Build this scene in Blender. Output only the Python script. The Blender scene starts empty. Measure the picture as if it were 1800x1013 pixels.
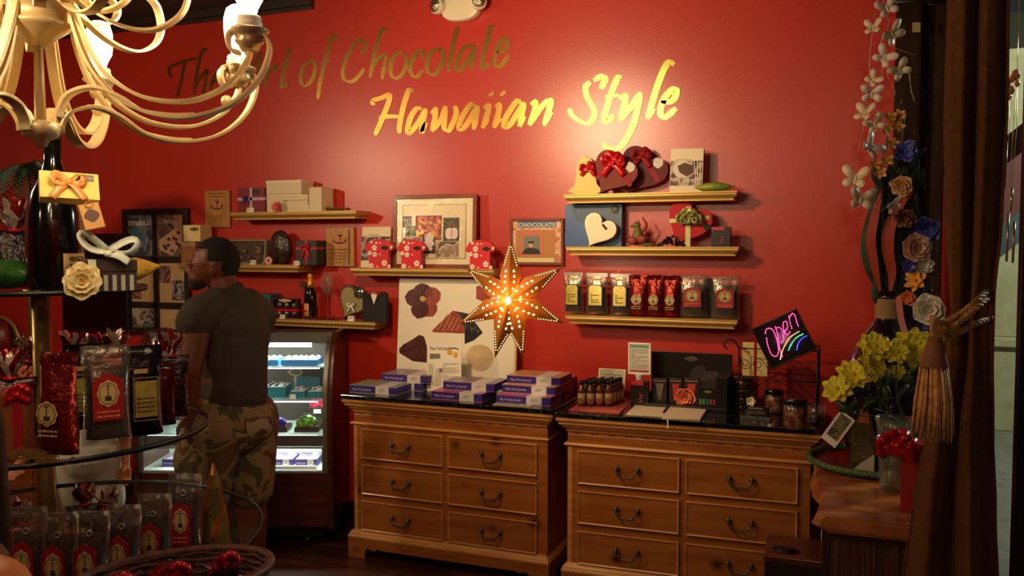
import bpy, math, random
from mathutils import Vector, Matrix
# ---------------------------------------------------------------- camera, world, light, exposure
sc = bpy.context.scene
COL = sc.collection
TH, PT, CD, CH, FP = math.radians(21.5), math.radians(2.84), 4.24, 1.6, 1500.0
cam_d = bpy.data.cameras.new('camera'); cam = bpy.data.objects.new('camera', cam_d); COL.objects.link(cam)
cam.location = (0, -CD, CH); cam.rotation_euler = (math.pi/2-PT, 0, TH)
cam_d.sensor_width = 36; cam_d.lens = FP/1800*36; cam_d.clip_start = .05
sc.camera = cam
sc.view_settings.view_transform = 'Standard'; sc.view_settings.look = 'None'
sc.view_settings.exposure = 0.0; sc.view_settings.gamma = 1.0; sc.view_settings.use_curve_mapping = False
wd = bpy.data.worlds.new('night'); sc.world = wd; wd.use_nodes = True
wd.node_tree.nodes['Background'].inputs[0].default_value = (.30, .33, .38, 1)
wd.node_tree.nodes['Background'].inputs[1].default_value = .06
WARM = (1.0, .74, .46)
def lamp(kind, name, loc, power, col=WARM, rad=.05, aim=None, **k):
    d = bpy.data.lights.new(name, kind); d.energy = power; d.color = col
    if kind in ('POINT', 'SPOT'): d.shadow_soft_size = rad
    for a, b in k.items(): setattr(d, a, b)
    o = bpy.data.objects.new(name, d); COL.objects.link(o); o.location = loc
    if aim is not None:
        o.rotation_euler = (Vector(aim)-Vector(loc)).to_track_quat('-Z', 'Y').to_euler()
    return o
# second bare-bulb fixture of the shop (above the frame) and the ones further left, and the track spot on the right hand shelves
lamp('SPOT', 'light_track_middle', (-1.72, -2.0, 2.42), 128, rad=.09, col=(1, .70, .38), aim=(-1.35, 0, 2.05), spot_size=math.radians(118), spot_blend=1.0)
lamp('POINT', 'light_pendant_left', (-4.0, -2.7, 2.35), 30, rad=.07)
lamp('SPOT', 'light_track_left', (-3.95, -2.6, 2.25), 52, rad=.06, aim=(-3.2, 0, 1.75), spot_size=math.radians(125), spot_blend=1.0)
lamp('POINT', 'light_fill_rear', (-2.6, -5.6, 2.5), 14, rad=.12)  # added fill from behind the camera, not a known fixture
lamp('POINT', 'light_fill_right', (.05, -5.3, 2.55), 19, rad=.10)  # added fill to brighten flowers, curtain and right dresser from the front
lamp('SPOT', 'light_track_spot', (-1.45, -1.75, 2.62), 26, rad=.04, aim=(-1.12, 0, 2.0), spot_size=math.radians(38), spot_blend=.9)
# street light outside the shop window
lamp('POINT', 'light_street', (3.0, 2.2, 3.2), 420, col=(.85, .95, .80), rad=.2)

# ---------------------------------------------------------------- placing
def _dir(px, py):
    x = (px-900)/FP; u = (506.5-py)/FP
    c, s, cp, sp = math.cos(TH), math.sin(TH), math.cos(PT), math.sin(PT)
    return Vector((-s*cp+x*c-u*s*sp, c*cp+x*s+u*c*sp, -sp+u*cp))
def at(px, py, Y):                 # point of the wall-parallel plane y=Y
    d = _dir(px, py); t = (Y+CD)/d.y
    return Vector((t*d.x, Y, CH+t*d.z))
def atz(px, py, z):                # point of the level plane at height z
    d = _dir(px, py); t = (z-CH)/d.z
    return Vector((t*d.x, -CD+t*d.y, z))
def atd(px, py, Z):                # point at distance Z along the view
    X = (px-900)/FP*Z
    return Vector((X*math.cos(TH)-Z*math.sin(TH), -CD+X*math.sin(TH)+Z*math.cos(TH), CH-(py-432)/FP*Z))
def face(p):                       # z rotation that turns local -y to the viewer's side of the room
    return math.atan2(-p[0], p[1]+CD)
# ---------------------------------------------------------------- tags
def tag(o, label=None, cat=None, group=None, kind=None):
    if label: o['label'] = label
    if cat: o['category'] = cat
    if group: o['group'] = group
    if kind: o['kind'] = kind
    return o
def thing(name, label, cat, loc=(0, 0, 0), rz=0, group=None, rot=None):
    o = bpy.data.objects.new(name, None); COL.objects.link(o)
    o.empty_display_size = .05
    o.location = loc; o.rotation_euler = rot if rot else (0, 0, rz)
    return tag(o, label, cat, group)
def dup(root, loc, rz, label=None, group=None, scale=None):
    r = root.copy(); COL.objects.link(r); r.location = loc; r.rotation_euler = (0, 0, rz)
    if scale: r.scale = scale
    if label: r['label'] = label
    if group: r['group'] = group
    for ch in list(root.children):
        c = ch.copy(); COL.objects.link(c); c.parent = r
        for g in list(ch.children):
            d = g.copy(); COL.objects.link(d); d.parent = c
    return r
# ---------------------------------------------------------------- materials
def lin(c):
    return tuple(((x/255)/12.92 if x/255 <= .04045 else ((x/255+.055)/1.055)**2.4) for x in c)+(1,)
MATS = {}
def mat(name, col, rough=.5, metal=0, noise=0, nscale=20, col2=None, bump=0, bscale=60, emit=0, ecol=None, alpha=1, trans=0, spec=None, coat=0, stretch=None, thr=None, ior=None):
    if name in MATS: return MATS[name]
    m = bpy.data.materials.new(name); m.use_nodes = True; MATS[name] = m
    nt = m.node_tree; b = nt.nodes['Principled BSDF']
    b.inputs['Base Color'].default_value = lin(col); b.inputs['Roughness'].default_value = rough
    b.inputs['Metallic'].default_value = metal
    if spec is not None: b.inputs['Specular IOR Level'].default_value = spec
    if coat: b.inputs['Coat Weight'].default_value = coat; b.inputs['Coat Roughness'].default_value = .15
    if trans: b.inputs['Transmission Weight'].default_value = trans
    if ior: b.inputs['IOR'].default_value = ior
    if alpha < 1: b.inputs['Alpha'].default_value = alpha
    if emit:
        b.inputs['Emission Color'].default_value = lin(ecol or col); b.inputs['Emission Strength'].default_value = emit
    tc = None
    def coord(sv=None):
        nonlocal tc
        if not tc: tc = nt.nodes.new('ShaderNodeTexCoord')
        mp = nt.nodes.new('ShaderNodeMapping'); nt.links.new(tc.outputs['Object'], mp.inputs[0])
        if sv: mp.inputs['Scale'].default_value = sv
        return mp
    if col2 is not None:
        n = nt.nodes.new('ShaderNodeTexNoise'); n.inputs['Scale'].default_value = nscale; n.inputs['Detail'].default_value = 4
        nt.links.new(coord(stretch).outputs[0], n.inputs['Vector'])
        r = nt.nodes.new('ShaderNodeValToRGB'); lo, hi = thr or (.35, .65)
        r.color_ramp.elements[0].position = lo; r.color_ramp.elements[1].position = hi
        r.color_ramp.elements[0].color = lin(col); r.color_ramp.elements[1].color = lin(col2)
        nt.links.new(n.outputs[0], r.inputs[0]); nt.links.new(r.outputs[0], b.inputs['Base Color'])
    if bump:
        n = nt.nodes.new('ShaderNodeTexNoise'); n.inputs['Scale'].default_value = bscale; n.inputs['Detail'].default_value = 3
        nt.links.new(coord().outputs[0], n.inputs['Vector'])
        bp = nt.nodes.new('ShaderNodeBump'); bp.inputs['Strength'].default_value = bump; bp.inputs['Distance'].default_value = .01
        nt.links.new(n.outputs[0], bp.inputs['Height']); nt.links.new(bp.outputs[0], b.inputs['Normal'])
    return m
def film(name, col, amount=.35, rough=.12):
    """thin clear plastic: mostly see-through with glossy sheen"""
    if name in MATS: return MATS[name]
    m = bpy.data.materials.new(name); m.use_nodes = True; MATS[name] = m; nt = m.node_tree
    b = nt.nodes['Principled BSDF']; b.inputs['Base Color'].default_value = lin(col); b.inputs['Roughness'].default_value = rough
    b.inputs['Metallic'].default_value = .8
    t = nt.nodes.new('ShaderNodeBsdfTransparent'); mx = nt.nodes.new('ShaderNodeMixShader')
    n = nt.nodes.new('ShaderNodeTexNoise'); n.inputs['Scale'].default_value = 25; n.inputs['Detail'].default_value = 4
    tc = nt.nodes.new('ShaderNodeTexCoord'); nt.links.new(tc.outputs['Object'], n.inputs['Vector'])
    bp = nt.nodes.new('ShaderNodeBump'); bp.inputs['Strength'].default_value = .6; bp.inputs['Distance'].default_value = .01
    nt.links.new(n.outputs[0], bp.inputs['Height']); nt.links.new(bp.outputs[0], b.inputs['Normal'])
    mx.inputs[0].default_value = amount
    nt.links.new(t.outputs[0], mx.inputs[1]); nt.links.new(b.outputs[0], mx.inputs[2])
    nt.links.new(mx.outputs[0], nt.nodes['Material Output'].inputs[0])
    return m
def wood(name, c1, c2, knots=False, scale=3, stretch=(1, 6, 9), rough=.4, dark=(50, 18, 6)):
    if name in MATS: return MATS[name]
    m = mat(name, c1, rough=rough, col2=c2, nscale=scale, stretch=stretch, coat=.15)
    if knots:
        nt = m.node_tree; b = nt.nodes['Principled BSDF']; src = b.inputs['Base Color'].links[0].from_socket
        v = nt.nodes.new('ShaderNodeTexVoronoi'); v.inputs['Scale'].default_value = 3.1
        tc = nt.nodes.new('ShaderNodeTexCoord'); nz = nt.nodes.new('ShaderNodeVectorMath'); nz.operation = 'ADD'
        oi = nt.nodes.new('ShaderNodeObjectInfo'); nt.links.new(tc.outputs['Object'], nz.inputs[0]); nt.links.new(oi.outputs['Location'], nz.inputs[1])
        mp = nt.nodes.new('ShaderNodeMapping'); mp.inputs['Scale'].default_value = (1, .05, 1.3)
        nt.links.new(nz.outputs[0], mp.inputs[0]); nt.links.new(mp.outputs[0], v.inputs['Vector'])
        r = nt.nodes.new('ShaderNodeValToRGB'); r.color_ramp.elements[0].position = .03; r.color_ramp.elements[1].position = .13
        r.color_ramp.elements[0].color = (1, 1, 1, 1); r.color_ramp.elements[1].color = (0, 0, 0, 1)
        nt.links.new(v.outputs['Distance'], r.inputs[0])
        mx = nt.nodes.new('ShaderNodeMixRGB'); nt.links.new(r.outputs[0], mx.inputs[0]); nt.links.new(src, mx.inputs[1])
        mx.inputs[2].default_value = lin(dark); nt.links.new(mx.outputs[0], b.inputs['Base Color'])
    return m
# ---------------------------------------------------------------- mesh builder
def rotm(rx=0, ry=0, rz=0):
    return Matrix.Rotation(rz, 4, 'Z') @ Matrix.Rotation(ry, 4, 'Y') @ Matrix.Rotation(rx, 4, 'X')
def TM(x=0, y=0, z=0, rx=0, ry=0, rz=0):
    return Matrix.Translation((x, y, z)) @ rotm(rx, ry, rz)
def catmull(pts, n=6, closed=False):
    P = [Vector(p) for p in pts]; out = []; L = len(P)
    rng = range(L if closed else L-1)
    for i in rng:
        p0 = P[(i-1) % L] if closed or i > 0 else P[0]*2-P[1]
        p1, p2 = P[i], P[(i+1) % L]
        p3 = P[(i+2) % L] if closed or i+2 < L else P[-1]*2-P[-2]
        for k in range(n):
            t = k/n
            out.append(.5*((2*p1)+(p2-p0)*t+(2*p0-5*p1+4*p2-p3)*t*t+(3*p1-p0-3*p2+p3)*t**3))
    if not closed: out.append(P[-1])
    return out
class MB:
    def __init__(s): s.v = []; s.f = []; s.m = []; s.s = []
    def add(s, vs, fs, mi=0, smooth=False, M=None):
        b = len(s.v)
        for p in vs:
            p = Vector(p); s.v.append(M @ p if M is not None else p)
        for f in fs: s.f.append([b+i for i in f]); s.m.append(mi); s.s.append(smooth)
        return s
    def box(s, x0, x1, y0, y1, z0, z1, mi=0, M=None):
        vs = [(x, y, z) for x in (x0, x1) for y in (y0, y1) for z in (z0, z1)]
        return s.add(vs, [(0, 1, 3, 2), (4, 6, 7, 5), (0, 4, 5, 1), (2, 3, 7, 6), (0, 2, 6, 4), (1, 5, 7, 3)], mi, False, M)
    def cb(s, c, d, mi=0, M=None):
        return s.box(c[0]-d[0]/2, c[0]+d[0]/2, c[1]-d[1]/2, c[1]+d[1]/2, c[2]-d[2]/2, c[2]+d[2]/2, mi, M)
    def lathe(s, prof, seg=24, mi=0, M=None, smooth=True, sy=1, caps=True):
        vs = []; fs = []
        for r, z in prof:
            for k in range(seg):
                a = 2*math.pi*k/seg; vs.append((r*math.cos(a), r*math.sin(a)*sy, z))
        n = len(prof)
        for i in range(n-1):
            for k in range(seg):
                k2 = (k+1) % seg; fs.append((i*seg+k, i*seg+k2, (i+1)*seg+k2, (i+1)*seg+k))
        if caps and prof[0][0] > 1e-5: fs.append(tuple(range(seg-1, -1, -1)))
        if caps and prof[-1][0] > 1e-5: fs.append(tuple((n-1)*seg+k for k in range(seg)))
        return s.add(vs, fs, mi, smooth, M)
    def ball(s, c, r, seg=12, rings=8, mi=0, M=None):
        if not isinstance(r, (tuple, list)): r = (r, r, r)
        prof = [(math.sin(math.pi*i/rings), -math.cos(math.pi*i/rings)) for i in range(rings+1)]
        MM = Matrix.Translation(c) @ Matrix.Diagonal((r[0], r[1], r[2], 1))
        if M is not None: MM = M @ MM
        prof[0] = (0.0001, -1); prof[-1] = (0.0001, 1)
        return s.lathe(prof, seg, mi, MM)
    def tube(s, pts, r, seg=8, mi=0, closed=False, flat=1.0, M=None):
        P = [Vector(p) for p in pts]; n = len(P); vs = []; fs = []
        R = r if isinstance(r, (list, tuple)) else [r]*n
        up = Vector((0, 0, 1)); nrm = None
        for i, p in enumerate(P):
            t = (P[(i+1) % n]-P[i-1]) if (closed or 0 < i < n-1) else (P[1]-P[0] if i == 0 else P[-1]-P[-2])
            if t.length < 1e-9: t = Vector((0, 0, 1))
            t.normalize()
            if nrm is None: nrm = t.cross(up) if abs(t.z) < .95 else t.cross(Vector((0, 1, 0)))
            nrm = (nrm-t*nrm.dot(t)); nrm = nrm.normalized() if nrm.length > 1e-6 else t.orthogonal().normalized()
            bi = t.cross(nrm)
            for k in range(seg):
                a = 2*math.pi*k/seg; vs.append(p+(nrm*math.cos(a)+bi*math.sin(a)*flat)*R[i])
        for i in range(n if closed else n-1):
            j = (i+1) % n
            for k in range(seg):
                k2 = (k+1) % seg; fs.append((i*seg+k, j*seg+k, j*seg+k2, i*seg+k2))
        if not closed: fs.append(tuple(range(seg))); fs.append(tuple((n-1)*seg+k for k in range(seg-1, -1, -1)))
        return s.add(vs, fs, mi, True, M)
    def prism(s, pts, y0, y1, mi=0, M=None, side=None):
        n = len(pts); vs = [(p[0], y0, p[1]) for p in pts]+[(p[0], y1, p[1]) for p in pts]
        s.add(vs, [tuple(range(n)), tuple(range(2*n-1, n-1, -1))], mi, False, M)
        b = len(s.v)-2*n
        for i in range(n):
            j = (i+1) % n; s.f.append([b+i, b+n+i, b+n+j, b+j]); s.m.append(side if side is not None else mi); s.s.append(n > 14)
        return s
    def strap(s, pts, wv, w, t=.0015, mi=0, M=None, tw=None):
        """flat band along pts, wide along wv (vector or list), thickness t"""
        P = [Vector(p) for p in pts]; n = len(P); vs = []; fs = []
        for i, p in enumerate(P):
            d = (P[min(i+1, n-1)]-P[max(i-1, 0)]).normalized()
            u = Vector(wv[i] if isinstance(wv, list) else wv); u = (u-d*u.dot(d)*.98)
            u = u.normalized() if u.length > 1e-6 else d.orthogonal().normalized()
            q = d.cross(u).normalized(); ww = w[i] if isinstance(w, list) else w
            vs += [p-u*ww/2-q*t/2, p+u*ww/2-q*t/2, p+u*ww/2+q*t/2, p-u*ww/2+q*t/2]
        for i in range(n-1):
            for k in range(4):
                k2 = (k+1) % 4; fs.append((4*i+k, 4*i+k2, 4*i+4+k2, 4*i+4+k))
        fs.append((3, 2, 1, 0)); e = 4*(n-1); fs.append((e, e+1, e+2, e+3))
        return s.add(vs, fs, mi, False, M)
    def frame(s, x0, x1, z0, z1, w, y0, y1, mi=0, M=None):
        s.box(x0, x0+w, y0, y1, z0, z1, mi, M); s.box(x1-w, x1, y0, y1, z0, z1, mi, M)
        s.box(x0+w, x1-w, y0, y1, z0, z0+w, mi, M); s.box(x0+w, x1-w, y0, y1, z1-w, z1, mi, M); return s
    def build(s, name, mats, parent=None, bevel=0, sub=0, label=None, loc=None, solid=0):
        me = bpy.data.meshes.new(name); me.from_pydata([tuple(v) for v in s.v], [], s.f)
        if not isinstance(mats, (list, tuple)): mats = [mats]
        for m in mats: me.materials.append(m)
        me.polygons.foreach_set('material_index', s.m); me.polygons.foreach_set('use_smooth', s.s)
        me.update()
        o = bpy.data.objects.new(name, me); COL.objects.link(o)
        if parent: o.parent = parent
        if loc: o.location = loc
        if solid: md = o.modifiers.new('solid', 'SOLIDIFY'); md.thickness = solid; md.offset = 0
        if bevel: md = o.modifiers.new('bevel', 'BEVEL'); md.width = bevel; md.segments = 2; md.limit_method = 'ANGLE'
        if sub: md = o.modifiers.new('sub', 'SUBSURF'); md.levels = sub; md.render_levels = sub
        if label: o['label'] = label
        return o
def remesh(mb, name, m, parent, vox=.008, smooth=6, label=None):
    """one continuous surface around overlapping volumes"""
    o = mb.build('tmp', m); o.modifiers.new('r', 'REMESH').mode = 'VOXEL'; o.modifiers['r'].voxel_size = vox
    o.modifiers['r'].use_smooth_shade = True
    sm = o.modifiers.new('s', 'SMOOTH'); sm.factor = .5; sm.iterations = smooth
    dg = bpy.context.evaluated_depsgraph_get(); me = bpy.data.meshes.new_from_object(o.evaluated_get(dg))
    bpy.data.objects.remove(o)
    me.name = name; o = bpy.data.objects.new(name, me); COL.objects.link(o); o.parent = parent
    if not me.materials: me.materials.append(m)
    for p in me.polygons: p.use_smooth = True
    if label: o['label'] = label
    return o
def cap(mb, a, b, ra, rb, k=6, sx=1):
    a, b = Vector(a), Vector(b); n = max(2, int((b-a).length/.02)+1)
    mb.tube([a.lerp(b, i/(n-1)) for i in range(n)], [ra+(rb-ra)*i/(n-1) for i in range(n)], seg=14)
    mb.ball(a, ra, 14, 8); mb.ball(b, rb, 14, 8)
_T = {}
def text(s, size, m, parent, loc, name='lettering', rx=math.pi/2, ry=0, rz=0, shear=0, align='CENTER', ext=.0006, sx=1, bold=0, fit=None):
    key = (s, size, shear, align, ext, bold, m.name)
    if key not in _T:
        c = bpy.data.curves.new('t', 'FONT'); c.body = s; c.size = size; c.shear = shear; c.align_x = align; c.extrude = ext
        c.offset = bold; c.resolution_u = 2; c.space_line = .9
        o = bpy.data.objects.new('t', c); COL.objects.link(o); bpy.context.view_layer.update()
        me = bpy.data.meshes.new_from_object(o.evaluated_get(bpy.context.evaluated_depsgraph_get()))
        bpy.data.objects.remove(o); me.materials.clear(); me.materials.append(m); _T[key] = me
    me = _T[key]; o = bpy.data.objects.new(name, me); COL.objects.link(o); o.parent = parent
    if fit:
        xs = [v.co.x for v in me.vertices]; sx = fit/max(1e-6, max(xs)-min(xs))
    o.location = loc; o.rotation_euler = (rx, ry, rz); o.scale = (sx, 1, 1); return o
def lines(mb, x0, x1, z0, z1, n, y, th=None, mi=0, seed=1, M=None):
    """small unreadable print: thin rows"""
    R = random.Random(seed); st = (z1-z0)/n; th = th or st*.4
    for i in range(n):
        z = z1-(i+.5)*st; x = x0
        while x < x1-.002:
            w = R.uniform(.004, .014); xe = min(x1, x+w); mb.box(x, xe, y, y+.0005, z-th/2, z+th/2, mi, M); x = xe+R.uniform(.0015, .003)
            if R.random() < .06: break
# ---------------------------------------------------------------- common materials
def M(n): return MATS[n]
gold = mat('gold_moulding', (190, 152, 84), .42, .5)
brass = mat('brushed_brass', (196, 162, 100), .38, .7)
red_wall = mat('red_paint', (186, 42, 25), .34, col2=(181, 39, 23), nscale=2, bump=.05, bscale=160, spec=.8)
black = mat('black_matt', (14, 13, 13), .5)
blackg = mat('black_gloss', (10, 9, 9), .15)
white = mat('white_card', (235, 228, 212), .5)
cream = mat('cream_card', (226, 208, 172), .55)
red_rib = mat('red_ribbon', (190, 14, 24), .3, coat=.3)
dark_rib = mat('wine_ribbon', (140, 18, 28), .6, spec=.25)
choc = mat('chocolate_brown', (52, 24, 16), .4)
ink = mat('black_ink', (30, 24, 20), .7)
greyink = mat('grey_ink', (120, 112, 100), .7)
# ---------------------------------------------------------------- setting
def struct(name, mb, m, **k): return tag(mb.build(name, m, **k), kind='structure')
XL, XR, YF, HC = -6.2, .50, -7.5, 3.04
struct('wall_back', MB().box(XL-.1, XR+.1, 0, .12, 0, HC), red_wall)
struct('wall_left', MB().box(XL-.12, XL, YF, 0, 0, HC), red_wall)
struct('wall_front', MB().box(XL-.1, XR+.1, YF-.12, YF, 0, HC), mat('dark_wall_paint', (96, 40, 26), .6, col2=(88, 36, 24)))
floor_m = wood('floor_boards', (96, 50, 22), (62, 30, 12), scale=4, stretch=(1, 9, 1), rough=.3)
nt = floor_m.node_tree; bs = nt.nodes['Principled BSDF']; src = bs.inputs['Base Color'].links[0].from_socket
bk = nt.nodes.new('ShaderNodeTexBrick'); tcn = nt.nodes.new('ShaderNodeTexCoord')
bk.inputs['Scale'].default_value = 1; bk.inputs['Brick Width'].default_value = .9; bk.inputs['Row Height'].default_value = .11
bk.inputs['Mortar Size'].default_value = .003; bk.inputs['Color1'].default_value = (1, 1, 1, 1); bk.inputs['Color2'].default_value = (.5, .5, .5, 1)
bk.inputs['Mortar'].default_value = (.15, .15, .15, 1)
mx = nt.nodes.new('ShaderNodeMixRGB'); mx.blend_type = 'MULTIPLY'; mx.inputs[0].default_value = 1
nt.links.new(tcn.outputs['Object'], bk.inputs['Vector']); nt.links.new(src, mx.inputs[1]); nt.links.new(bk.outputs[0], mx.inputs[2]); nt.links.new(mx.outputs[0], bs.inputs['Base Color'])
struct('floor', MB().box(XL-.1, XR, YF-.1, .1, -.06, 0), floor_m)
struct('ceiling', MB().box(XL-.1, XR+.1, YF-.1, .12, HC, HC+.1), mat('dark_ceiling_paint', (62, 44, 34), .8))
struct('baseboard_back', MB().box(XL, XR, -.018, 0, 0, .11), mat('black_baseboard', (16, 12, 11), .4), bevel=.004)
struct('trim_1', MB().box(XL, -2.9, -.03, 0, 2.99, HC).box(XL, -2.9, -.018, 0, 2.965, 2.99), mat('dark_crown', (44, 28, 20), .5), bevel=.004)
# storefront side wall: solid towards the room's front, glazed by the curtain
frm = mat('dark_bronze_frame', (28, 20, 14), .4, .3)
wy0, wy1 = -1.62, -.02
mbw = MB()
mbw.box(XR, XR+.1, wy1, .12, 0, HC).box(XR, XR+.1, YF, -3.2, 0, HC)
struct('wall_right', mbw, red_wall)
mbf = MB()
for y in (-.04, -1.17, -2.2, -3.2): mbf.box(XR, XR+.07, y-.03, y+.03, 0, HC)
for z in (0, 2.55, HC-.06): mbf.box(XR+.005, XR+.065, -3.2, -.02, z, z+.06)
w1 = struct('window_1', mbf, frm, bevel=.004)
glass = mat('window_glass', (235, 245, 240), .02, trans=1, ior=1.05)
pane = MB().box(XR+.03, XR+.036, -3.2, -.02, .06, 2.55).build('window_pane', film('window_film', (200, 210, 205), .06, .05), w1)
# outside: pavement, pale pillar, far wall, and strips modelled for a window reflection
conc = mat('pavement_concrete', (128, 126, 112), .8, col2=(110, 108, 96), nscale=6)
struct('ground', MB().box(XR, 7, -6, 9, -.1, -.02), conc)
pale = mat('pale_stucco', (176, 170, 128), .8, col2=(160, 154, 114), nscale=8)
p = atd(1772, 432, 7.6)
mb = MB().box(-.26, .26, -.25, .25, -.02, .72).box(-.30, .30, -.29, .29, .72, .80).box(-.19, .19, -.18, .18, .80, 3.3)
tag(mb.build('pillar', pale, loc=(p.x, p.y, 0), bevel=.01), 'pale cream stucco pillar on the pavement outside the window', 'pillar')
grn = mat('dark_green_wall', (66, 74, 48), .8)
q = atd(1800, 432, 9.6)
struct('wall_outside', MB().box(q.x-1.6, q.x+3.5, q.y, q.y+.2, -.02, 4.2), grn)
ps = atd(1830, 300, 6.2)
t = thing('reflection', 'slanting dark red and blue grey strips standing in for a window reflection', 'reflection', ps, TH)
MB().prism([(-.9, -.75), (.6, .45), (.6, .85), (-.9, -.35)], -.3, .3).build('reflection_band', mat('reflection_red', (92, 26, 16), .7), t)  # solid coloured strips in place of a reflection in the glass
MB().prism([(-.9, -.98), (.6, .22), (.6, .45), (-.9, -.75)], -.28, .28).build('reflection_edge', mat('reflection_blue', (52, 66, 66), .7), t)
# ---------------------------------------------------------------- wall lettering
gold_foil = mat('gold_foil', (206, 160, 80), .25, 1.0, bump=.12, bscale=420)
VW = {'A': (290, 40, 5.625), 'B': (590, 30, 5.625), 'C': (640, 120, 5.0), 'D': (980, 90, 5.333)}
LET1 = [('A', 'T', [[(75, 545), (45, 490), (60, 440), (120, 410), (200, 380), (320, 350)], [(205, 385), (185, 480), (160, 600), (120, 735)]]),
 ('A', 'h', [[(430, 270), (390, 265), (360, 320), (330, 450), (310, 560), (290, 705)], [(300, 640), (340, 560), (400, 490), (425, 480), (415, 540), (395, 640), (385, 700)]]),
 ('A', 'e', [[(475, 590), (520, 570), (570, 520), (560, 475), (520, 490), (475, 570), (460, 640), (480, 690), (520, 680), (570, 620)]]),
 ('A', 'A', [[(945, 285), (850, 470), (730, 690)], [(945, 285), (935, 450), (925, 650)], [(790, 540), (925, 520)]]),
 ('A', 'r', [[(1020, 440), (1015, 540), (990, 655)], [(1005, 560), (1040, 470), (1090, 430), (1110, 430), (1105, 490)]]),
 ('A', 't', [[(1255, 265), (1225, 270), (1205, 380), (1170, 520), (1150, 620), (1170, 640), (1220, 600)], [(1155, 415), (1250, 410)]]),
 ('A', 'o', [[(1440, 385), (1370, 440), (1345, 540), (1360, 610), (1400, 620), (1460, 560), (1490, 450), (1480, 390), (1435, 385)]]),
 ('A', 'f', [[(1715, 145), (1670, 125), (1640, 190), (1600, 330), (1560, 480), (1530, 620), (1515, 755)], [(1535, 385), (1645, 375)]]),
 ('B', 'C', [[(265, 375), (285, 310), (300, 250), (270, 235), (230, 225), (160, 310), (105, 420), (75, 530), (85, 610), (150, 640), (220, 600), (285, 510)]]),
 ('B', 'h', [[(515, 130), (480, 110), (450, 150), (410, 280), (375, 420), (345, 600)], [(355, 520), (410, 430), (470, 375), (500, 390), (490, 460), (460, 615)]]),
 ('B', 'o', [[(680, 360), (610, 360), (560, 440), (545, 540), (580, 600), (640, 590), (690, 510), (705, 410), (675, 355)]]),
 ('B', 'c', [[(855, 410), (870, 350), (820, 340), (770, 410), (740, 500), (755, 570), (810, 590), (865, 520)]]),
 ('B', 'o', [[(1040, 320), (970, 330), (930, 390), (905, 480), (920, 550), (980, 570), (1030, 510), (1065, 410), (1060, 330), (1030, 315)]]),
 ('B', 'l', [[(1215, 90), (1190, 160), (1165, 280), (1135, 420), (1115, 540)]]),
 ('B', 'a', [[(1390, 295), (1330, 280), (1270, 310), (1220, 400), (1195, 500), (1220, 535), (1270, 490), (1340, 370), (1385, 300)], [(1385, 300), (1365, 400), (1345, 520)]]),
 ('B', 't', [[(1565, 80), (1530, 110), (1500, 220), (1475, 340), (1445, 490), (1480, 500), (1530, 450)], [(1460, 255), (1570, 240)]]),
 ('B', 'e', [[(1600, 355), (1660, 330), (1705, 270), (1690, 220), (1650, 225), (1600, 310), (1575, 420), (1580, 470), (1630, 490), (1715, 375)]])]
LET2 = [('C', 'H', [[(85, 325), (85, 285), (160, 260), (235, 225)], [(235, 225), (215, 310), (180, 400), (140, 500), (100, 590)], [(135, 435), (220, 425), (320, 425)], [(440, 205), (400, 195), (365, 280), (335, 400), (315, 500), (315, 575)]]),
 ('C', 'a', [[(510, 355), (460, 360), (410, 440), (385, 540), (400, 570), (450, 520), (510, 430), (545, 355)], [(545, 355), (525, 450), (510, 560), (550, 475)]]),
 ('C', 'w', [[(590, 400), (635, 345)], [(635, 345), (625, 440), (600, 555)], [(600, 555), (680, 450), (720, 335)], [(720, 335), (710, 440), (710, 530), (750, 545), (790, 470), (815, 390), (800, 330)]]),
 ('C', 'a', [[(975, 330), (940, 320), (880, 400), (840, 490), (845, 540), (900, 500), (960, 400), (1005, 330)], [(1005, 330), (985, 430), (965, 540)], [(965, 540), (1000, 465)]]),
 ('C', 'i', [[(1055, 350), (1105, 310)], [(1105, 310), (1085, 410), (1045, 530)], [(1045, 530), (1100, 445)], [(1100, 245), (1145, 215)]]),
 ('C', 'i', [[(1155, 340), (1200, 305)], [(1200, 305), (1180, 410), (1145, 525)], [(1145, 525), (1205, 440)], [(1200, 240), (1245, 205)]]),
 ('C', 'a', [[(1380, 305), (1345, 290), (1280, 380), (1235, 470), (1240, 520), (1290, 490), (1360, 380), (1410, 300)], [(1410, 300), (1390, 400), (1370, 515)], [(1370, 515), (1415, 425)]]),
 ('C', 'n', [[(1465, 320), (1515, 280)], [(1515, 280), (1500, 380), (1455, 500)], [(1455, 500), (1540, 370), (1620, 275)], [(1620, 275), (1645, 290), (1620, 400), (1585, 505)], [(1585, 505), (1655, 390)]]),
 ('D', 'S', [[(410, 355), (435, 300), (450, 260), (420, 235), (340, 275)], [(310, 290), (265, 340), (280, 430), (340, 540), (345, 620), (290, 680), (200, 650), (140, 600), (110, 540)]]),
 ('D', 't', [[(605, 250), (570, 250), (530, 330), (480, 480), (440, 640), (470, 660), (530, 600)], [(445, 430), (585, 415)]]),
 ('D', 'y', [[(580, 450), (645, 400)], [(645, 400), (630, 500), (590, 650)], [(590, 650), (700, 510), (780, 390)], [(780, 390), (760, 500), (720, 670), (650, 820), (590, 900), (520, 920), (460, 900), (425, 865)]]),
 ('D', 'l', [[(1095, 130), (1050, 100), (1000, 170), (930, 350), (870, 550), (850, 635)], [(850, 635), (910, 540)]]),
 ('D', 'e', [[(970, 475), (1040, 480), (1100, 440), (1115, 360), (1070, 365), (1000, 450), (965, 560), (985, 620), (1030, 610), (1115, 535)]])]
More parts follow.
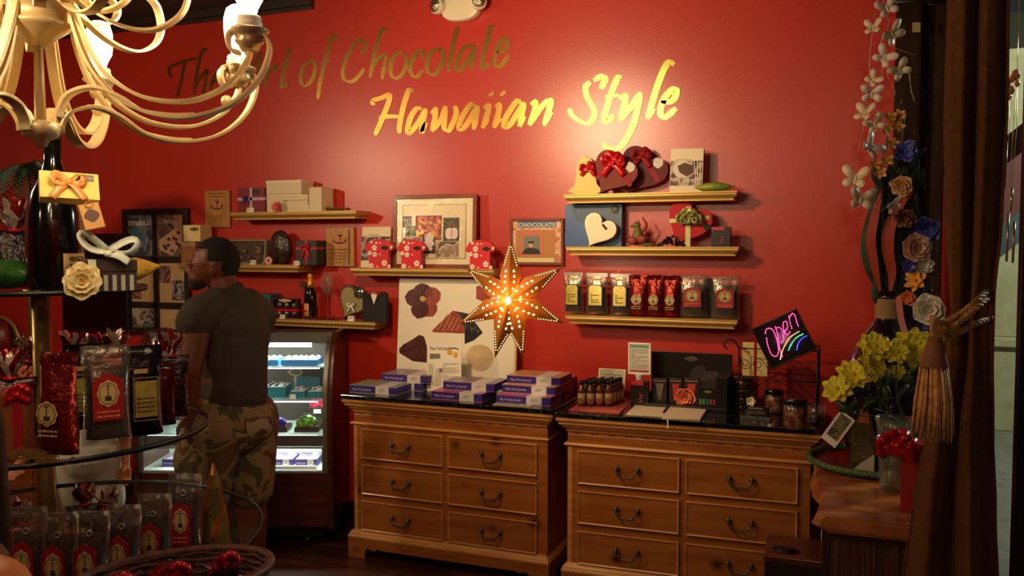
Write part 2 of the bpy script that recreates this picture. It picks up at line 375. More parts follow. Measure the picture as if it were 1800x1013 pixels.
def letters(L, label, hw, org):
    root = thing('wall_lettering', label, 'sign', org)
    for v, ch, strokes in L:
        ox, oy, k = VW[v]; mb = MB()
        for si, st in enumerate(strokes):
            P = [at(ox+a/k, oy+b/k, 0)-Vector(org) for a, b in st]
            P = catmull(P, 7) if len(P) > 2 else [P[0].lerp(P[1], i/5) for i in range(6)]
            n = len(P); vs = []; fs = []
            for i, p in enumerate(P):
                d = (P[min(i+1, n-1)]-P[max(i-1, 0)]).normalized(); nn = Vector((-d.z, 0, d.x))
                w = hw*(.55+.6*abs(d.z*.94+d.x*.34))*(.55+.45*min(1, min(i, n-1-i)/4+.25))
                if n == 6: w *= .75
                y0 = -.0035-si*.0004
                vs += [p+nn*w+Vector((0, y0, 0)), p-nn*w+Vector((0, y0, 0)), p-nn*w+Vector((0, -.0005, 0)), p+nn*w+Vector((0, -.0005, 0))]
            for i in range(n-1):
                for q in range(4): fs.append((4*i+q, 4*i+(q+1) % 4, 4*i+4+(q+1) % 4, 4*i+4+q))
            fs += [(3, 2, 1, 0), (4*n-4, 4*n-3, 4*n-2, 4*n-1)]
            mb.add(vs, fs)
        mb.build('letter', gold_foil, root)
letters(LET1, 'gold script wall lettering reading The Art of Chocolate', .0118, tuple(at(600, 120, 0)))
letters(LET2, 'larger gold script wall lettering reading Hawaiian Style, lower line', .0150, tuple(at(920, 190, 0)))
# ---------------------------------------------------------------- emergency light
p = at(815, 17, 0); e = thing('emergency_light', 'white emergency light with two round lamp heads high on the red wall', 'emergency light', p)
prof = []
for i in range(24):
    a = 2*math.pi*i/24; prof.append((.112*math.copysign(abs(math.cos(a))**.8, math.cos(a)), .070*math.copysign(abs(math.sin(a))**.85, math.sin(a))))
plastic = mat('cream_plastic', (228, 214, 184), .35)
MB().prism(prof, -.06, 0).build('housing', plastic, e, bevel=.012)
for sx in (-1, 1):
    h = MB().lathe([(.0, 0), (.036, 0), (.042, .012), (.042, .04), (.038, .045)], 24, 0, TM(sx*.112, -.045, .012, rx=math.pi/2, rz=sx*.35)).build('lamp_head', plastic, e)
    MB().lathe([(.0001, .040), (.036, .046), (.034, .052), (.0001, .058)], 24, 0, TM(sx*.112, -.045, .012, rx=math.pi/2, rz=sx*.35)).build('lens', mat('chrome_lens', (190, 180, 160), .12, .9, bump=.5, bscale=120), h)
# ---------------------------------------------------------------- shelves on the red wall
def ring(mb, x0, x1, yf, prof, mi=0):
    """moulding swept round left end, front and right end; prof = (inset, z)"""
    vs = []
    for o, z in prof: vs += [(x0+o, 0, z), (x0+o, yf+o, z), (x1-o, yf+o, z), (x1-o, 0, z)]
    fs = []
    for i in range(len(prof)-1):
        for k in range(3): fs.append((4*i+k, 4*i+k+1, 4*i+5+k, 4*i+4+k))
    e = 4*(len(prof)-1); fs += [(3, 2, 1, 0), (e, e+1, e+2, e+3)]
    return mb.add(vs, fs, mi)
SP = [(0, 0), (0, -.006), (.004, -.009), (.003, -.015), (.006, -.022), (.012, -.028), (.019, -.031), (.020, -.036), (.016, -.038), (.016, -.043), (.03, -.043)]
def shelf(x0, x1, z, label):
    mb = MB(); ring(mb, 0, x1-x0, -.15, SP)
    return tag(mb.build('wall_shelf', gold, loc=(x0, -.0005, z)), label, 'shelf', 'gold moulded wall shelves')
ZR1, ZR2, ZR3, ZL1, ZL2, ZL3, ZM = 1.856, 1.595, 1.2505, 1.795, 1.490, 1.178, 1.478
shelf(-1.334, -.486, ZR1, 'gold moulded wall shelf carrying the ribboned heart boxes, topmost on the right')
shelf(-1.322, -.476, ZR2, 'gold moulded wall shelf carrying the white heart box and red heart box')
shelf(-1.324, -.477, ZR3, 'gold moulded wall shelf carrying a row of eight pouches')
shelf(-3.405, -2.538, ZL1, 'gold moulded wall shelf carrying stacked cream gift boxes')
shelf(-3.805, -2.921, ZL2, 'gold moulded wall shelf behind the head of the standing man')
shelf(-3.290, -2.422, ZL3, 'gold moulded wall shelf carrying champagne bottle, above the lit display case')
shelf(-2.582, -1.712, ZM, 'gold moulded wall shelf carrying the framed photo collage and three shirt boxes')
# ---------------------------------------------------------------- builders for goods
def span(px0, px1, py0, py1, Y):
    a, b = at(px0, (py0+py1)/2, Y), at(px1, (py0+py1)/2, Y); m = (px0+px1)/2
    return (a.x+b.x)/2, b.x-a.x, at(m, py0, Y).z-at(m, py1, Y).z
def bow(parent, c, s, m, name='bow', wide=.32, loops=2, tails=True, seed=0, droop=.9, label=None):
    R = random.Random(seed); mb = MB(); c = Vector(c)
    for i in range(loops):
        sg = 1 if i % 2 == 0 else -1; k = i//2
        a = (.25+.75*k+R.uniform(-.12, .12))*(1)
        L = s*(.62-.08*k)
        pts = []
        for j in range(15):
            t = j/14*2*math.pi; r = L*math.sin(t/2)
            pts.append(c+Vector((sg*math.cos(a)*r*.95-sg*0+math.sin(a)*sg*-.30*L*math.sin(t), -.25*s*math.sin(t/2)**2-.004*k, math.sin(a)*r+math.cos(a)*.34*L*math.sin(t))))
        wvs = []
        for j in range(15):
            d = pts[min(j+1, 14)]-pts[max(j-1, 0)]; nn = Vector((-d.z, 0, d.x)); nn = nn.normalized() if nn.length > 1e-6 else Vector((0, 0, 1)); wvs.append(nn*.75+Vector((0, .66, 0)))
        mb.strap(pts, wvs, s*wide*1.0, .0012)
    if tails:
        for sg in (-1, 1):
            pts = [c+Vector((sg*s*.62*t, -.06*s-.05*s*math.sin(t*4), -s*droop*t+.08*s*math.sin(3*t))) for t in [j/7 for j in range(8)]]
            mb.strap(pts, (1, .35, .35*sg), s*wide*.95, .0012)
    mb.ball(c+Vector((0, -.12*s, 0)), (s*.13, s*.13, s*.15))
    for i, f in enumerate(mb.s): mb.s[i] = True
    return mb.build(name, m, parent, label=label)
def ribbon_band(mb, w, d, h, x, rw, y0=0, mi=0, vert=True, e=.0012):
    if vert: mb.box(x-rw/2, x+rw/2, y0-e, y0+d+e, -0+.0005, h+e, mi)
    else: mb.box(-w/2-e, w/2+e, y0-e, y0+d+e, x-rw/2, x+rw/2, mi)
def giftbox(name, label, cat, loc, w, d, h, m, rib=None, rz=0, lid=.0, ribx=0, ribz=None, group=None, lidm=None):
    t = thing(name, label, cat, loc, rz, group)
    if lid:
        MB().box(-w/2+.0015, w/2-.0015, .0015, d-.0015, 0, h-lid*.3).build('body', m, t, bevel=.001)
        MB().box(-w/2, w/2, 0, d, h-lid, h).build('lid', lidm or m, t, bevel=.0015)
    else: MB().box(-w/2, w/2, 0, d, 0, h).build('body', m, t, bevel=.0015)
    if rib:
        mb = MB(); ribbon_band(mb, w, d, h, ribx, w*.09)
        if ribz: ribbon_band(mb, w, d, h, ribz, w*.09, vert=False)
        mb.build('ribbon', rib, t)
    return t
def card(label, loc, w=.035, h=.024, rz=0, group='small white price cards on the shelves'):
    t = thing('price_card', label, 'card', loc, rz, group)
    mb = MB().box(-w/2, w/2, 0, .001, 0, h, 0, TM(rx=-.25)); mb.build('card_front', white, t)
    MB().box(-w/2, w/2, 0, .001, 0, h*.9, 0, TM(0, .013, 0, rx=.3)).build('card_back', white, t)
    mb = MB(); lines(mb, -w*.4, w*.4, h*.2, h*.85, 3, -.0006, mi=0, seed=int(loc[0]*999) % 97, M=TM(rx=-.25)); mb.build('writing', ink, t)
    return t
def heart(w, h, n=40, shear=0, notch=.0):
    pts = []
    for i in range(n):
        t = 2*math.pi*i/n
        x = 16*math.sin(t)**3; z = 13*math.cos(t)-5*math.cos(2*t)-2*math.cos(3*t)-math.cos(4*t)
        pts.append((x/32*w, (z+17)/29*h))
    return [(x+shear*z, z) for x, z in pts]
def rot2(pts, a, settle=True):
    c, s = math.cos(a), math.sin(a); P = [(x*c-z*s, x*s+z*c) for x, z in pts]
    m = min(p[1] for p in P) if settle else 0
    xm = (min(p[0] for p in P)+max(p[0] for p in P))/2 if settle else 0
    return [(x-xm, z-m) for x, z in P]
def heartbox(label, loc, w, h, d, m, a=0, lean=-.10, lidm=None, rz=0, group='heart shaped gift boxes'):
    t = thing('heart_box', label, 'box', loc, 0, group, rot=(lean, 0, rz))
    o = rot2(heart(w, h), a); i = [(x*.965, .5*h*.035+z*.965) for x, z in o]
    MB().prism(i, d*.35, d).build('body', m, t)
    MB().prism(o, 0, d*.45).build('lid', lidm or m, t, bevel=.0018)
    return t
def picture(parent, x0, x1, z0, z1, y, m, name='photo'):
    return MB().box(x0, x1, y, y+.001, z0, z1).build(name, m, parent)
def framed(name, label, cat, px, py, Y, fw, fm, depth=.02, matm=None, mw=0, rim=None):
    """px=(x0,x1) py=(z top,bottom) outer pixels"""
    xc, w, h = span(px[0], px[1], py[0], py[1], Y); z0 = at(sum(px)/2, py[1], Y).z
    t = thing(name, label, cat, (xc, Y, z0))
    MB().frame(-w/2, w/2, 0, h, fw, 0, depth).build('frame', fm, t, bevel=.002)
    MB().box(-w/2+fw*.8, w/2-fw*.8, depth*.55, depth*.95, fw*.8, h-fw*.8).build('mat_board' if matm else 'backing', matm or black, t)
    return t, w, h
def splotch(name, c1, c2, c3, sc_, rough=.5):
    if name in MATS: return MATS[name]
    m = mat(name, c1, rough, col2=c2, nscale=sc_, thr=(.42, .5)); nt = m.node_tree
    r = [n for n in nt.nodes if n.type == 'VALTORGB'][0].color_ramp
    e = r.elements.new(.58); e.color = lin(c3); r.elements[1].position = .5; r.interpolation = 'EASE'
    return m
# ---------------------------------------------------------------- left shelf 1 (cream boxes)
Y = -.135
xc, w, h = span(418, 465, 328, 371, Y)
t = giftbox('gift_box', 'dark red gift box with a small purple bow beside the stacked cream boxes', 'gift box', (xc, Y, ZL1), w, .11, h, mat('wine_card', (120, 16, 24), .4), mat('silver_lilac_ribbon', (190, 160, 190), .3), ribz=h*.55)
bow(t, (-w*.18, -.004, h*.55), .028, mat('purple_ribbon', (70, 30, 110), .35), loops=4, seed=1)
MB().box(w*.02, w*.30, -.0008, 0, h*.74, h*.93).build('label', black, t)
card('white price card in front of the dark red gift box with purple bow', (xc+.0, -.148, ZL1), .05, .028)
cb_m = mat('cream_box_card', (214, 196, 160), .6); cb2 = mat('cream_box_lid', (226, 210, 176), .6)
def cbox(px0, px1, py0, py1, Y, d, label, lid=.01, zb=None):
    xc, w, h = span(px0, px1, py0, py1, Y)
    z0 = ZL1 if zb is None else zb
    return giftbox('cream_box', label, 'box', (xc, Y, z0), w, d, h, cb_m, lid=lid, lidm=cb2, group='cream cardboard gift boxes'), z0+h+.0004
_, z1 = cbox(468, 530, 339, 370.5, -.120, .11, 'upright cream cardboard box behind the pink flower, carrying a box', .010)
_, z2 = cbox(467.5, 529.5, 315, 339, -.132, .125, 'cream cardboard box at the very top of the stack on the shelf', .018, z1)
_, z3 = cbox(505, 543, 360, 370.5, -.143, .10, 'small cream box at the bottom front of the stack, right of the flower', .006)
_, z4 = cbox(505, 541, 351, 360, -.138, .09, 'small tan cream box, second from the bottom of the stack', .004, z3)
_, z5 = cbox(494, 541, 341, 351, -.146, .10, 'white lidded small box jutting out in the middle of the cream stack', .006, z4)
_, z6 = cbox(543.5, 565, 328, 370.5, -.138, .12, 'tall narrow cream box at the right end of the stack', .0)
def flower(name, label, cat, loc, r, m, n=5, layers=2, centre=None, rot=None, parent=None, cup=.35, seed=0, pw=.55):
    R = random.Random(seed)
    t = thing(name, label, cat, loc, rot=rot) if parent is None else parent
    mb = MB()
    for l in range(layers):
        k = 1-.28*l
        for i in range(n):
            a = 2*math.pi*(i+.5*l)/n+R.uniform(-.1, .1); L = r*k*R.uniform(.9, 1.05); c = cup+.35*l
            vs = []; 
            for u in range(6):
                uu = u/5; ww = r*pw*k*math.sin(math.pi*(.12+.80*uu**.8))*(1 if uu < 1 else .6)
                rad = L*uu; ht = -(L*c*uu**1.6)
                for s_ in (-1, -.4, .4, 1):
                    x = rad*math.cos(a)-s_*ww*math.sin(a); z = rad*math.sin(a)+s_*ww*math.cos(a)
                    vs.append((x, ht-.12*r*(s_*s_)*uu-.002*l, z))
            fs = [(4*u+q, 4*u+q+1, 4*u+5+q, 4*u+4+q) for u in range(5) for q in range(3)]
            mb.add(vs, fs, 0, True)
    if parent is None:
        mb.build('petals', m, t, solid=.0008)
        MB().ball((0, -.25*r*cup-.003, 0), (r*.16, r*.14, r*.16)).build('flower_centre', centre or m, t)
        return t
    return mb
t = flower('silk_flower', 'pink silk flower lying against the stacked cream boxes', 'flower', (at(488, 362, -.15).x, -.146, ZL1+.028), .036, mat('salmon_petal', (226, 120, 100), .5, col2=(200, 90, 80), nscale=30), 6, 3, seed=3)
# dried twig with curled leaves
t = thing('dried_twig', 'small dried green brown twig at the right end of the cream box shelf', 'twig', (at(590, 368, -.12).x, -.10, ZL1))
MB().tube(catmull([(-.075, 0, .012), (-.03, 0, .006), (.03, -.01, .008), (.055, 0, .012), (.07, 0, .022)], 5), .003, 6).build('stem', mat('twig_bark', (62, 52, 26), .7), t)
mb = MB()
for i, (x, z, a) in enumerate([(-.06, .018, .6), (-.045, .012, 2.2), (-.03, .016, .3), (-.01, .010, 2.6), (.01, .010, .2), (.05, .012, 2.5)]):
    mb.ball((x, -.004*i % 3*.01, z), (.020, .008, .006), 8, 6, 0, TM(0, 0, 0))
mb.build('leaves', mat('dry_leaf', (74, 74, 34), .7), t)
# ---------------------------------------------------------------- left shelf 2
xc, w, h = span(318, 343, 424, 463, -.12)
t = giftbox('kraft_box', 'narrow brown kraft box under the small pale yellow box', 'box', (xc, -.12, ZL2), w, .10, h, mat('kraft_card', (150, 96, 48), .6), lid=h*.22, lidm=mat('tan_card', (170, 140, 96), .6))
xc, w, h2 = span(322, 352, 395, 424, -.13)
t = giftbox('pale_yellow_box', 'small pale yellow box with a dark oval emblem on top of kraft box', 'box', (xc, -.13, ZL2+h+.0006), w, .10, h2, mat('pale_yellow_card', (232, 208, 140), .5))
def emblem(parent, c, w, h, m=ink, m2=None, y=-.0012, name='emblem'):
    mb = MB(); pts = []
    for i in range(20):
        a = 2*math.pi*i/20; k = 1+.08*math.cos(4*a); pts.append((c[0]+w/2*math.cos(a)*k, c[1]+h/2*math.sin(a)*k))
    mb.prism(pts, y, y+.0008)
    o = mb.build(name, m, parent)
    if m2:
        mb = MB(); lines(mb, c[0]-w*.32, c[0]+w*.32, c[1]-h*.28, c[1]+h*.28, 2, y-.0006, seed=3); mb.build('printed_text', m2, parent)
    return o
emblem(t, (w*.16, h2*.74), w*.5, h2*.2, ink, mat('pale_ink', (200, 180, 130), .6))
xc, w, h = span(398, 465, 419, 463, -.10)
t = thing('window_box', 'flat presentation box with clear window and dark chocolates behind man\'s head', 'box', (xc, -.10, ZL2), rot=(-.12, 0, 0))
MB().frame(-w/2, w/2, 0, h, .011, 0, .03).build('frame', mat('grey_olive_card', (126, 112, 84), .5), t, bevel=.001)
MB().box(-w/2+.005, w/2-.005, .026, .03, .005, h-.005).build('tray', choc, t)
mb = MB(); R = random.Random(4)
for i in range(10): mb.ball((R.uniform(-w*.3, w*.36), .012, R.uniform(h*.2, h*.75)), (R.uniform(.012, .025), .010, R.uniform(.01, .02)), 8, 6)
tag(mb.build('chocolates', splotch('wrapped_choc', (60, 30, 20), (150, 120, 90), (40, 24, 18), 40, .25), t), kind='stuff')
MB().box(-w/2+.01, w/2-.01, .001, .002, .01, h-.01).build('clear_window', film('clear_film', (220, 214, 200), .10), t)
t = thing('chocolate_egg', 'large dark oval chocolate egg standing on the shelf behind the man', 'chocolate', (at(489, 463, -.10).x, -.085, ZL2), 0)
xc, w, h = span(470, 508, 403, 463.5, -.1)
MB().ball((0, .01, h/2), (w/2, .035, h/2), 20, 14).build('shell', mat('dark_choc_gloss', (40, 24, 18), .22, col2=(70, 52, 40), nscale=30, bump=.5, bscale=70), t)
mb = MB().lathe([(.0001, 0), (.03, 0), (.026, .008), (.0001, .008)], 16, 0, TM(0, .01, 0)); mb.build('foot', choc, t)
t = thing('ring_cookie', 'little pink and red ring shaped sweet in front of the chocolate egg', 'sweet', (at(472, 463, -.14).x, -.138, ZL2))
mb = MB(); mb.tube([(.017*math.cos(2*math.pi*i/20), 0, .022+.017*math.sin(2*math.pi*i/20)) for i in range(20)], .0085, 8, closed=True); mb.build('ring', mat('pink_icing', (226, 170, 160), .5), t)
MB().ball((0, 0, .022), (.010, .005, .010)).build('centre', mat('red_icing', (170, 30, 30), .4), t)
card('white price card below the clear window box behind the man', (at(445, 463, -.14).x, -.145, ZL2), .038, .026)
xc, w, h = span(518, 552, 422, 465, -.135)
t = giftbox('ribboned_black_box', 'black gift box with a bright red ribbon bow at the shelf end', 'gift box', (xc+.012, -.135, ZL2), w, .12, h, mat('charcoal_card', (34, 32, 28), .5), red_rib, ribz=h*.68, rz=.12)
bow(t, (-w*.0, -.004, h*.70), .040, red_rib, loops=3, seed=2, droop=1.5)
card('white price card in front of the black box with red ribbon', (at(523, 464, -.14).x, -.149, ZL2), .036, .024, rz=.3)
# ---------------------------------------------------------------- left shelf 3
xc, w, h = span(452, 475, 520, 561, -.12)
t = giftbox('blue_box', 'teal blue gift box next to the man\'s shoulder on the lower shelf', 'gift box', (xc, -.12, ZL3), w, .11, h, mat('teal_card', (24, 88, 104), .5), mat('dark_blue_ribbon', (16, 40, 60), .4), ribx=-.02, rz=.15)
xc, w, h = span(480, 523, 527, 562, -.13)
t = thing('truffle_box', 'clear fronted truffle box with a red ribbon beside champagne bottle', 'box', (xc, -.13, ZL3))
MB().frame(-w/2, w/2, 0, h, .006, 0, .035).box(-w/2, w/2, .03, .035, 0, h).build('body', mat('wine_dark_card', (60, 16, 18), .5), t, bevel=.001)
for i in range(3):
    for j in range(2):
        MB().ball((-w*.3+i*w*.3, .015, h*.25+j*h*.42), (w*.12, .011, h*.15), 10, 8).build('truffle', mat('foil_truffle', (150, 130, 110), .25, .6, col2=(60, 40, 30), nscale=60), t)
MB().box(-w/2-.001, w/2+.001, -.0015, .036, h*.36, h*.48).build('ribbon', red_rib, t)
emblem(t, (0, h*.9), w*.5, h*.14, cream, ink, y=-.002)
card('white price card leaning on the truffle box beside the champagne', (at(497, 562, -.14).x, -.147, ZL3), .034, .024)
def bottle(name, label, cat, loc, prof, glassm, rz=0, parts=(), seg=28, group=None, smooth=1):
    t = thing(name, label, cat, loc, rz, group)
    MB().lathe([(r, z) for r, z in prof], seg).build('glass_body', glassm, t)
    for nm, pr, m in parts: MB().lathe(pr, seg).build(nm, m, t)
    return t
bg = mat('dark_green_glass', (12, 18, 10), .06, coat=.5)
xc = at(546, 560, -.09).x; s = (at(546, 478, -.09).z-at(546, 558, -.09).z)/.32
def cps(s, pr): return [(r*s, z*s) for r, z in pr]
ch_prof = [(.0001, 0), (.040, 0), (.044, .01), (.044, .17), (.040, .195), (.026, .225), (.018, .25), (.0155, .28), (.0155, .30)]
t = bottle('champagne_bottle', 'champagne bottle with gold foil neck and orange label on the lower shelf', 'bottle', (xc, -.09, ZL3), cps(s, ch_prof), bg, parts=[
    ('foil_neck', cps(s, [(.0275, .222), (.0195, .25), (.0172, .28), (.0185, .30), (.0185, .315), (.0001, .32)]), mat('gold_neck_foil', (222, 160, 60), .35, .6))])
mb = MB(); mb.lathe(cps(s, [(.0448, .035), (.0450, .12)]), 28); mb.f = [f for f in mb.f if len(f) == 4]; mb.m = mb.m[:len(mb.f)]; mb.s = mb.s[:len(mb.f)]
for k in range(28): pass
def arc_label(R_, z0, z1, a0, a1, n=12, y=0):
    mb = MB(); vs = []
    for i in range(n+1):
        a = a0+(a1-a0)*i/n; vs += [(R_*math.sin(a), y-R_*math.cos(a), z0), (R_*math.sin(a), y-R_*math.cos(a), z1)]
    return mb.add(vs, [(2*i, 2*i+2, 2*i+3, 2*i+1) for i in range(n)], 0, True)
arc_label(.0450*s, .02*s, .11*s, -1.3, .35).build('label', mat('orange_label', (226, 142, 52), .5), t, solid=.0005)
mb = arc_label(.0454*s, .052*s, .060*s, -1.0, .1); mb.build('printed_text', ink, t)
clear = mat('clear_glass', (250, 250, 250), .02, trans=1, ior=1.45)
thin = film('thin_glass', (235, 228, 220), .16, .04)
xc = at(573, 560, -.09).x; h = at(573, 480, -.09).z-ZL3
t = thing('wine_glass', 'empty stemmed wine glass between the champagne bottle and heart box', 'glass', (xc, -.07, ZL3))
MB().lathe([(.0001, .002), (.03, 0), (.03, .002), (.004, .006), (.0035, h*.45), (.006, h*.5)], 20).build('stem', thin, t)
MB().lathe([(.006, h*.5), (.026, h*.56), (.038, h*.70), (.036, h*.86), (.030, h), (.029, h), (.035, h*.86), (.037, h*.70), (.025, h*.57), (.0001, h*.515)], 24).build('bowl', thin, t)
mb = MB(); R = random.Random(5)
for i in range(4): mb.ball((R.uniform(-.014, .014), R.uniform(-.014, .014), h*.60+.01*i), (.013, .012, .009), 8, 6)
tag(mb.build('sweets', mat('foil_sweets', (170, 90, 70), .3, .4), t), kind='stuff')
t = thing('hanging_truffle', 'small square brown truffle box propped beside the champagne bottle neck', 'box', (at(541, 502, -.10).x-.035, -.10, at(541, 506, -.1).z), rot=(0, .35, 0))
MB().box(-.02, .02, -.01, .02, 0, .032).build('body', mat('brown_foil', (92, 58, 34), .35, .3), t, bevel=.002)
MB().tube([(.0, .005, .032), (.02, .005, .045), (.045, .012, .03)], .0012, 5).build('string', gold, t)
# red beads
t = thing('bead_garland', 'heap of dark red bead garland around the champagne bottle foot', 'garland', (at(572, 561, -.1).x, -.11, ZL3))
mb = MB(); R = random.Random(6)
for i in range(240):
    x = R.gauss(0, .055); x = max(-.13, min(.10, x)); mb.ball((x, R.uniform(-.03, .05), .004+abs(R.gauss(0, .006))*(1-abs(x)*4)), .0042, 6, 4)
tag(mb.build('beads', mat('red_bead', (120, 12, 18), .25), t), kind='stuff')
# heart box standing, olive lid and photo round
xc, w, h = span(593, 640, 498, 562, -.115)
t = thing('heart_frame_box', 'red rimmed heart shaped box with olive lid and white ribbon next to tuxedo box', 'box', (xc+.004, -.104, ZL3), 0, rot=(-.06, 0, 0))
out = rot2(heart(w*1.15, h*.95), -.5); out = [(x, z+.004) for x, z in out]
MB().prism(out, .012, .05).build('body', mat('dark_red_rim', (96, 18, 16), .4), t, bevel=.002)
ins = [(x*.86, z*.86+h*.06) for x, z in out]
MB().prism(ins, .004, .014).build('lid', mat('olive_gold_lid', (150, 140, 92), .35, .4), t, bevel=.001)
MB().lathe([(.0001, 0), (w*.2, 0), (w*.2, .003), (.0001, .003)], 18, 0, TM(w*.22, .003, h*.78, rx=math.pi/2)).build('mirror_disc', mat('silver_disc', (170, 180, 170), .15, .9), t)
bow(t, (-w*.05, -.006, h*.42), .035, mat('white_satin', (226, 220, 208), .35), loops=2, droop=1.1, seed=4, wide=.3)
card('white price card in front of the olive heart box', (at(617, 562, -.14).x, -.147, ZL3), .04, .03)
xc, w, h = span(637, 678, 510, 563, -.14)
t = thing('tuxedo_box', 'black tuxedo shaped gift box with white shirt front and red bow tie', 'gift box', (xc, -.14, ZL3))
MB().prism([(-w/2, 0), (w/2, 0), (w/2, h*.93), (w*.34, h), (-w*.36, h), (-w/2, h*.93)], 0, .034).build('jacket', mat('tuxedo_black', (20, 18, 17), .6), t, bevel=.002)
MB().prism([(-w*.16, h*.985), (w*.18, h*.985), (.0, h*.58)], -.0015, .0).build('shirt_front', white, t)
MB().prism([(-w*.25, h*.90), (-w*.02, h*.95), (w*.02, h*.95), (w*.27, h*.90), (w*.27, h*1.0), (w*.02, h*.97), (-w*.02, h*.97), (-w*.25, h*1.0)], -.008, -.0015).build('bow_tie', red_rib, t, bevel=.001)
MB().prism([(-w*.17, h*.98), (-w*.42, h*.93), (.0, h*.52), (w*.42, h*.93), (w*.2, h*.98), (.0, h*.57)], -.0018, -.0006).build('lapels', mat('satin_black', (34, 30, 30), .3), t)
# ---------------------------------------------------------------- middle shelf
xc, w, h = span(636, 686, 400, 471.5, -.03)
t = thing('booklet', 'upright booklet with cream top band and brown photo cover on middle shelf', 'book', (xc, -.045, ZM), rot=(-.10, 0, 0))
MB().box(-w/2, w/2, 0, .012, 0, h).build('body', cream, t, bevel=.001)
picture(t, -w/2, w/2, h*.17, h*.76, -.001, splotch('cover_photo', (88, 52, 40), (176, 150, 130), (60, 36, 30), 14), 'cover_photo')
mb = MB(); lines(mb, -w*.3, w*.4, h*.78, h*.82, 1, -.0012); mb.build('printed_text', greyink, t)
# framed collage
frm_w = wood('frame_cherry', (134, 62, 34), (108, 44, 24), scale=8, stretch=(1, 3, 3))
t, w, h = framed('framed_collage', 'large cherry framed photo collage with cream mat standing on middle shelf', 'picture', (692, 838), (342, 471.5), -.055, .021, frm_w, .022, mat('mat_board_cream', (232, 218, 186), .6))
t.location.z = ZM; t.rotation_euler = (-.045, 0, 0); t.location.y = -.075
zz = lambda py: h*(1-(py-90)/(870-90)); xx = lambda px: -w/2+w*(px-75)/(985-75)
MB().box(xx(178), xx(870), .008, .0125, zz(765), zz(200)).frame(xx(175), xx(873), zz(768), zz(195), .003, .0065, .0125, 1).build('inner_mat', [mat('inner_mat_cream', (222, 204, 164), .6), mat('bevel_olive', (150, 142, 100), .6)], t)
def ph(x0, x1, z1, z0, m, dy=0): return picture(t, xx(x0), xx(x1), zz(z0), zz(z1), .007-dy, m)
ph(178, 280, 315, 435, splotch('photo_leaf', (60, 70, 40), (150, 140, 120), (40, 40, 30), 40))
ph(212, 330, 420, 540, splotch('photo_green', (80, 96, 56), (130, 130, 90), (60, 60, 40), 40))
# cocoa pods photo: rounded pods
fr = picture(t, xx(325), xx(612), zz(575), zz(312), .006, mat('pod_dark', (140, 46, 26), .5))
mb = MB(); R = random.Random(8)
for i in range(60):
    mb.ball((R.uniform(xx(345), xx(595)), .0058, R.uniform(zz(560), zz(325))), (R.uniform(.011, .016), .0016, R.uniform(.008, .012)), 8, 6, i % 3)
mb.build('pods_print', [mat('pod_red', (196, 78, 50), .5), mat('pod_yellow', (222, 158, 60), .5), mat('pod_pink', (206, 104, 80), .5)], fr)
ph(630, 803, 337, 583, splotch('photo_grove', (50, 56, 34), (90, 84, 50), (40, 40, 26), 26), .001)
mb = MB()
for sx in (695, 750):
    mb.prism([(xx(sx+a), zz(b)) for a, b in [(-40, 520), (-38, 470), (-15, 445), (18, 445), (36, 470), (38, 530), (20, 560), (-25, 560)]], .0048, .0055, 0)
    mb.prism([(xx(sx+14*math.cos(a/2)), zz(415+20*math.sin(a/2))) for a in range(12)], .0048, .0055, 1)
mb.build('people_print', [mat('print_white', (226, 206, 196), .6), mat('print_skin', (120, 72, 50), .6)], t)
ph(405, 543, 487, 715, mat('photo_black', (28, 22, 20), .5), .0015)
mb = MB()
for cx, cz_, r1, r2 in [(478, 610, 58, 40), (478, 560, 46, 35), (482, 520, 28, 25), (470, 665, 52, 26)]:
    mb.prism([(xx(cx+r1*math.cos(a*.4)), zz(cz_+r2*math.sin(a*.4))) for a in range(16)], .0035-.0002*r2/30, .0048)
mb.build('shave_ice_print', mat('print_pale', (206, 196, 190), .6), t)
ph(170, 420, 545, 750, splotch('photo_sweets', (110, 70, 60), (170, 140, 120), (80, 54, 44), 34), -.0004)
ph(545, 800, 588, 755, splotch('photo_beach', (140, 110, 90), (190, 170, 150), (90, 60, 50), 18), -.0004)
MB().box(-w/2+.02, w/2-.02, .0035, .0042, .02, h-.02).build('picture_glass', film('picture_glass_film', (240, 235, 225), .05, .03), t)
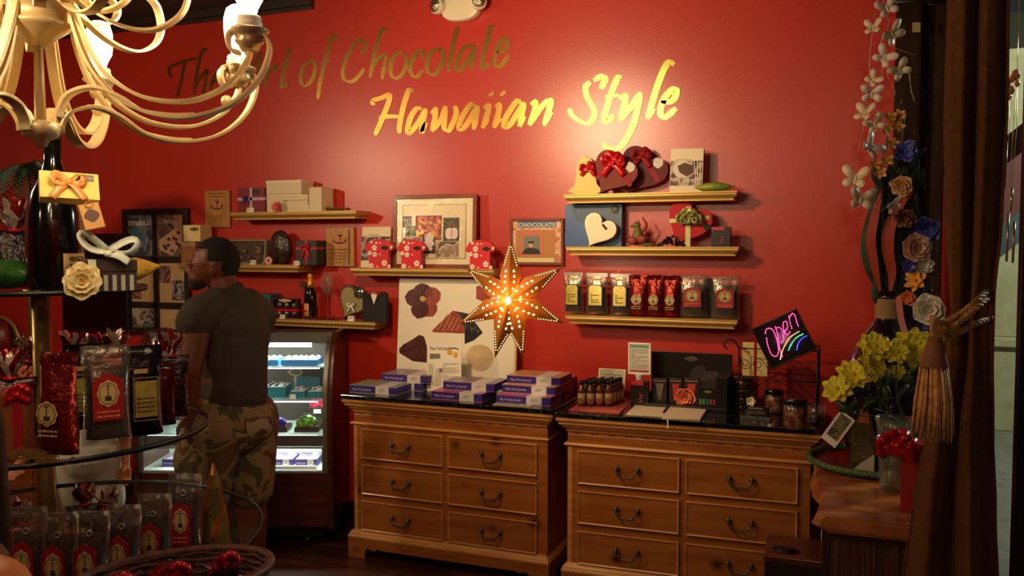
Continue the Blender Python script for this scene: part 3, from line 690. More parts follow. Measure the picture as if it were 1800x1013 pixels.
# shirt boxes
shm = [mat('shirt_red', (206, 26, 42), .5), mat('hibiscus_white', (236, 214, 200), .5), mat('hibiscus_core', (120, 90, 50), .6), mat('shirt_pink', (226, 70, 80), .5)]
def shirt_mesh(w, h):
    o = [(-.5, .66), (-.34, .93), (-.15, .97), (-.10, 1.0), (.06, 1.0), (.12, .97), (.34, .93), (.5, .72), (.44, .60), (.33, .62), (.34, .0), (-.33, .0), (-.33, .62), (-.38, .56)]
    mb = MB().prism([(x*w, z*h) for x, z in o], 0, .032, 0)
    R = random.Random(2); y = -.001
    for cx, cz_, r in [(-.14, .70, .095), (-.13, .47, .085), (-.30, .52, .075), (.20, .17, .10), (-.25, .07, .09), (.44, .72, .05), (.36, .06, .06), (-.24, .90, .05), (-.07, .87, .045), (.06, .88, .035), (.05, .47, .03), (-.05, .05, .03)]:
        for k in range(5):
            a = 2*math.pi*k/5+.3; c = (cx*w+r*w*.55*math.cos(a), cz_*h+r*w*.55*math.sin(a)); pts = []
            for q in range(8):
                b = 2*math.pi*q/8; pts.append((c[0]+r*w*.42*math.cos(b), c[1]+r*w*.42*math.sin(b)))
            mb.prism(pts, y-.0001*k, 0, 1)
        mb.prism([(cx*w+r*w*.22*math.cos(b), cz_*h+r*w*.22*math.sin(b)) for b in [2*math.pi*q/8 for q in range(8)]], y-.001, y, 2)
    for i in range(9):
        x, z = R.uniform(-.28, .28)*w, R.uniform(.05, .55)*h; mb.tube([(x+.008*math.cos(b), y*.4, z+.008*math.sin(b)) for b in [q for q in range(5)]], .0007, 4, 3)
    return mb
first = None
for i, (a, b) in enumerate([(640, 691), (697, 748), (817, 870)]):
    xc, w, h = span(a, b, 421.5, 472, -.14)
    lab = ['red floral shirt shaped box in front of the upright booklet', 'red floral shirt shaped box in front of the framed collage\'s lower corner', 'red floral shirt shaped box at the far end of shelf, above the star'][i]
    if not first:
        first = t = thing('shirt_box', lab, 'box', (xc, -.14, ZM), 0, 'red aloha shirt boxes')
        shirt_mesh(w, h).build('shirt_front', shm, t)
        emblem(t, (w*.22, h*.70), w*.26, h*.14, ink, None, -.003)
        MB().prism([(-.13*w, h*.97), (-.05*w, h*.90), (.0, h*.95), (.06*w, h*.90), (.1*w, h*.97), (.04*w, h*1.01), (-.08*w, h*1.01)], -.004, .004).build('collar', shm[0], t)
    else: dup(first, (xc, -.14, ZM), 0, lab, scale=(w/w0, 1, h/h0))
    if i == 0: w0, h0 = w, h
# ---------------------------------------------------------------- framed CHOCOLATE picture
t, w, h = framed('framed_picture', 'small brown framed picture headed CHOCOLATE behind the star lantern', 'picture', (896, 990), (384, 466), -.03, .014, frm_w, .028)
xx = lambda px: -w/2+w*(px-1305)/(1718-1305); zz = lambda py: h*(1-(py-283)/(650-283))
picture(t, xx(1320), xx(1695), zz(632), zz(300), .010, splotch('shopfront_print', (206, 150, 110), (222, 180, 150), (186, 110, 80), 20), 'print')
MB().box(xx(1365), xx(1660), .008, .010, zz(355), zz(303)).build('header_band', mat('print_blue', (92, 110, 140), .6), t)
text('CHOCOLATE', .030, mat('print_cream', (236, 220, 190), .5), t, ((xx(1365)+xx(1660))/2, .0075, zz(350)), fit=xx(1655)-xx(1370))
mb = MB().box(xx(1350), xx(1650), .008, .010, zz(600), zz(375), 0).box(xx(1390), xx(1560), .007, .008, zz(575), zz(390), 1).box(xx(1410), xx(1535), .006, .007, zz(555), zz(420), 2)
mb.prism([(xx(a), zz(b)) for a, b in [(1395, 565), (1420, 525), (1450, 515), (1485, 515), (1530, 530), (1545, 565)]], .005, .006, 3)
mb.prism([(xx(1468+18*math.cos(a*.5)), zz(492+24*math.sin(a*.5))) for a in range(12)], .0045, .005, 4)
mb.prism([(xx(a), zz(b)) for a, b in [(1445, 480), (1450, 462), (1490, 462), (1495, 480)]], .004, .0045, 3)
mb.box(xx(1340), xx(1650), .006, .008, zz(628), zz(595), 5)
mb.build('shop_print', [mat('print_tan', (180, 120, 66), .6), mat('print_rose', (200, 110, 84), .6), mat('print_grey', (120, 120, 110), .6), mat('print_dark', (34, 28, 28), .6), mat('print_face', (200, 150, 120), .6), mat('print_sand', (210, 200, 150), .6)], t)
# ---------------------------------------------------------------- plaques
pw = wood('plaque_oak', (188, 132, 70), (166, 110, 54), scale=6, stretch=(8, 1, 1), rough=.4)
def plaque(px, py, label, side, logo):
    xc, w, h = span(px[0], px[1], py[0], py[1], -.02); z0 = at(sum(px)/2, py[1], -.02).z
    t = thing('award_plaque', label, 'plaque', (xc, -.02, z0), 0, 'wooden award plaques')
    MB().box(-w/2, w/2, 0, .018, 0, h).build('board', pw, t, bevel=.003)
    pi = mat('burnt_ink', (104, 62, 28), .6)
    zl = h*(.66 if logo else .56)
    mb = MB()
    mb.tube(catmull([(-w*.22, -.001, zl+h*.05), (-w*.2, -.001, zl-h*.02), (0, -.001, zl-h*.06), (w*.2, -.001, zl-h*.02), (w*.22, -.001, zl+h*.05)], 4), .0035, 6)
    mb.tube([(-.0, -.001, zl-h*.03), (.003, -.001, zl+h*.08), (0, -.001, zl+h*.14)], .0022, 5)
    for a in (-2.4, -1.6, -.7, .2, 1.0): mb.tube([(0, -.001, zl+h*.13), (math.cos(a+1.6)*w*.10, -.001, zl+h*.13+math.sin(a+1.6)*h*.04)], .002, 5)
    mb.build('crest', mat('crest_navy', (38, 22, 34), .6), t)
    MB().prism([(-w*.17, zl-h*.0), (-w*.13, zl+h*.07), (-w*.03, zl+h*.04), (w*.03, zl+h*.04), (w*.15, zl+h*.10), (w*.19, zl+h*.02), (0, zl-h*.03)], -.0006, 0).build('crest_fill', mat('crest_salmon', (200, 110, 70), .6), t)
    if logo:
        for s_, z, k in [('ALOHA AWARD', .42, .7), ('Sweet Vacation', .33, .62), ('Destination', .26, .5), ('BEST OF MAUI', .18, .62), ('2012', .09, .24)]:
            text(s_, .014, pi, t, (-w*.05, -.0012, h*z), fit=w*k)
        MB().box(w*.30, w*.36, -.0006, 0, h*.06, h*.94).build('engraved_band', pi, t)
    else:
        for s_, z, k in [('ALOHA AWARD', .90, .7), ('Sweet Vacation Pick', .82, .7), ('Best of Maui', .30, .4), ('Destination', .24, .45), ('2011', .17, .2)]:
            text(s_, .012, pi, t, (0, -.0012, h*z), fit=w*k)
plaque((360, 403), (335, 400), 'wooden award plaque hanging above the man\'s head', 0, 0)
plaque((573, 622), (400, 469), 'wooden award plaque with dark crest above the wine glass', 0, 1)
# ---------------------------------------------------------------- framed magazine board
t, w, h = framed('magazine_frame', 'black framed board of six magazine pages including maui cover', 'picture', (216, 330), (367, 588), -.035, .03, mat('frame_black_brown', (30, 20, 15), .5), .03)
xx = lambda px: -w/2+w*(px-55)/(470-55); zz = lambda py: h*(1-(py-98)/(900-98))
MB().box(xx(249), xx(272), .004, .02, zz(890), zz(110)).box(xx(60), xx(465), .004, .02, zz(437), zz(408)).box(xx(60), xx(465), .004, .02, zz(728), zz(702)).build('mullions', mat('frame_black_brown', (0, 0, 0)), t)
wave = splotch('print_wave', (38, 84, 108), (110, 150, 160), (28, 56, 76), 9)
a = picture(t, xx(90), xx(243), zz(397), zz(140), .010, wave, 'magazine_cover')
text('maui', .06, white, t, ((xx(90)+xx(243))/2, .009, zz(203)), fit=xx(238)-xx(94), bold=.0012)
text('Luxury', .02, mat('print_orange', (226, 130, 90), .5), t, (xx(150), .009, zz(328)), fit=xx(183)-xx(112))
mb = MB().prism([(xx(x), zz(z)) for x, z in [(92, 240), (140, 205), (190, 260), (205, 330), (170, 300), (130, 290)]], .0088, .010); mb.build('wave_print', mat('print_teal', (40, 110, 130), .5), t)
a = picture(t, xx(275), xx(436), zz(400), zz(140), .010, splotch('print_table', (70, 50, 46), (120, 100, 90), (50, 40, 40), 8), 'magazine_cover')
text('Dining', .05, mat('print_light', (200, 190, 180), .5), t, ((xx(292)+xx(388))/2, .009, zz(193)), fit=xx(388)-xx(292))
MB().prism([(xx(x), zz(z)) for x, z in [(285, 300), (400, 215), (434, 240), (434, 310), (370, 395), (290, 360)]], .0088, .010).build('plate_print', mat('print_peach', (206, 160, 130), .5), t)
mb = MB()
for x, z in [(350, 292), (380, 285), (410, 250), (320, 335), (345, 330), (370, 365), (400, 320), (330, 350), (415, 330), (395, 295)]: mb.ball((xx(x), .0086, zz(z)), (.014, .001, .011), 8, 6)
mb.build('chocolate_print', mat('print_choc', (40, 26, 26), .5), t)
MB().box(xx(385), xx(436), .0084, .0088, zz(240), zz(140)).build('side_note', mat('print_tan2', (200, 160, 110), .6), t)
pg = mat('page_tan', (206, 172, 116), .6)
def page(x0, x1, z1, z0, cols, photos, seed):
    picture(t, xx(x0), xx(x1), zz(z0), zz(z1), .010, pg, 'magazine_page')
    mb = MB(); n = int((z0-z1)/7)
    for c0, c1 in cols: lines(mb, xx(c0), xx(c1), zz(z0-6), zz(z1+6), n, .0094, th=.0014, seed=seed)
    mb.build('printed_text', mat('ink_tan', (130, 104, 70), .7), t)
    for j, (a, b, c, d, m) in enumerate(photos): picture(t, xx(a), xx(b), zz(d), zz(c), .0088-.0002*j, m)
s1 = splotch('photo_wine', (96, 50, 46), (150, 110, 100), (60, 36, 36), 22); s2 = splotch('photo_bw', (40, 34, 34), (180, 170, 160), (60, 50, 50), 28)
page(98, 248, 444, 693, [(170, 205), (210, 244)], [(98, 165, 585, 678, s1)], 1)
page(284, 442, 444, 693, [(288, 355), (362, 438)], [(284, 355, 462, 570, s1), (362, 440, 548, 680, s2)], 2)
page(98, 250, 738, 858, [], [(98, 170, 742, 855, splotch('photo_cloud', (180, 165, 140), (120, 100, 80), (90, 70, 60), 14)), (170, 250, 742, 830, s2), (170, 250, 830, 858, mat('photo_teal_strip', (50, 110, 104), .6))], 3)
page(284, 442, 738, 865, [(288, 358), (364, 438)], [], 4)
MB().box(-w/2+.03, w/2-.03, .0050, .0056, .03, h-.03).build('picture_glass', film('picture_glass_film', (0, 0, 0)), t)
# black screen left of it
xc, w, h = span(108, 224, 411, 583, -.06); z0 = at(166, 583, -.06).z
t = thing('wall_screen', 'large black flat screen on the red wall beside the magazine frame', 'screen', (xc, -.06, z0))
MB().box(-w/2, w/2, .0, .05, 0, h).build('casing', black, t, bevel=.004)
MB().box(-w/2+.02, w/2-.02, -.0015, 0, .02, h-.02).build('display', mat('screen_off', (8, 8, 9), .2), t)
# ---------------------------------------------------------------- right top shelf
Y = -.088
xc, w, h = span(998, 1058, 272, 341, Y)
t = thing('bell_box', 'pale yellow bell shaped box with a red bow, left of the heart boxes', 'gift box', (xc, Y, ZR1))
bell = [(-.5, .10), (-.36, .04), (-.1, 0), (.25, 0), (.42, .04), (.5, .12), (.36, .26), (.30, .5), (.28, .72), (.18, .92), (.0, 1.0), (-.15, .93), (-.24, .75), (-.26, .45), (-.32, .24)]
MB().prism([(x*w, z*h) for x, z in bell], 0, .03).build('body', mat('butter_card', (236, 200, 110), .5), t, bevel=.002)
bow(t, (.02, -.006, h*.66), .058, red_rib, loops=3, seed=7, droop=.6, wide=.4)
t = heartbox('brown heart shaped gift box with big red bow in front of its darker twin', (at(1082, 340, -.14).x, -.140, ZR1), .23, .215, .045, mat('heart_brown', (120, 44, 34), .6, spec=.25), a=-.55, lean=-.12)
def sash(t, x0, z0, x1, z1, w, m, y=-.0015, name='ribbon'):
    return MB().strap([(x0, y, z0), ((x0+x1)/2, y-.0006, (z0+z1)/2), (x1, y, z1)], (-(z1-z0), 0, x1-x0), w, .0015).build(name, m, t)
sash(t, -.100, .075, -.005, .18, .022, dark_rib); sash(t, -.005, .14, .075, .035, .022, dark_rib)
bow(t, (-.012, -.010, .150), .085, red_rib, loops=4, seed=8, droop=.75, wide=.42)
def sticker(t, x, z, w, h, m, a=.3, y=-.0012):
    pts = rot2([(w/2*math.cos(2*math.pi*i/16)*(1+.12*math.cos(i*2.4)), h/2*math.sin(2*math.pi*i/16)*(1+.1*math.sin(i*1.9))) for i in range(16)], a, False)
    return MB().prism([(x+a_, z+b_) for a_, b_ in pts], y, 0).build('sticker', m, t)
sil = mat('silver_sticker', (198, 188, 172), .6)
sticker(t, .070, .128, .042, .050, sil)
t = heartbox('dark maroon heart shaped gift box leaning behind brown heart box', (at(1128, 338, -.07).x+.012, -.070, ZR1), .25, .235, .035, mat('heart_maroon', (86, 22, 24), .6, spec=.25), a=-.55, lean=-.07)
sash(t, -.02, .20, .07, .06, .024, dark_rib)
bow(t, (-.012, -.008, .185), .07, dark_rib, loops=3, seed=9, droop=.8, wide=.42)
sticker(t, .066, .150, .050, .052, sil, .5)
xc, w, h = span(1179, 1236, 259, 336, -.09)
t = thing('booklet', 'thick cream booklet with photo cover at the right of the top shelf', 'book', (xc, -.115, ZR1), -.0, rot=(-.07, .02, .05))
MB().box(-w/2, w/2, 0, .035, 0, h).build('cover', cream, t, bevel=.001)
MB().box(w/2, w/2+.0015, .004, .032, .004, h-.004).build('pages', mat('book_dark_edge', (60, 30, 24), .6), t)
picture(t, -w/2+.002, w/2-.004, h*.15, h*.72, -.001, splotch('cover_choc', (86, 48, 36), (190, 170, 150), (60, 34, 26), 16), 'cover_photo')
mb = MB()
mb.prism([(-w*.12+.046*math.cos(a*.4), h*.53+.042*math.sin(a*.4)) for a in range(16)], -.0018, -.001, 0)
mb.prism([(-w*.28, h*.6), (-w*.05, h*.68), (w*.2, h*.60), (w*.22, h*.45), (0, h*.36), (-w*.22, h*.46)], -.0025, -.0018, 1)
for i in range(3): mb.strap([(w*(.22+i*.1), -.0022, h*.72), (w*(.30+i*.06), -.0022, h*.17)], (1, 0, 0), .004, .0006, 0)
mb.strap([(-w*.1, -.0024, h*.24), (w*.45, -.0024, h*.32)], (0, 0, 1), .005, .0006, 0)
mb.build('cover_print', [mat('print_pale2', (214, 200, 180), .6), mat('print_choc2', (80, 48, 34), .6)], t)
mb = MB(); lines(mb, -w*.35, w*.35, h*.73, h*.76, 1, -.0015); mb.build('printed_text', greyink, t)
xc, w, h = span(1219, 1289, 319, 335, -.13)
t = thing('cacao_pod', 'pointed yellow green cacao pod lying beside the cream booklet', 'pod', (xc, -.118, ZR1))
mb = MB(); prof = []
for i in range(15):
    u = i/14; prof.append((max(.0001, .5*math.sin(math.pi*u)**.75), u-.5))
vs = []; fs = []; seg = 20
for r, z in prof:
    for k in range(seg):
        a = 2*math.pi*k/seg; rr = r*(1+.07*math.cos(10*a)); vs.append((z*w, rr*math.sin(a)*.052, h*.5+rr*math.cos(a)*h))
fs = [(i*seg+k, i*seg+(k+1) % seg, (i+1)*seg+(k+1) % seg, (i+1)*seg+k) for i in range(14) for k in range(seg)]
mb.add(vs, fs, 0, True)
podm = mat('green_pod', (150, 150, 40), .45, col2=(96, 128, 34), nscale=22, bump=.3)
mb.build('husk', podm, t)
MB().tube([(w*.49, 0, h*.5), (w*.53, 0, h*.55)], .004, 6).build('stalk', mat('twig_bark', (62, 52, 26)), t)
# ---------------------------------------------------------------- right middle shelf
xc, w, h = span(996, 1096, 358, 433, -.05)
t = thing('blue_box', 'large blue presentation box with round seal behind white heart box', 'box', (xc-.005, -.066, ZR2), rot=(-.03, 0, 0))
bl = mat('blue_card', (44, 84, 140), .35, col2=(52, 94, 150), nscale=3)
MB().box(-w/2, w/2, 0, .05, 0, h).build('body', bl, t, bevel=.002)
MB().prism([(-w*.44, h), (w*.5, h), (w*.5, h*.45), (-w*.06, h*.55), (-w*.28, h*.62)], -.002, 0).build('flap', mat('blue_card_flap', (36, 72, 104), .4), t, bevel=.001)
MB().lathe([(.0001, 0), (.022, 0), (.022, .0015), (.0001, .0015)], 20, 0, TM(w*.38, -.002, h*.87, rx=math.pi/2)).build('seal', mat('seal_taupe', (96, 96, 86), .5), t)
t = heartbox('cream white heart shaped box leaning in front of the blue box', (at(1055, 432, -.13).x, -.135, ZR2), .172, .165, .052, mat('tan_side', (170, 140, 100), .5), a=-.5, lean=-.08, lidm=mat('ivory_lid', (240, 226, 190), .4))
o = rot2(heart(.155, .148), -.5); MB().prism([(x, z+.007) for x, z in o], -.0012, 0).build('lid_panel', mat('ivory_panel', (232, 214, 176), .45), t)
MB().box(-.017, .017, -.003, 0, -.006, .006, 0, TM(.022, 0, .098, ry=.85)).build('emblem', ink, t)
# floral figure
t = thing('floral_figurine', 'green and red flower arrangement figurine between white heart and berries', 'figurine', (at(1120, 432, -.12).x, -.105, ZR2))
lf = mat('velvet_leaf', (112, 104, 50), .6, col2=(90, 84, 40), nscale=30); vr = mat('velvet_red', (130, 30, 22), .55)
mb = MB(); R = random.Random(11)
for i in range(13):
    a = -.3+math.pi*i/12*1.15; L = R.uniform(.05, .085)
    d = Vector((math.cos(a)*L, -abs(math.sin(i*1.7))*.03, abs(math.sin(a))*.02+.004)); mb.strap([(0, 0, .012), (d.x*.5, d.y*.6, d.z+.014), (d.x, d.y, d.z*.6)], (0, .6, .8), [.012, .026, .003], .002)
mb.build('base_leaves', lf, t)
for x, z, a, nm in [(-.022, .03, .4, 0), (.024, .036, -.5, 0)]:
    MB().ball((x, -.028, z), (.026, .008, .020), 12, 8, 0, TM(0, 0, 0)).build('red_petal', vr, t)
MB().lathe([(.0001, .02), (.026, .03), (.030, .045), (.022, .075), (.012, .095), (.0001, .10)], 16).build('body', lf, t)
MB().ball((-.006, 0, .105), (.020, .016, .017)).ball((-.026, -.006, .100), (.012, .008, .007)).ball((.0, .004, .122), (.005, .003, .010)).build('head', lf, t)
MB().tube(catmull([(.012, 0, .07), (.034, 0, .085), (.042, 0, .11), (.030, 0, .13), (.022, 0, .145)], 5), [.009-.0003*i for i in range(21)], 8).build('tail_petal', vr, t)
t = thing('berry_spray', 'spray of dark glossy berries lying beside the red heart box', 'berries', (at(1180, 432, -.13).x, -.142, ZR2))
mb = MB(); R = random.Random(12)
for i in range(60):
    u = R.uniform(-1, 1); mb.ball((.062*u, R.uniform(-.012, .02), .008+(1-abs(u))*R.uniform(0, .052)), R.uniform(.0055, .0085), 8, 6)
tag(mb.build('berries', mat('berry_black', (36, 8, 14), .12, coat=.4), t), kind='stuff')
MB().tube(catmull([(-.075, 0, .012), (0, .005, .02), (.07, 0, .05)], 5), .002, 6).build('stem', lf, t)
t = heartbox('bright red heart shaped box with a big green ribbon bow', (at(1213, 432, -.11).x, -.118, ZR2), .215, .225, .045, mat('heart_red', (176, 18, 30), .6, spec=.25), a=-.45, lean=-.12)
gr = mat('olive_satin', (156, 152, 84), .28, .2)
sash(t, -.012, .195, -.010, .0, .024, gr)
sash(t, -.10, .125, .09, .14, .02, gr, -.002)
R = random.Random(13)
bow(t, (0, -.012, .122), .098, gr, loops=6, seed=13, tails=False, wide=.24)
bow(t, (.002, -.034, .116), .066, gr, loops=4, seed=17, tails=False, wide=.28, name='upper_bow')
sticker(t, .078, .095, .034, .036, blackg, .6)
xc, w, h = span(1250, 1284, 396, 431, -.14)
def redpack(t, w, h, d=.03):
    MB().box(-w/2, w/2, 0, d, 0, h).build('carton', mat('black_carton', (26, 16, 14), .35), t, bevel=.001)
    MB().prism([(-w*.48, h*.84), (w*.2, h*.84), (w*.2, h*1.0), (-w*.48, h*1.0)], -.0012, 0).build('red_band', mat('carton_red', (186, 40, 56), .4), t)
    mb = MB().tube([(w*.10*math.cos(a*.6)-.0, -.0015, h*.92+h*.03*math.sin(a*.6)) for a in range(11)], .001, 4)
    mb.tube(catmull([(-.06*w, -.0015, h*.18), (.12*w, -.0015, h*.22), (.02*w, -.0015, h*.32), (.14*w, -.0015, h*.44), (0, -.0015, h*.5)], 4), .0018, 5)
    mb.build('emblem', mat('carton_pink', (214, 80, 90), .4), t)
t = thing('small_carton', 'small black and red carton at the right end beside red heart box', 'box', (xc, -.14, ZR2)); redpack(t, w, h, .04)
# ---------------------------------------------------------------- pouches
filmA = film('clear_pouch_film', (200, 192, 176), .22, .22)
beans = mat('ground_coffee', (26, 16, 11), .75, col2=(46, 30, 22), nscale=90, bump=.3, bscale=200, spec=.2)
redfoil = mat('red_foil', (118, 24, 13), .26, .65, bump=.7, bscale=38)
blackfoil = mat('black_foil', (18, 16, 15), .22, .3, bump=.5, bscale=30)
goldlab = mat('gold_label', (176, 160, 66), .35, .45, col2=(206, 190, 100), nscale=40)
redlab = mat('red_label', (150, 22, 18), .45); tanc = mat('tan_crest', (190, 164, 104), .5)
silverseal = mat('seal_band', (176, 168, 150), .3, .5)
def pouch_mesh(w, h, t, z0=0, z1=1, seed=0, n=10, m=10, amp=.012, top=.0, shr=1.0, jag=0):
    """stand-up pouch: bulging lower part, flat seal at the top"""
    R = random.Random(seed); vs = []; fs = []
    ph = [R.uniform(0, 6.28) for _ in range(6)]
    for i in range(m+1):
        u = z0+(z1-z0)*i/m
        th = t*(.62+.38*math.sin(min(1, u/.45)*math.pi/2))*max(.0, 1-max(0, u-.35)/.58)**.8+.003
        ww = w*(1-.10*math.sin(math.pi*min(1, u*1.1)))*shr
        for s_ in (-1, 1):
            for j in range(n+1):
                a = -1+2*j/n; x = ww/2*a
                y = s_*th/2*math.sqrt(max(0, 1-abs(a)**2.6))*shr+amp*w*(math.sin(5*a+7*u+ph[0])*math.sin(9*u+ph[1])*.6+math.sin(11*a+ph[2]+4*u)*.25)*(1-abs(a)**4)*(.4+u*.4)
                zz_ = u*h+(jag*h*R.uniform(-1, 1) if i == m else 0)
                vs.append((x, y, zz_))
    k = 2*(n+1)
    for i in range(m):
        for j in range(n):
            fs.append((i*k+j, i*k+j+1, (i+1)*k+j+1, (i+1)*k+j)); b = n+1
            fs.append((i*k+b+j+1, i*k+b+j, (i+1)*k+b+j, (i+1)*k+b+j+1))
        fs.append((i*k+n+1, i*k, (i+1)*k, (i+1)*k+n+1)); fs.append((i*k+n, i*k+2*n+1, (i+1)*k+2*n+1, (i+1)*k+n))
    fs.append([j for j in range(n, -1, -1)]+[n+1+j for j in range(n+1)]); e = m*k
    fs.append([e+j for j in range(n+1)]+[e+n+1+j for j in range(n, -1, -1)])
    return MB().add(vs, fs, 0, True)
def crest(t, cx, cz_, w, h, y, m=tanc):
    pts = []
    for i in range(28):
        a = 2*math.pi*i/28; k = 1+.07*math.cos(8*a); pts.append((cx+w/2*math.cos(a)*k, cz_+h/2*math.sin(a)*k))
    MB().prism(pts, y-.001, y).build('crest', m, t)
    mb = MB().tube([(cx+w*.40*math.cos(a*.314), y-.0012, cz_+h*.41*math.sin(a*.314)) for a in range(20)], w*.018, 4, closed=True)
    mb.box(cx-w*.022, cx+w*.022, y-.0018, y-.001, cz_-h*.1, cz_+h*.33).box(cx-w*.15, cx+w*.15, y-.0018, y-.001, cz_-h*.28, cz_-h*.10)
    for a in (.5, 1.1, 2.0, 2.7): mb.tube([(cx, y-.0014, cz_+h*.31), (cx+w*.17*math.cos(a), y-.0014, cz_+h*.24+h*.1*math.sin(a))], w*.014, 4)
    mb.build('crest_print', mat('crest_dark', (52, 46, 30), .6), t)
def pouch(kind, label, loc, w, h, d, rz=0, seed=0, group=None, rx=0, body=None):
    t = thing('coffee_pouch', label, 'pouch', loc, 0, group, rot=(rx, 0, rz)); fy = -d*.5-.0035
    if kind == 'gold':
        pouch_mesh(w, h, d, 0, 1, seed).build('clear_film', filmA, t)
        pouch_mesh(w*.86, h, d*.86, .07, .66, seed, shr=.95).build('contents', beans, t)
        MB().box(-w*.30, w*.30, fy-.0014, fy-.0006, h*.22, h*.72).build('label', mat('label_dark', (40, 38, 20), .4), t, bevel=.0)
        MB().prism([(-w*.27, h*.24), (w*.27, h*.24), (w*.27, h*.64), (w*.2, h*.70), (-w*.2, h*.70), (-w*.27, h*.64)], fy-.0022, fy-.0014).build('label_panel', goldlab, t)
        mb = MB(); lines(mb, -w*.18, w*.18, h*.28, h*.5, 4, fy-.0028, seed=seed); mb.build('printed_text', mat('label_ink', (60, 56, 20), .6), t)
        MB().box(-w*.22, w*.22, -.0040-d*.1, -.003-d*.1, h*.80, h*.86).build('name_strip', tanc, t)
        MB().box(-w*.46, w*.46, -.0055, .004, h*.90, h*.985).build('seal_band', silverseal, t)
    elif kind == 'red':
        pouch_mesh(w, h, d, 0, 1, seed, amp=.05, jag=.02).build('foil_bag', redfoil, t)
        crest(t, -w*.05, h*.42, w*.55, h*.24, fy-.001)
        MB().tube([(w*.1+.005*math.cos(a*.63), fy+.006, h*.68+.004*math.sin(a*.63)) for a in range(10)], .0012, 5, closed=True).build('valve', redlab, t)
        mb = MB(); lines(mb, -w*.3, w*.2, h*.18, h*.27, 2, fy-.001, seed=seed); mb.build('printed_text', tanc, t)
        mb = MB(); R = random.Random(seed)
        for i in range(9):
            x = -w*.45+w*.9*i/8; mb.add([(x-.008, -.004, h*.9), (x+.010, -.008+R.uniform(-.01, .01), h*.92), (x+R.uniform(-.008, .008), R.uniform(-.02, .01), h*R.uniform(.97, 1.05))], [(0, 1, 2)])
        mb.build('crimped_top', redfoil, t, solid=.0008)
    elif kind == 'dark':
        pouch_mesh(w, h, d, 0, 1, seed).build('clear_film', filmA, t)
        pouch_mesh(w*.90, h, d*.88, .06, .78, seed, shr=.95).build('contents', beans, t)
        MB().prism([(-w*.30, h*.26), (w*.30, h*.26), (w*.30, h*.66), (0, h*.74), (-w*.30, h*.66)], fy-.0022, fy-.0008).build('label', redlab, t, bevel=.0004)
        crest(t, 0, h*.53, w*.42, h*.26, fy-.0024)
        mb = MB(); lines(mb, -w*.22, w*.22, h*.28, h*.37, 2, fy-.003, seed=seed); mb.build('printed_text', mat('label_pale_ink', (200, 120, 90), .6), t)
        MB().tube([(.007*math.cos(a*.63), -.006-d*.14, h*.80+.007*math.sin(a*.63)) for a in range(10)], .0018, 5, closed=True).build('hang_hole', silverseal, t)
        MB().box(-w*.46, w*.46, -.0055, .004, h*.90, h*.99).build('seal_band', film('seal_film', (170, 160, 145), .35, .3), t)
    elif kind == 'black':
        pouch_mesh(w, h, d, 0, 1, seed, amp=.03).build('foil_bag', blackfoil, t)
        MB().box(-w*.24, w*.30, fy-.003, fy-.0016, h*.22, h*.62).build('label', goldlab, t)
        MB().frame(-w*.28, w*.34, h*.18, h*.66, .0015, fy-.0022, fy-.0012).build('label_border', tanc, t)
        mb = MB(); lines(mb, -w*.2, w*.26, h*.26, h*.45, 4, fy-.0036, seed=seed); mb.build('printed_text', mat('label_ink', (60, 56, 20)), t)
        MB().box(-w*.24, w*.10, -d*.32-.006, -d*.32-.004, h*.70, h*.75).build('name_strip', tanc, t)
    return t
Yp = -.085
for i, (a, b, kind, lab) in enumerate([
    (990, 1027, 'gold', 'clear pouch with gold label at the far left of the pouch row'),
    (1029, 1070, 'gold', 'clear gold labelled pouch, second from left on pouch shelf'),
    (1072, 1112, 'gold', 'clear pouch with brightly lit gold label beside red foil bags'),
    (1106, 1140, 'red', 'red foil coffee bag beside the clear gold labelled pouches'),
    (1137, 1168, 'red', 'red foil coffee bag in the middle of the three on the shelf'),
    (1166, 1196, 'red', 'red foil coffee bag next to the dark clear pouch'),
    (1193, 1245, 'dark', 'clear pouch with red label beside the three red foil bags'),
    (1250, 1302, 'dark', 'clear pouch with red label at right end of the shelf')]):
    yy = Yp-(.012 if kind == 'red' else 0)
    xc, w, h = span(a, b, 481, 556, yy)
    grp = {'gold': 'clear pouches with gold labels', 'red': 'red foil coffee bags', 'dark': 'clear pouches with red labels'}[kind]
    pouch(kind, lab, (xc, yy, ZR3), w, h*(1.0 if kind != 'red' else .97), .06, 0, 20+i, grp)
xc = at(1246, 520, -.05).x; t = thing('dark_carton', 'dark carton standing back between the two clear red label pouches', 'box', (xc, -.055, ZR3)); MB().box(-.03, .03, 0, .04, 0, .19).build('body', mat('maroon_dark', (40, 10, 10), .5), t, bevel=.001)
# ---------------------------------------------------------------- star lantern
sc_c = atd(897, 527, 3.60)
t = thing('star_lantern', 'glowing seven pointed brown paper star lantern pierced with small holes', 'lantern', sc_c, TH*.6)
sm = bpy.data.materials.new('lantern_paper'); sm.use_nodes = True; MATS['lantern_paper'] = sm; nt = sm.node_tree
b = nt.nodes['Principled BSDF']; b.inputs['Base Color'].default_value = lin((142, 88, 30)); b.inputs['Roughness'].default_value = .4; b.inputs['Metallic'].default_value = .35
tl = nt.nodes.new('ShaderNodeBsdfTranslucent'); tl.inputs[0].default_value = lin((200, 110, 30)); mx = nt.nodes.new('ShaderNodeMixShader'); mx.inputs[0].default_value = .15
nt.links.new(b.outputs[0], mx.inputs[1]); nt.links.new(tl.outputs[0], mx.inputs[2]); nt.links.new(mx.outputs[0], nt.nodes['Material Output'].inputs[0])
glow = mat('lantern_glow', (255, 226, 170), .5, emit=4, ecol=(255, 214, 150))
tips = [(898, 418), (990, 468), (994, 568), (921, 630), (869, 632), (802, 572), (816, 470)]
c0 = (897, 527); k = 3.6/1500
TP = [((px-897)*k, (527-py)*k) for px, py in tips]
hub = .055
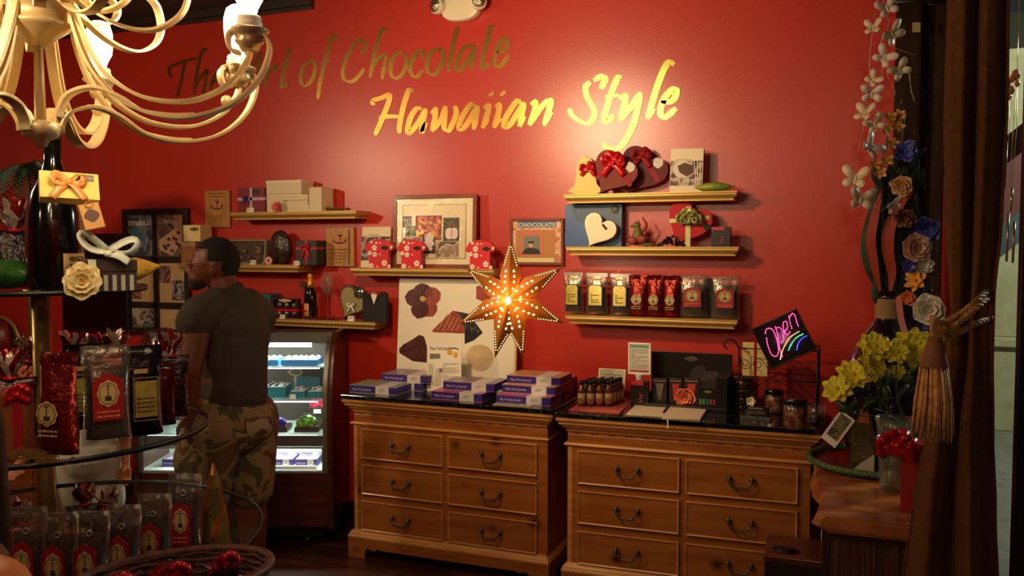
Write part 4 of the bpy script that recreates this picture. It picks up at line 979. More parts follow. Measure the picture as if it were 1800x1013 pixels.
for i, (tx, tz) in enumerate(TP):
    L = math.hypot(tx, tz); u = Vector((tx/L, 0, tz/L)); s_ = Vector((u.z, 0, -u.x)); ri = L*.42; al = math.pi/7
    tip = Vector((tx, 0, tz)); va = u*ri*math.cos(al)+s_*ri*math.sin(al); vb = u*ri*math.cos(al)-s_*ri*math.sin(al)
    f = Vector((0, -hub, 0)); bk_ = Vector((0, hub, 0))
    mb = MB().add([tip, va, f, vb, bk_], [(0, 2, 1), (0, 3, 2), (0, 1, 4), (0, 4, 3)])
    arm = mb.build('point', sm, t)
    mb = MB()
    for side in (va, vb):
        nrm = (f-tip).cross(side-tip); nrm.normalize()
        if nrm.y > 0: nrm = -nrm
        # rows of small holes along the outer edge, star holes inside
        for q in range(8):
            p = tip.lerp(side, .09+.52*q/7); p = p.lerp(f, .10)+nrm*.0012
            ring_ = [p+(u*math.cos(2*math.pi*j/7)+s_*math.sin(2*math.pi*j/7))*.0023 for j in range(7)]
            mb.add(ring_, [tuple(range(7))])
        for q, (aa, bb) in enumerate([(.50, .26), (.62, .30), (.76, .30), (.90, .24)]):
            base = tip.lerp(f, aa); p = base.lerp(side, bb*1.2)+nrm*.0014; rr = .0075
            ring_ = [p+(u*math.cos(2*math.pi*j/10)+s_*math.sin(2*math.pi*j/10))*rr*(1 if j % 2 == 0 else .45) for j in range(10)]
            mb.add(ring_, [tuple(range(10))])
    o = mb.build('pierced_holes', glow, arm)
    o['label'] = 'bright pierced holes'; o['kind'] = 'stuff'
MB().ball((0, -hub-.004, 0), (.011, .010, .016), 12, 8).build('bulb', mat('bulb_glow', (255, 236, 200), .5, emit=30, ecol=(255, 220, 160)), t)
MB().tube([(0, 0, TP[0][1]-.01), (0, 0, HC-sc_c.z)], .0003, 4).build('hanging_thread', mat('nylon', (120, 40, 30), .4), t)
lamp('POINT', 'light_star_front', sc_c+Vector((.0, -hub-.03, 0)), 1.1, rad=.02, col=(1, .72, .42))
lamp('POINT', 'light_star_inside', sc_c+Vector((0, .02, 0)), 2.6, rad=.02, col=(1, .72, .42))
lamp('POINT', 'light_star_back', sc_c+Vector((0.02, .10, -.01)), 2.6, rad=.03, col=(1, .78, .5))
# ---------------------------------------------------------------- dressers
pine = wood('honey_pine', (164, 96, 38), (142, 78, 28), knots=True, scale=3, stretch=(1.2, 6, 12), rough=.38)
pine2 = wood('honey_pine_edge', (204, 142, 76), (184, 120, 60), scale=3, stretch=(1.2, 6, 12), rough=.35)
inl = mat('inlay_dark', (104, 48, 18), .4); granite = mat('dark_granite', (12, 14, 10), .10, col2=(52, 54, 36), nscale=55, thr=(.5, .72), coat=.3)
iron = mat('bronze_hardware', (92, 82, 58), .4, .7)
def dresser(loc, rz, label):
    t = thing('dresser', label, 'dresser', loc, rz, 'pine six drawer dressers')
    W, Dp = 1.136, .50
    bx0, bx1, f = .046, 1.099, .04
    MB().box(bx0, bx1, f, Dp, .12, .74).build('cabinet_body', pine, t, bevel=.003)
    # crown moulding and frieze
    mb = MB(); prof = [(0, .82), (0, .806), (.006, .80), (.010, .795), (.010, .788), (.018, .782), (.028, .770), (.040, .760), (.040, .752)]
    def rg(mb, x0, x1, y0, y1, prof):
        vs = []
        for o, z in prof: vs += [(x0+o, y1, z), (x0+o, y0+o, z), (x1-o, y0+o, z), (x1-o, y1, z)]
        fs = [(4*i+k_, 4*i+k_+1, 4*i+5+k_, 4*i+4+k_) for i in range(len(prof)-1) for k_ in range(4) if k_ < 3]
        fs += [(4*i+3, 4*i, 4*i+4, 4*i+7) for i in range(len(prof)-1)]
        e = 4*(len(prof)-1); fs += [(3, 2, 1, 0), (e, e+1, e+2, e+3)]; return mb.add(vs, fs)
    rg(mb, 0, W, 0, Dp, prof); mb.build('crown_moulding', pine2, t)
    mb = MB().box(.045, W-.045, .045, Dp, .69, .76)
    for i in range(13): mb.box(.075+i*.079, .075+i*.079+.034, .0435, .0455, .702, .746, 1)
    mb.build('frieze', [pine, inl], t)
    mb = MB(); rg(mb, .030, W-.030, .028, Dp, [(.008, .700), (.002, .697), (0, .692), (.004, .686), (.012, .681), (.014, .678)]); mb.build('waist_moulding', pine2, t)
    MB().box(-.004, W+.004, -.004, Dp+.004, .8205, .842).build('granite_top', granite, t, bevel=.003)
    # drawers
    rows = [(.142, .296), (.330, .483), (.514, .668)]; cols = [(.094, .557), (.583, 1.050)]
    for z0, z1 in rows:
        for x0, x1 in cols:
            dr = MB().box(x0, x1, f-.010, f+.01, z0, z1).build('drawer', pine, t, bevel=.002)
            bv = .008; mb = MB(); y0, y1 = f-.016, f-.0095
            vs = [(x0, y1, z0), (x1, y1, z0), (x1, y1, z1), (x0, y1, z1), (x0+.003, y0, z0+.003), (x1-.003, y0, z0+.003), (x1-.003, y0, z1-.003), (x0+.003, y0, z1-.003),
                  (x0+bv, y0+.003, z0+bv), (x1-bv, y0+.003, z0+bv), (x1-bv, y0+.003, z1-bv), (x0+bv, y0+.003, z1-bv), (x0+bv, y1, z0+bv), (x1-bv, y1, z0+bv), (x1-bv, y1, z1-bv), (x0+bv, y1, z1-bv)]
            fs = [(4*r+i, 4*r+(i+1) % 4, 4*r+4+(i+1) % 4, 4*r+4+i) for r in range(3) for i in range(4)]
            mb.add(vs, fs).build('drawer_bead', pine2, dr)
            cx, cz_ = (x0+x1)/2, (z0+z1)/2+.012
            mb = MB()
            for s_ in (-1, 1):
                mb.ball((cx+s_*.048, f-.022, cz_), (.013, .009, .013), 12, 8)
                mb.tube([(cx+s_*.048, f-.03, cz_), (cx+s_*.048, f-.036, cz_)], .006, 8)
            mb.tube(catmull([(cx-.048, f-.034, cz_), (cx-.044, f-.037, cz_-.018), (cx-.033, f-.039, cz_-.026), (cx-.028, f-.039, cz_-.034), (cx+.028, f-.039, cz_-.034), (cx+.033, f-.039, cz_-.026), (cx+.044, f-.037, cz_-.018), (cx+.048, f-.034, cz_)], 3), .0045, 8)
            mb.build('handle', iron, dr)
    MB().box(bx0+.0, bx0+.02, f-.0005, f+.003, .13, .70).build('side_stile', pine2, t)
    # plinth with bracket feet
    b0, b1 = .022, W-.022
    mb = MB(); rg(mb, b0, b1, .012, Dp, [(.024, .142), (.014, .134), (.006, .126), (.004, .120), (0, .112), (0, .104)]); mb.build('base_moulding', pine2, t)
    def foot_out(L):
        a = [(0, 0), (.095, 0), (.097, .02), (.100, .042), (.112, .052), (.135, .050), (.150, .044), (.160, .050), (.175, .055), (.20, .052)]
        return a+[(L-x, z) for x, z in reversed(a)]
    out = foot_out(b1-b0)+[(b1-b0, .104), (0, .104)]
    MB().prism([(b0+x, z) for x, z in out], .014, .034).build('plinth', pine, t, bevel=.002)
    outs = foot_out(Dp-.014)+[(Dp-.014, .104), (0, .104)]
    for x in (b0+.0005, b1-.0205):
        mm = Matrix.Translation((x, .0345, 0)) @ Matrix.Rotation(math.pi/2, 4, 'Z') @ Matrix.Scale(-1, 4, (0, 1, 0))
        o2 = [(max(0, p_-.02), z) for p_, z in outs]
        MB().prism([(p_, z) for p_, z in outs if p_ <= Dp-.014], 0, .02, 0, mm).build('side_plinth', pine, t)
    return t
d1 = dresser((-2.392, -.540, 0), 0, 'honey pine dresser under the star lantern, nearer the display case')
d2 = dresser((-1.226, -.584, 0), math.radians(2.2), 'honey pine dresser right of the other, carrying bottles and the open sign')
ZT = .8425
# poster
t = thing('poster_board', 'big white poster board with printed chocolates leaning on the wall behind dresser', 'poster', (at(800, 690, -.06).x-.003, -.10, ZT), rot=(-.075, 0, 0))
xa, xb = at(699, 600, -.08).x-t.location.x, at(908, 600, -.08).x-t.location.x; hb = at(800, 490, -.05).z-ZT
MB().box(xa, xb, 0, .018, 0, hb).build('board', mat('poster_white', (232, 222, 200), .5), t, bevel=.001)
MB().box(xb-.012, xb+.0005, -.0006, .017, .002, hb-.002).build('board_edge', mat('poster_edge', (206, 180, 140), .5), t)
kx = (xb-xa)/(908-699); X_ = lambda px: xa+(600+px/3.895-699)*kx; Zp = lambda py: hb-(480+py/3.895-493)*hb/(693-493)
pc = [mat('poster_choc', (60, 26, 22), .35, col2=(96, 40, 34), nscale=14), mat('poster_red_choc', (132, 44, 36), .35, col2=(170, 84, 66), nscale=18, stretch=(4, 1, .6)), mat('poster_dark', (34, 20, 18), .4, col2=(120, 110, 100), nscale=50, thr=(.5, .7)), mat('poster_ivory', (190, 160, 120), .5, col2=(214, 190, 156), nscale=7), mat('poster_gold', (200, 160, 90), .5), mat('poster_black', (26, 16, 14), .4)]
mb = MB()
def pet(cx, cz_, a, L, W_, mi, y):
    c, s = math.cos(a), math.sin(a); o = []
    for u, v in [(0, -.05), (.3, -.42), (.62, -.5), (.85, -.34), (1, 0), (.85, .34), (.62, .5), (.3, .42), (0, .05)]:
        o.append((X_(cx+L*u*c-W_*v*s), Zp(cz_-(L*u*s+W_*v*c))))
    mb.prism(o, y, 0, mi)
cx0, cy0 = 560, 200
for i, (dx, dy) in enumerate([(-15, 115), (125, 45), (75, -130), (-35, -150), (-130, 10)]):
    a = math.atan2(dy, dx); pet(cx0, cy0, a, math.hypot(dx, dy)*1.0, 128, [0, 1, 1, 0, 0][i], -.001-.0003*i)
mb.prism([(X_(cx0+22*math.cos(a)), Zp(cy0+22*math.sin(a))) for a in range(6)], -.004, 0, 4)
for a in (.5, .8, 1.1, 1.4, 1.75): mb.strap([(X_(cx0+20*math.cos(a)), -.0042, Zp(cy0-20*math.sin(a))), (X_(cx0+95*math.cos(a)), -.0036, Zp(cy0-95*math.sin(a)))], (1, 0, .4), .003, .0005, 5)
poly = lambda pts, mi, y: mb.prism([(X_(a), Zp(b_)) for a, b_ in pts], y, 0, mi)
poly([(628, 435), (770, 282), (815, 300), (860, 430), (850, 445), (640, 445)], 1, -.001)
poly([(770, 282), (880, 300), (975, 430), (940, 450), (860, 430), (815, 300)], 2, -.0014)
poly([(855, 425), (978, 432), (920, 490), (858, 520)], 5, -.0018)
for i in range(5): mb.strap([(X_(670+i*32), -.002, Zp(430)), (X_(735+i*24), -.002, Zp(300+i*12))], (1, 0, 0), .0035, .0005, 4)
poly([(400, 580), (430, 545), (500, 500), (540, 468), (575, 480), (600, 560), (600, 670), (500, 665), (405, 610)], 0, -.001)
mb.strap([(X_(430), -.0022, Zp(545)), (X_(520), -.0022, Zp(600)), (X_(560), -.0022, Zp(665))], (1, 0, 1), .004, .0005, 5)
mb.strap([(X_(590), -.0022, Zp(520)), (X_(500), -.0022, Zp(570)), (X_(410), -.0022, Zp(600))], (0, 0, 1), .004, .0005, 5)
mb.prism([(X_(962+92*math.cos(a*.314)), Zp(612+(92 if math.sin(a*.314) < 0 else 100)*math.sin(a*.314))) for a in range(20)], -.001, 0, 3)
poly([(925, 100), (985, 95), (1030, 130), (1030, 180), (985, 215), (925, 190)], 1, -.001)
poly([(955, 270), (1050, 280), (1055, 325), (1000, 330), (960, 310)], 5, -.001)
mb.build('chocolates_print', pc, t)
# flyer
xc, w, h = span(757, 818, 597, 678, -.30)
t = thing('flyer', 'white printed flyer reading Maui Fruit Jewels standing against the poster', 'flyer', (at(785, 678, -.25).x-.006, -.27, ZT), rot=(-.10, -.04, 0))
MB().box(-w/2, w/2, 0, .003, .001, h).build('sheet', mat('paper_white', (236, 226, 206), .6), t)
text('Maui Fruit Jewels', .03, greyink, t, (-w*.12, -.001, h*.90), shear=.3, fit=w*.62)
mb = MB(); lines(mb, -w*.03, w*.45, h*.06, h*.62, 24, -.0008, seed=5); lines(mb, -w*.46, -w*.30, h*.06, h*.6, 16, -.0008, seed=6); lines(mb, -w*.25, -w*.06, h*.1, h*.5, 12, -.0008, seed=7)
mb.build('printed_text', greyink, t)
mb = MB(); mb.prism([(-w*.42, h*.7), (-w*.1, h*.72), (-w*.12, h*.82), (-w*.42, h*.82)], -.001, 0, 0)

for a_, b_, c_ in ((.17, .86, .08), (.34, .80, .06)): MB().ball((w*a_, -.0006, h*b_), (w*c_, .0012, h*.07), 12, 8).build('mango_print', mat('print_mango', (226, 160, 40), .5), t)
mb.strap([(w*.17, -.001, h*.93), (w*.3, -.001, h*.95), (w*.42, -.001, h*.92)], (0, 0, 1), .006, .0006, 2); mb.box(-w*.14, -w*.04, -.0012, 0, h*.42, h*.5, 0)
mb.build('fruit_print', [greyink, mat('print_mango', (226, 160, 40), .5), mat('print_leaf', (60, 60, 40), .5)], t)
# purple jewel boxes
pur = mat('purple_box', (58, 40, 120), .4); lav = mat('box_top_print', (150, 130, 150), .3, col2=(110, 80, 110), nscale=12); bandm = mat('white_band', (206, 196, 190), .45)
tops = {'green': mat('box_top_green', (120, 150, 110), .3, col2=(150, 150, 150), nscale=14), 'pink': mat('box_top_pink', (206, 70, 120), .3, col2=(150, 110, 140), nscale=10), 'orange': mat('box_top_orange', (214, 150, 90), .3, col2=(170, 140, 120), nscale=10), 'lav': lav}
proto = {}
def jbox(px0, px1, pyb, Yf, lv, top, label, rz=0, n=None):
    h = .040; W_ = .275; dpt = .19; xa, xb = at(px0, pyb, Yf).x, at(px1, pyb, Yf).x
    loc = ((xa+xb)/2, Yf, ZT+lv*(h+.0006))
    if top not in proto:
        t = thing('fruit_jewel_box', label, 'box', loc, rz, 'purple boxes of fruit jewels')
        MB().box(-W_/2, W_/2, 0, dpt, .003, h-.002).build('body', pur, t, bevel=.001)
        MB().box(-W_/2, W_/2, 0, dpt, h-.002, h).box(-W_/2, W_/2, 0, dpt, 0, .003).build('printed_top', tops[top], t)
        MB().box(W_*.06, W_*.34, -.0012, dpt+.001, -.0, h+.0004).build('paper_band', bandm, t)
        text('Maui Fruit Jewels', .018, mat('lilac_ink', (190, 180, 220), .5), t, (-W_*.24, -.0012, h*.34), shear=.3, fit=W_*.40)
        mb = MB(); lines(mb, W_*.14, W_*.26, h*.3, h*.75, 3, -.0018); mb.build('band_text', greyink, t)
        proto[top] = t
    else: t = dup(proto[top], loc, rz, label)
    return t
jbox(620, 691, 692, -.47, 0, 'green', 'purple fruit box with greenish top at the front left of the left dresser')
jbox(664, 738, 688, -.31, 0, 'green', 'purple fruit box at the bottom of the pile behind the front left box', .0)
jbox(673, 750, 672, -.305, 1, 'lav', 'purple fruit box on top of the back left pile beside the poster')
jbox(763, 842, 706, -.485, 0, 'pink', 'purple fruit box with pink rim at bottom of the middle pile', 0)
jbox(780, 868, 690, -.42, 1, 'lav', 'purple fruit box with lavender print on top of middle pile', .02)
jbox(872, 968, 706, -.46, 0, 'pink', 'purple fruit box with shiny pink top at bottom of the right pile', .03)
jbox(884, 974, 690, -.40, 1, 'orange', 'purple fruit box with orange rim in the middle of the right pile', 0)
jbox(896, 979, 678, -.36, 2, 'orange', 'purple fruit box topmost on the right pile of the left dresser', 0)
jbox(905, 990, 688, -.20, 0, 'lav', 'purple fruit box at the back bottom behind the right pile', 0)
jbox(905, 990, 676, -.20, 1, 'lav', 'purple fruit box at the back top behind the right pile', 0)
p = atz(903, 713, ZT); t = thing('leaflet', 'flat pale leaflet on the granite in front of the right fruit box pile', 'leaflet', (p.x, -.505, ZT), .03)
MB().box(-.10, .09, -.02, .04, .0002, .002).build('sheet', mat('leaflet_paper', (170, 166, 140), .4), t)
MB().box(-.09, .02, -.015, .035, .002, .0023).build('print', tops['green'], t)
# ---------------------------------------------------------------- things on the right dresser
def tz(px, py, z=ZT): return atz(px, py, z)
# pink mat + bottles
p = [tz(1000, 722), tz(1088, 728), tz(1111, 707), tz(1030, 703)]
c = Vector(((p[0].x+p[1].x+p[2].x+p[3].x)/4, (p[0].y+p[1].y+p[2].y+p[3].y)/4, ZT))
t = thing('placemat', 'small pink mat under the little amber bottles', 'mat', c)
MB().add([(*(q-c).xy, .0003) for q in p]+[(*(q-c).xy, .003) for q in p], [(3, 2, 1, 0), (4, 5, 6, 7), (0, 1, 5, 4), (1, 2, 6, 5), (2, 3, 7, 6), (3, 0, 4, 7)]).build('sheet', mat('pink_cloth', (200, 96, 84), .7, col2=(186, 84, 74), nscale=30), t)
amber = mat('amber_glass', (98, 44, 14), .08, coat=.4); lab_t = mat('kraft_label', (190, 148, 100), .6)
proto_b = None
for j in range(4):
    for i in range(4):
        q0, q1 = tz(1022+i*15.2, 718), tz(1022+i*15.2+13, 704)
        u = j/3; b0 = tz(1021+i*15.7, 715); loc = (b0.x+.008*j+.004, b0.y+.042*j, ZT+.0033)
        side = ['at the left', 'second from left', 'third from left', 'at the right'][i]; rowt = ['front row', 'second row', 'third row', 'back row'][j]
        lab = f'small amber bottle with tan label on pink mat, {rowt}, {side}'
        if proto_b is None:
            proto_b = t = thing('syrup_bottle', lab, 'bottle', loc, 0, 'small amber bottles on the pink mat')
            MB().lathe([(.0001, 0), (.0165, 0), (.018, .003), (.018, .072), (.015, .084), (.009, .094), (.009, .104)], 20).build('glass_body', amber, t)
            MB().lathe([(.0105, .102), (.0105, .120), (.0001, .121)], 16).build('cap', blackg, t)
            arc_label(.0183, .014, .062, -1.5, 1.5).build('label', lab_t, t, solid=.0005)
            mb = MB(); lines(mb, -.009, .009, .022, .040, 3, -.0190, seed=2); mb.build('printed_text', ink, t)
        else: dup(proto_b, loc, .2*math.sin(i*3+j), lab)
# gold card behind
xc, w, h = span(1050, 1097, 649, 678, -.20)
t = thing('shiny_card', 'small shiny folded card standing behind the amber bottles', 'card', (xc, -.20, ZT), rot=(-.2, 0, 0))
h = at(1073, 649, -.2).z-ZT
MB().box(-w/2, w/2, 0, .002, .0, h).frame(-w/2, w/2, 0, h, .004, -.0015, 0, 1).build('sheet', [mat('gold_print', (150, 140, 110), .25, .4), white], t)
mb = MB(); lines(mb, -w*.35, w*.35, h*.55, h*.85, 4, -.002, seed=8); mb.build('printed_text', greyink, t)
# sign holder and card carton
Yh = -.25
xc, w, h = span(1104, 1144, 603, 659, Yh); z0 = at(1124, 659, Yh).z
t = thing('sign_holder', 'white tabletop sign holder with printed notice beside the black display', 'sign', (xc, Yh, ZT))
zb = z0-ZT
MB().frame(-w/2, w/2, zb, zb+h, .008, 0, .012).box(-w/2+.006, w/2-.006, .006, .011, zb+.006, zb+h-.006).build('frame', mat('white_plastic', (236, 228, 214), .35), t, bevel=.002)
MB().box(-w/2+.011, w/2-.011, .004, .006, zb+.012, zb+h-.012, 0).box(-w/2+.011, w/2-.011, .0034, .0041, zb+h-.024, zb+h-.012, 1).box(-w/2+.011, w/2-.011, .0034, .0041, zb+.012, zb+.022, 2).build('notice', [mat('notice_paper', (214, 208, 192), .6), mat('notice_green', (90, 150, 120), .6), mat('notice_red', (170, 70, 60), .6)], t)
mb = MB(); lines(mb, -w/2+.015, w/2-.015, zb+.026, zb+h-.028, 15, .0030, seed=9); mb.build('printed_text', greyink, t)
MB().lathe([(.034, 0), (.034, .004), (.020, .012), (.009, .03), (.008, zb*.6), (.018, zb-.002), (.018, zb+.002), (.0001, zb+.002)], 20).build('stand', MATS['white_plastic'], t)
xc, w, h = span(1109, 1139, 668, 706, -.33)
t = thing('gift_card_pack', 'small black and red carton in front of the white sign holder', 'box', (xc, -.325, ZT), .05); h = at(1124, 670, -.325).z-ZT
redpack(t, w, h, .028)
# black display case
Yd = -.14
xa, xb = at(1145, 660, -.16).x, at(1287, 660, -.16).x; zt = at(1215, 620, -.16).z
t = thing('display_box', 'large black lotion display box with printed flower lid on the right dresser', 'box', ((xa+xb)/2, -.16, ZT)); W_ = xb-xa; Hh = zt-ZT
bd = mat('satin_black_card', (26, 20, 18), .32)
MB().box(-W_/2, W_/2, 0, .012, 0, Hh).build('raised_lid', bd, t, bevel=.002)
MB().box(-W_/2, W_/2, -.17, -.005, 0, .02).box(-W_/2, -W_/2+.006, -.17, 0, .02, .06).box(W_/2-.05, W_/2, -.17, 0, .02, .16).build('tray', bd, t, bevel=.002)
mb = MB()
R = random.Random(3)
for i in range(6):
    a = -1.9+i*.62; pts = []
    for q in range(12):
        b_ = q/12*6.283; pts.append((.0+(.075+.06*math.cos(b_))*math.cos(a)*1.15-.032*math.sin(b_)*math.sin(a), Hh*.46+((.06+.05*math.cos(b_))*math.sin(a)+.028*math.sin(b_)*math.cos(a))*.75))
    mb.prism(pts, -.0006-.0003*i, 0, i % 2)
mb.build('flower_print', [mat('lid_print', (66, 54, 50), .4), mat('lid_print2', (50, 40, 38), .4)], t)
emblem(t, (.0, Hh*.88), .06, .022, mat('lid_emblem', (96, 84, 72), .4), bd)
mb = MB().tube(catmull([(-.02, -.002, Hh*.36), (.0, -.002, Hh*.44), (.03, -.002, Hh*.40), (.02, -.002, Hh*.50), (.05, -.002, Hh*.44)], 5), .0018, 5); mb.build('red_script', mat('lid_red', (120, 40, 40), .4), t)
Yb = -.27
for i, (a, b, tc, lab) in enumerate([(1147, 1172, (110, 100, 90), 'dark lotion carton with grey tube print, nearest the white sign holder'), (1176, 1199, (170, 50, 60), 'dark lotion carton with red tube print in the middle'), (1202, 1229, (180, 60, 50), 'dark lotion carton with red tube print beside the coloured tube set')]):
    xc, w, h = span(a, b, 664, 713, Yb); h = at((a+b)/2, 666, Yb).z-ZT-.0205
    t2 = thing('lotion_carton', lab, 'box', (xc, Yb, ZT+.0206), 0, 'dark lotion cartons in the display')
    MB().box(-w/2, w/2, 0, .035, 0, h).build('carton', mat('dark_carton', (40, 28, 26), .35), t2, bevel=.001)
    tm = mat('tube_print%d' % i, tc, .35)
    MB().prism([(-w*.28, h*.80), (w*.28, h*.80), (w*.14, h*.22), (-w*.14, h*.22)], -.0015, 0).box(-w*.14, w*.14, -.002, 0, h*.12, h*.2).build('tube_print', tm, t2)
    MB().box(-w*.42, w*.42, -.001, 0, h*.88, h*.93).build('name_strip', mat('strip_print', (130, 110, 90), .5), t2)
xc, w, h = span(1228, 1262, 680, 714, -.30); h = at(1245, 681, -.31).z-ZT-.021
t = thing('tube_set', 'black box with a row of small coloured tubes beside the orange rose', 'box', (xc, -.315, ZT+.0206))
MB().box(-w/2, w/2, 0, .05, 0, h).build('carton', bd, t, bevel=.001)
emblem(t, (0, h*.78), w*.4, h*.12, mat('strip_print', (0, 0, 0)), None)
for i, cc in enumerate([(90, 130, 40), (60, 140, 110), (40, 110, 120), (150, 60, 70), (170, 40, 70)]):
    MB().box(-w*.42+i*w*.175, -w*.42+i*w*.175+w*.12, -.006, 0, h*.14, h*.40).build('tube', mat('tube_col%d' % i, cc, .35), t, bevel=.001, label=['green tube', 'teal tube', 'blue green tube', 'red tube', 'pink tube'][i])
q = tz(1206, 716); t = flower('silk_rose', 'orange silk rose lying before the black lotion display', 'flower', (q.x, q.y-.015, ZT+.046), .050, mat('orange_petal', (226, 110, 70), .5, col2=(240, 150, 100), nscale=25), 6, 4, seed=5, pw=.7)
# open guest book with pen
t = thing('guest_book', 'open blank paged guest book with ribbon marker on dresser edge', 'book', tz(1172, 727), .02)
def page_(mb, q, z0, z1):
    c_ = tz(1172, 727); v = [tz(*k_)-c_ for k_ in q]
    mb.add([(a.x, a.y, z0) for a in v]+[(a.x, a.y, z1) for a in v], [(3, 2, 1, 0), (4, 5, 6, 7), (0, 1, 5, 4), (1, 2, 6, 5), (2, 3, 7, 6), (3, 0, 4, 7)]); return mb
pgm = mat('page_cream', (222, 204, 172), .6)
page_(MB(), [(1100, 731), (1164, 735), (1182, 716), (1120, 713)], .004, .009).build('left_page_block', pgm, t, bevel=.001)
page_(MB(), [(1162, 739), (1230, 741), (1246, 720), (1183, 715)], .004, .013).build('right_page_block', pgm, t, bevel=.001)
page_(MB(), [(1097, 734), (1229, 745), (1249, 721), (1120, 711)], .0006, .004).build('cover', blackg, t)
MB().tube([tz(1180, 716)-tz(1172, 727)+Vector((.0, .0, .018)), tz(1166, 730)-tz(1172, 727)+Vector((0, 0, .013))], .004, 8).build('pen', blackg, t)
a = tz(1172, 741)-tz(1172, 727); MB().strap([(a.x, a.y+.01, .006), (a.x, a.y-.012, .002), (a.x+.0, -.592-tz(1172, 727).y-.002, .001), (a.x, -.594-tz(1172, 727).y-.003, -.03)], (1, 0, 0), .005, .001).build('ribbon_marker', white, t)
# tins
tin = mat('tin_print', (110, 84, 56), .35, .4, col2=(70, 50, 34), nscale=14)
q = atz(1302, 722, ZT); cx, cy = q.x, q.y+.05; zc = ZT
for i in range(4):
    t = thing('round_tin', ['round tin at the bottom of the tin tower', 'round tin second from the bottom of tower', 'round tin third up in the tower', 'round tin at the top of tower'][i]+' behind the wire rack', 'tin', (cx+.002*(i % 2), cy, zc), 0, 'stacked round tins')
    MB().lathe([(.0001, 0), (.045, 0), (.046, .002), (.046, .028), (.0001, .028)], 24).build('body', tin, t)
    MB().lathe([(.047, .024), (.047, .035), (.044, .037), (.0001, .037)], 24).build('lid', mat('tin_lid', (60, 48, 36), .3, .6), t)
    zc += .0375
# wire rack
rk = mat('wrought_iron', (34, 26, 20), .45, .6)
x0, x1 = at(1296, 700, -.40).x, at(1436, 700, -.40).x; yb_, yf_ = -.14, -.36
zs = at(1296, 665, yf_).z; zt_ = at(1296, 612, yf_).z; x1 = at(1437, 700, -.30).x
t = thing('wire_rack', 'small two tier wrought iron scrollwork rack on the right dresser', 'rack', ((x0+x1)/2, (yb_+yf_)/2, ZT)); wr, dr_ = (x1-x0)/2, (yb_-yf_)/2*-1; dr_ = abs(dr_)
zs -= ZT; zt_ -= ZT
for sx in (-1, 1):
    for sy in (-1, 1): MB().tube([(sx*wr, sy*dr_, 0), (sx*wr, sy*dr_, zt_)], .004, 8).build('leg', rk, t)
mb = MB()
for z in (zs, zt_): mb.tube([(-wr, -dr_, z), (wr, -dr_, z), (wr, dr_, z), (-wr, dr_, z)], .003, 6, closed=True)
for i in range(1, 9): x = -wr+2*wr*i/9; mb.tube([(x, -dr_, zs), (x, dr_, zs)], .0016, 5)
mb.build('shelf_frame', rk, t)
mb = MB()
def scroll(mb, o, ux, r, sgn=1, turns=1.6):
    pts = []
    for i in range(26):
        a = i/25*turns*2*math.pi; rr = r*(1-i/25*.75); pts.append(Vector(o)+Vector(ux)*rr*math.cos(a)+Vector((0, 0, sgn*rr*math.sin(a))))
    mb.tube(pts, .0018, 5)
for i in range(6):
    x = -wr+2*wr*(i+.5)/6
    for sy in (-dr_,): scroll(mb, (x, sy, (zs+zt_)/2), (1, 0, 0), .026, 1 if i % 2 else -1)
for sx in (-wr, wr):
    for y in (-.05, .05): scroll(mb, (sx, y, (zs+zt_)/2), (0, 1, 0), .026)
for sy in (-dr_, dr_):
    mb.tube(catmull([(-wr, sy, zs*.25), (-wr*.5, sy, zs*.7), (0, sy, zs*.96), (wr*.5, sy, zs*.7), (wr, sy, zs*.25)], 5), .0022, 5)
mb.tube(catmull([(-wr, -dr_, zt_), (-wr-.02, -dr_, zt_+.03), (-wr-.05, -dr_, zt_+.035), (-wr-.065, -dr_, zt_+.01), (-wr-.05, -dr_, zt_-.005)], 5), .004, 6)
mb.build('scrollwork', rk, t)
# yellow box with red ribbon on the rack
z1_ = ZT+zs+.0045
xc, w, h = span(1301, 1346, 592, 661, -.30)
t = giftbox('yellow_box', 'pale yellow gift box with red ribbon standing in the wire rack', 'gift box', (xc+.01, -.30, z1_), w, .07, h*.98, mat('pale_yellow_card', (0, 0, 0)), red_rib, lid=h*.12, lidm=mat('lid_red_card', (130, 24, 26), .4), rz=.12)
# open sign
osn = atd(1380, 597, 3.69)
xr = Vector((1, 0, 0))
t = thing('open_sign', 'black LED sign reading Open with a rainbow, leaning on the rack', 'sign', osn, rot=(-.05, 0, 0)); t.rotation_euler = (0, -.47, .06)
s_ = .102
MB().box(-s_*1.0, s_*1.0, 0, .018, -s_*.92, s_*.92).build('panel', mat('sign_black', (12, 10, 12), .3), t, bevel=.004)
MB().frame(-s_*1.03, s_*1.03, -s_*.95, s_*.95, .006, -.003, .020).build('frame', mat('sign_frame', (30, 22, 20), .35), t, bevel=.001)
MB().tube([(.02, .02, .0), (.03, .07, -.10)], .004, 8).box(-.03, .05, .018, .024, -.05, .03).build('prop', blackg, t)
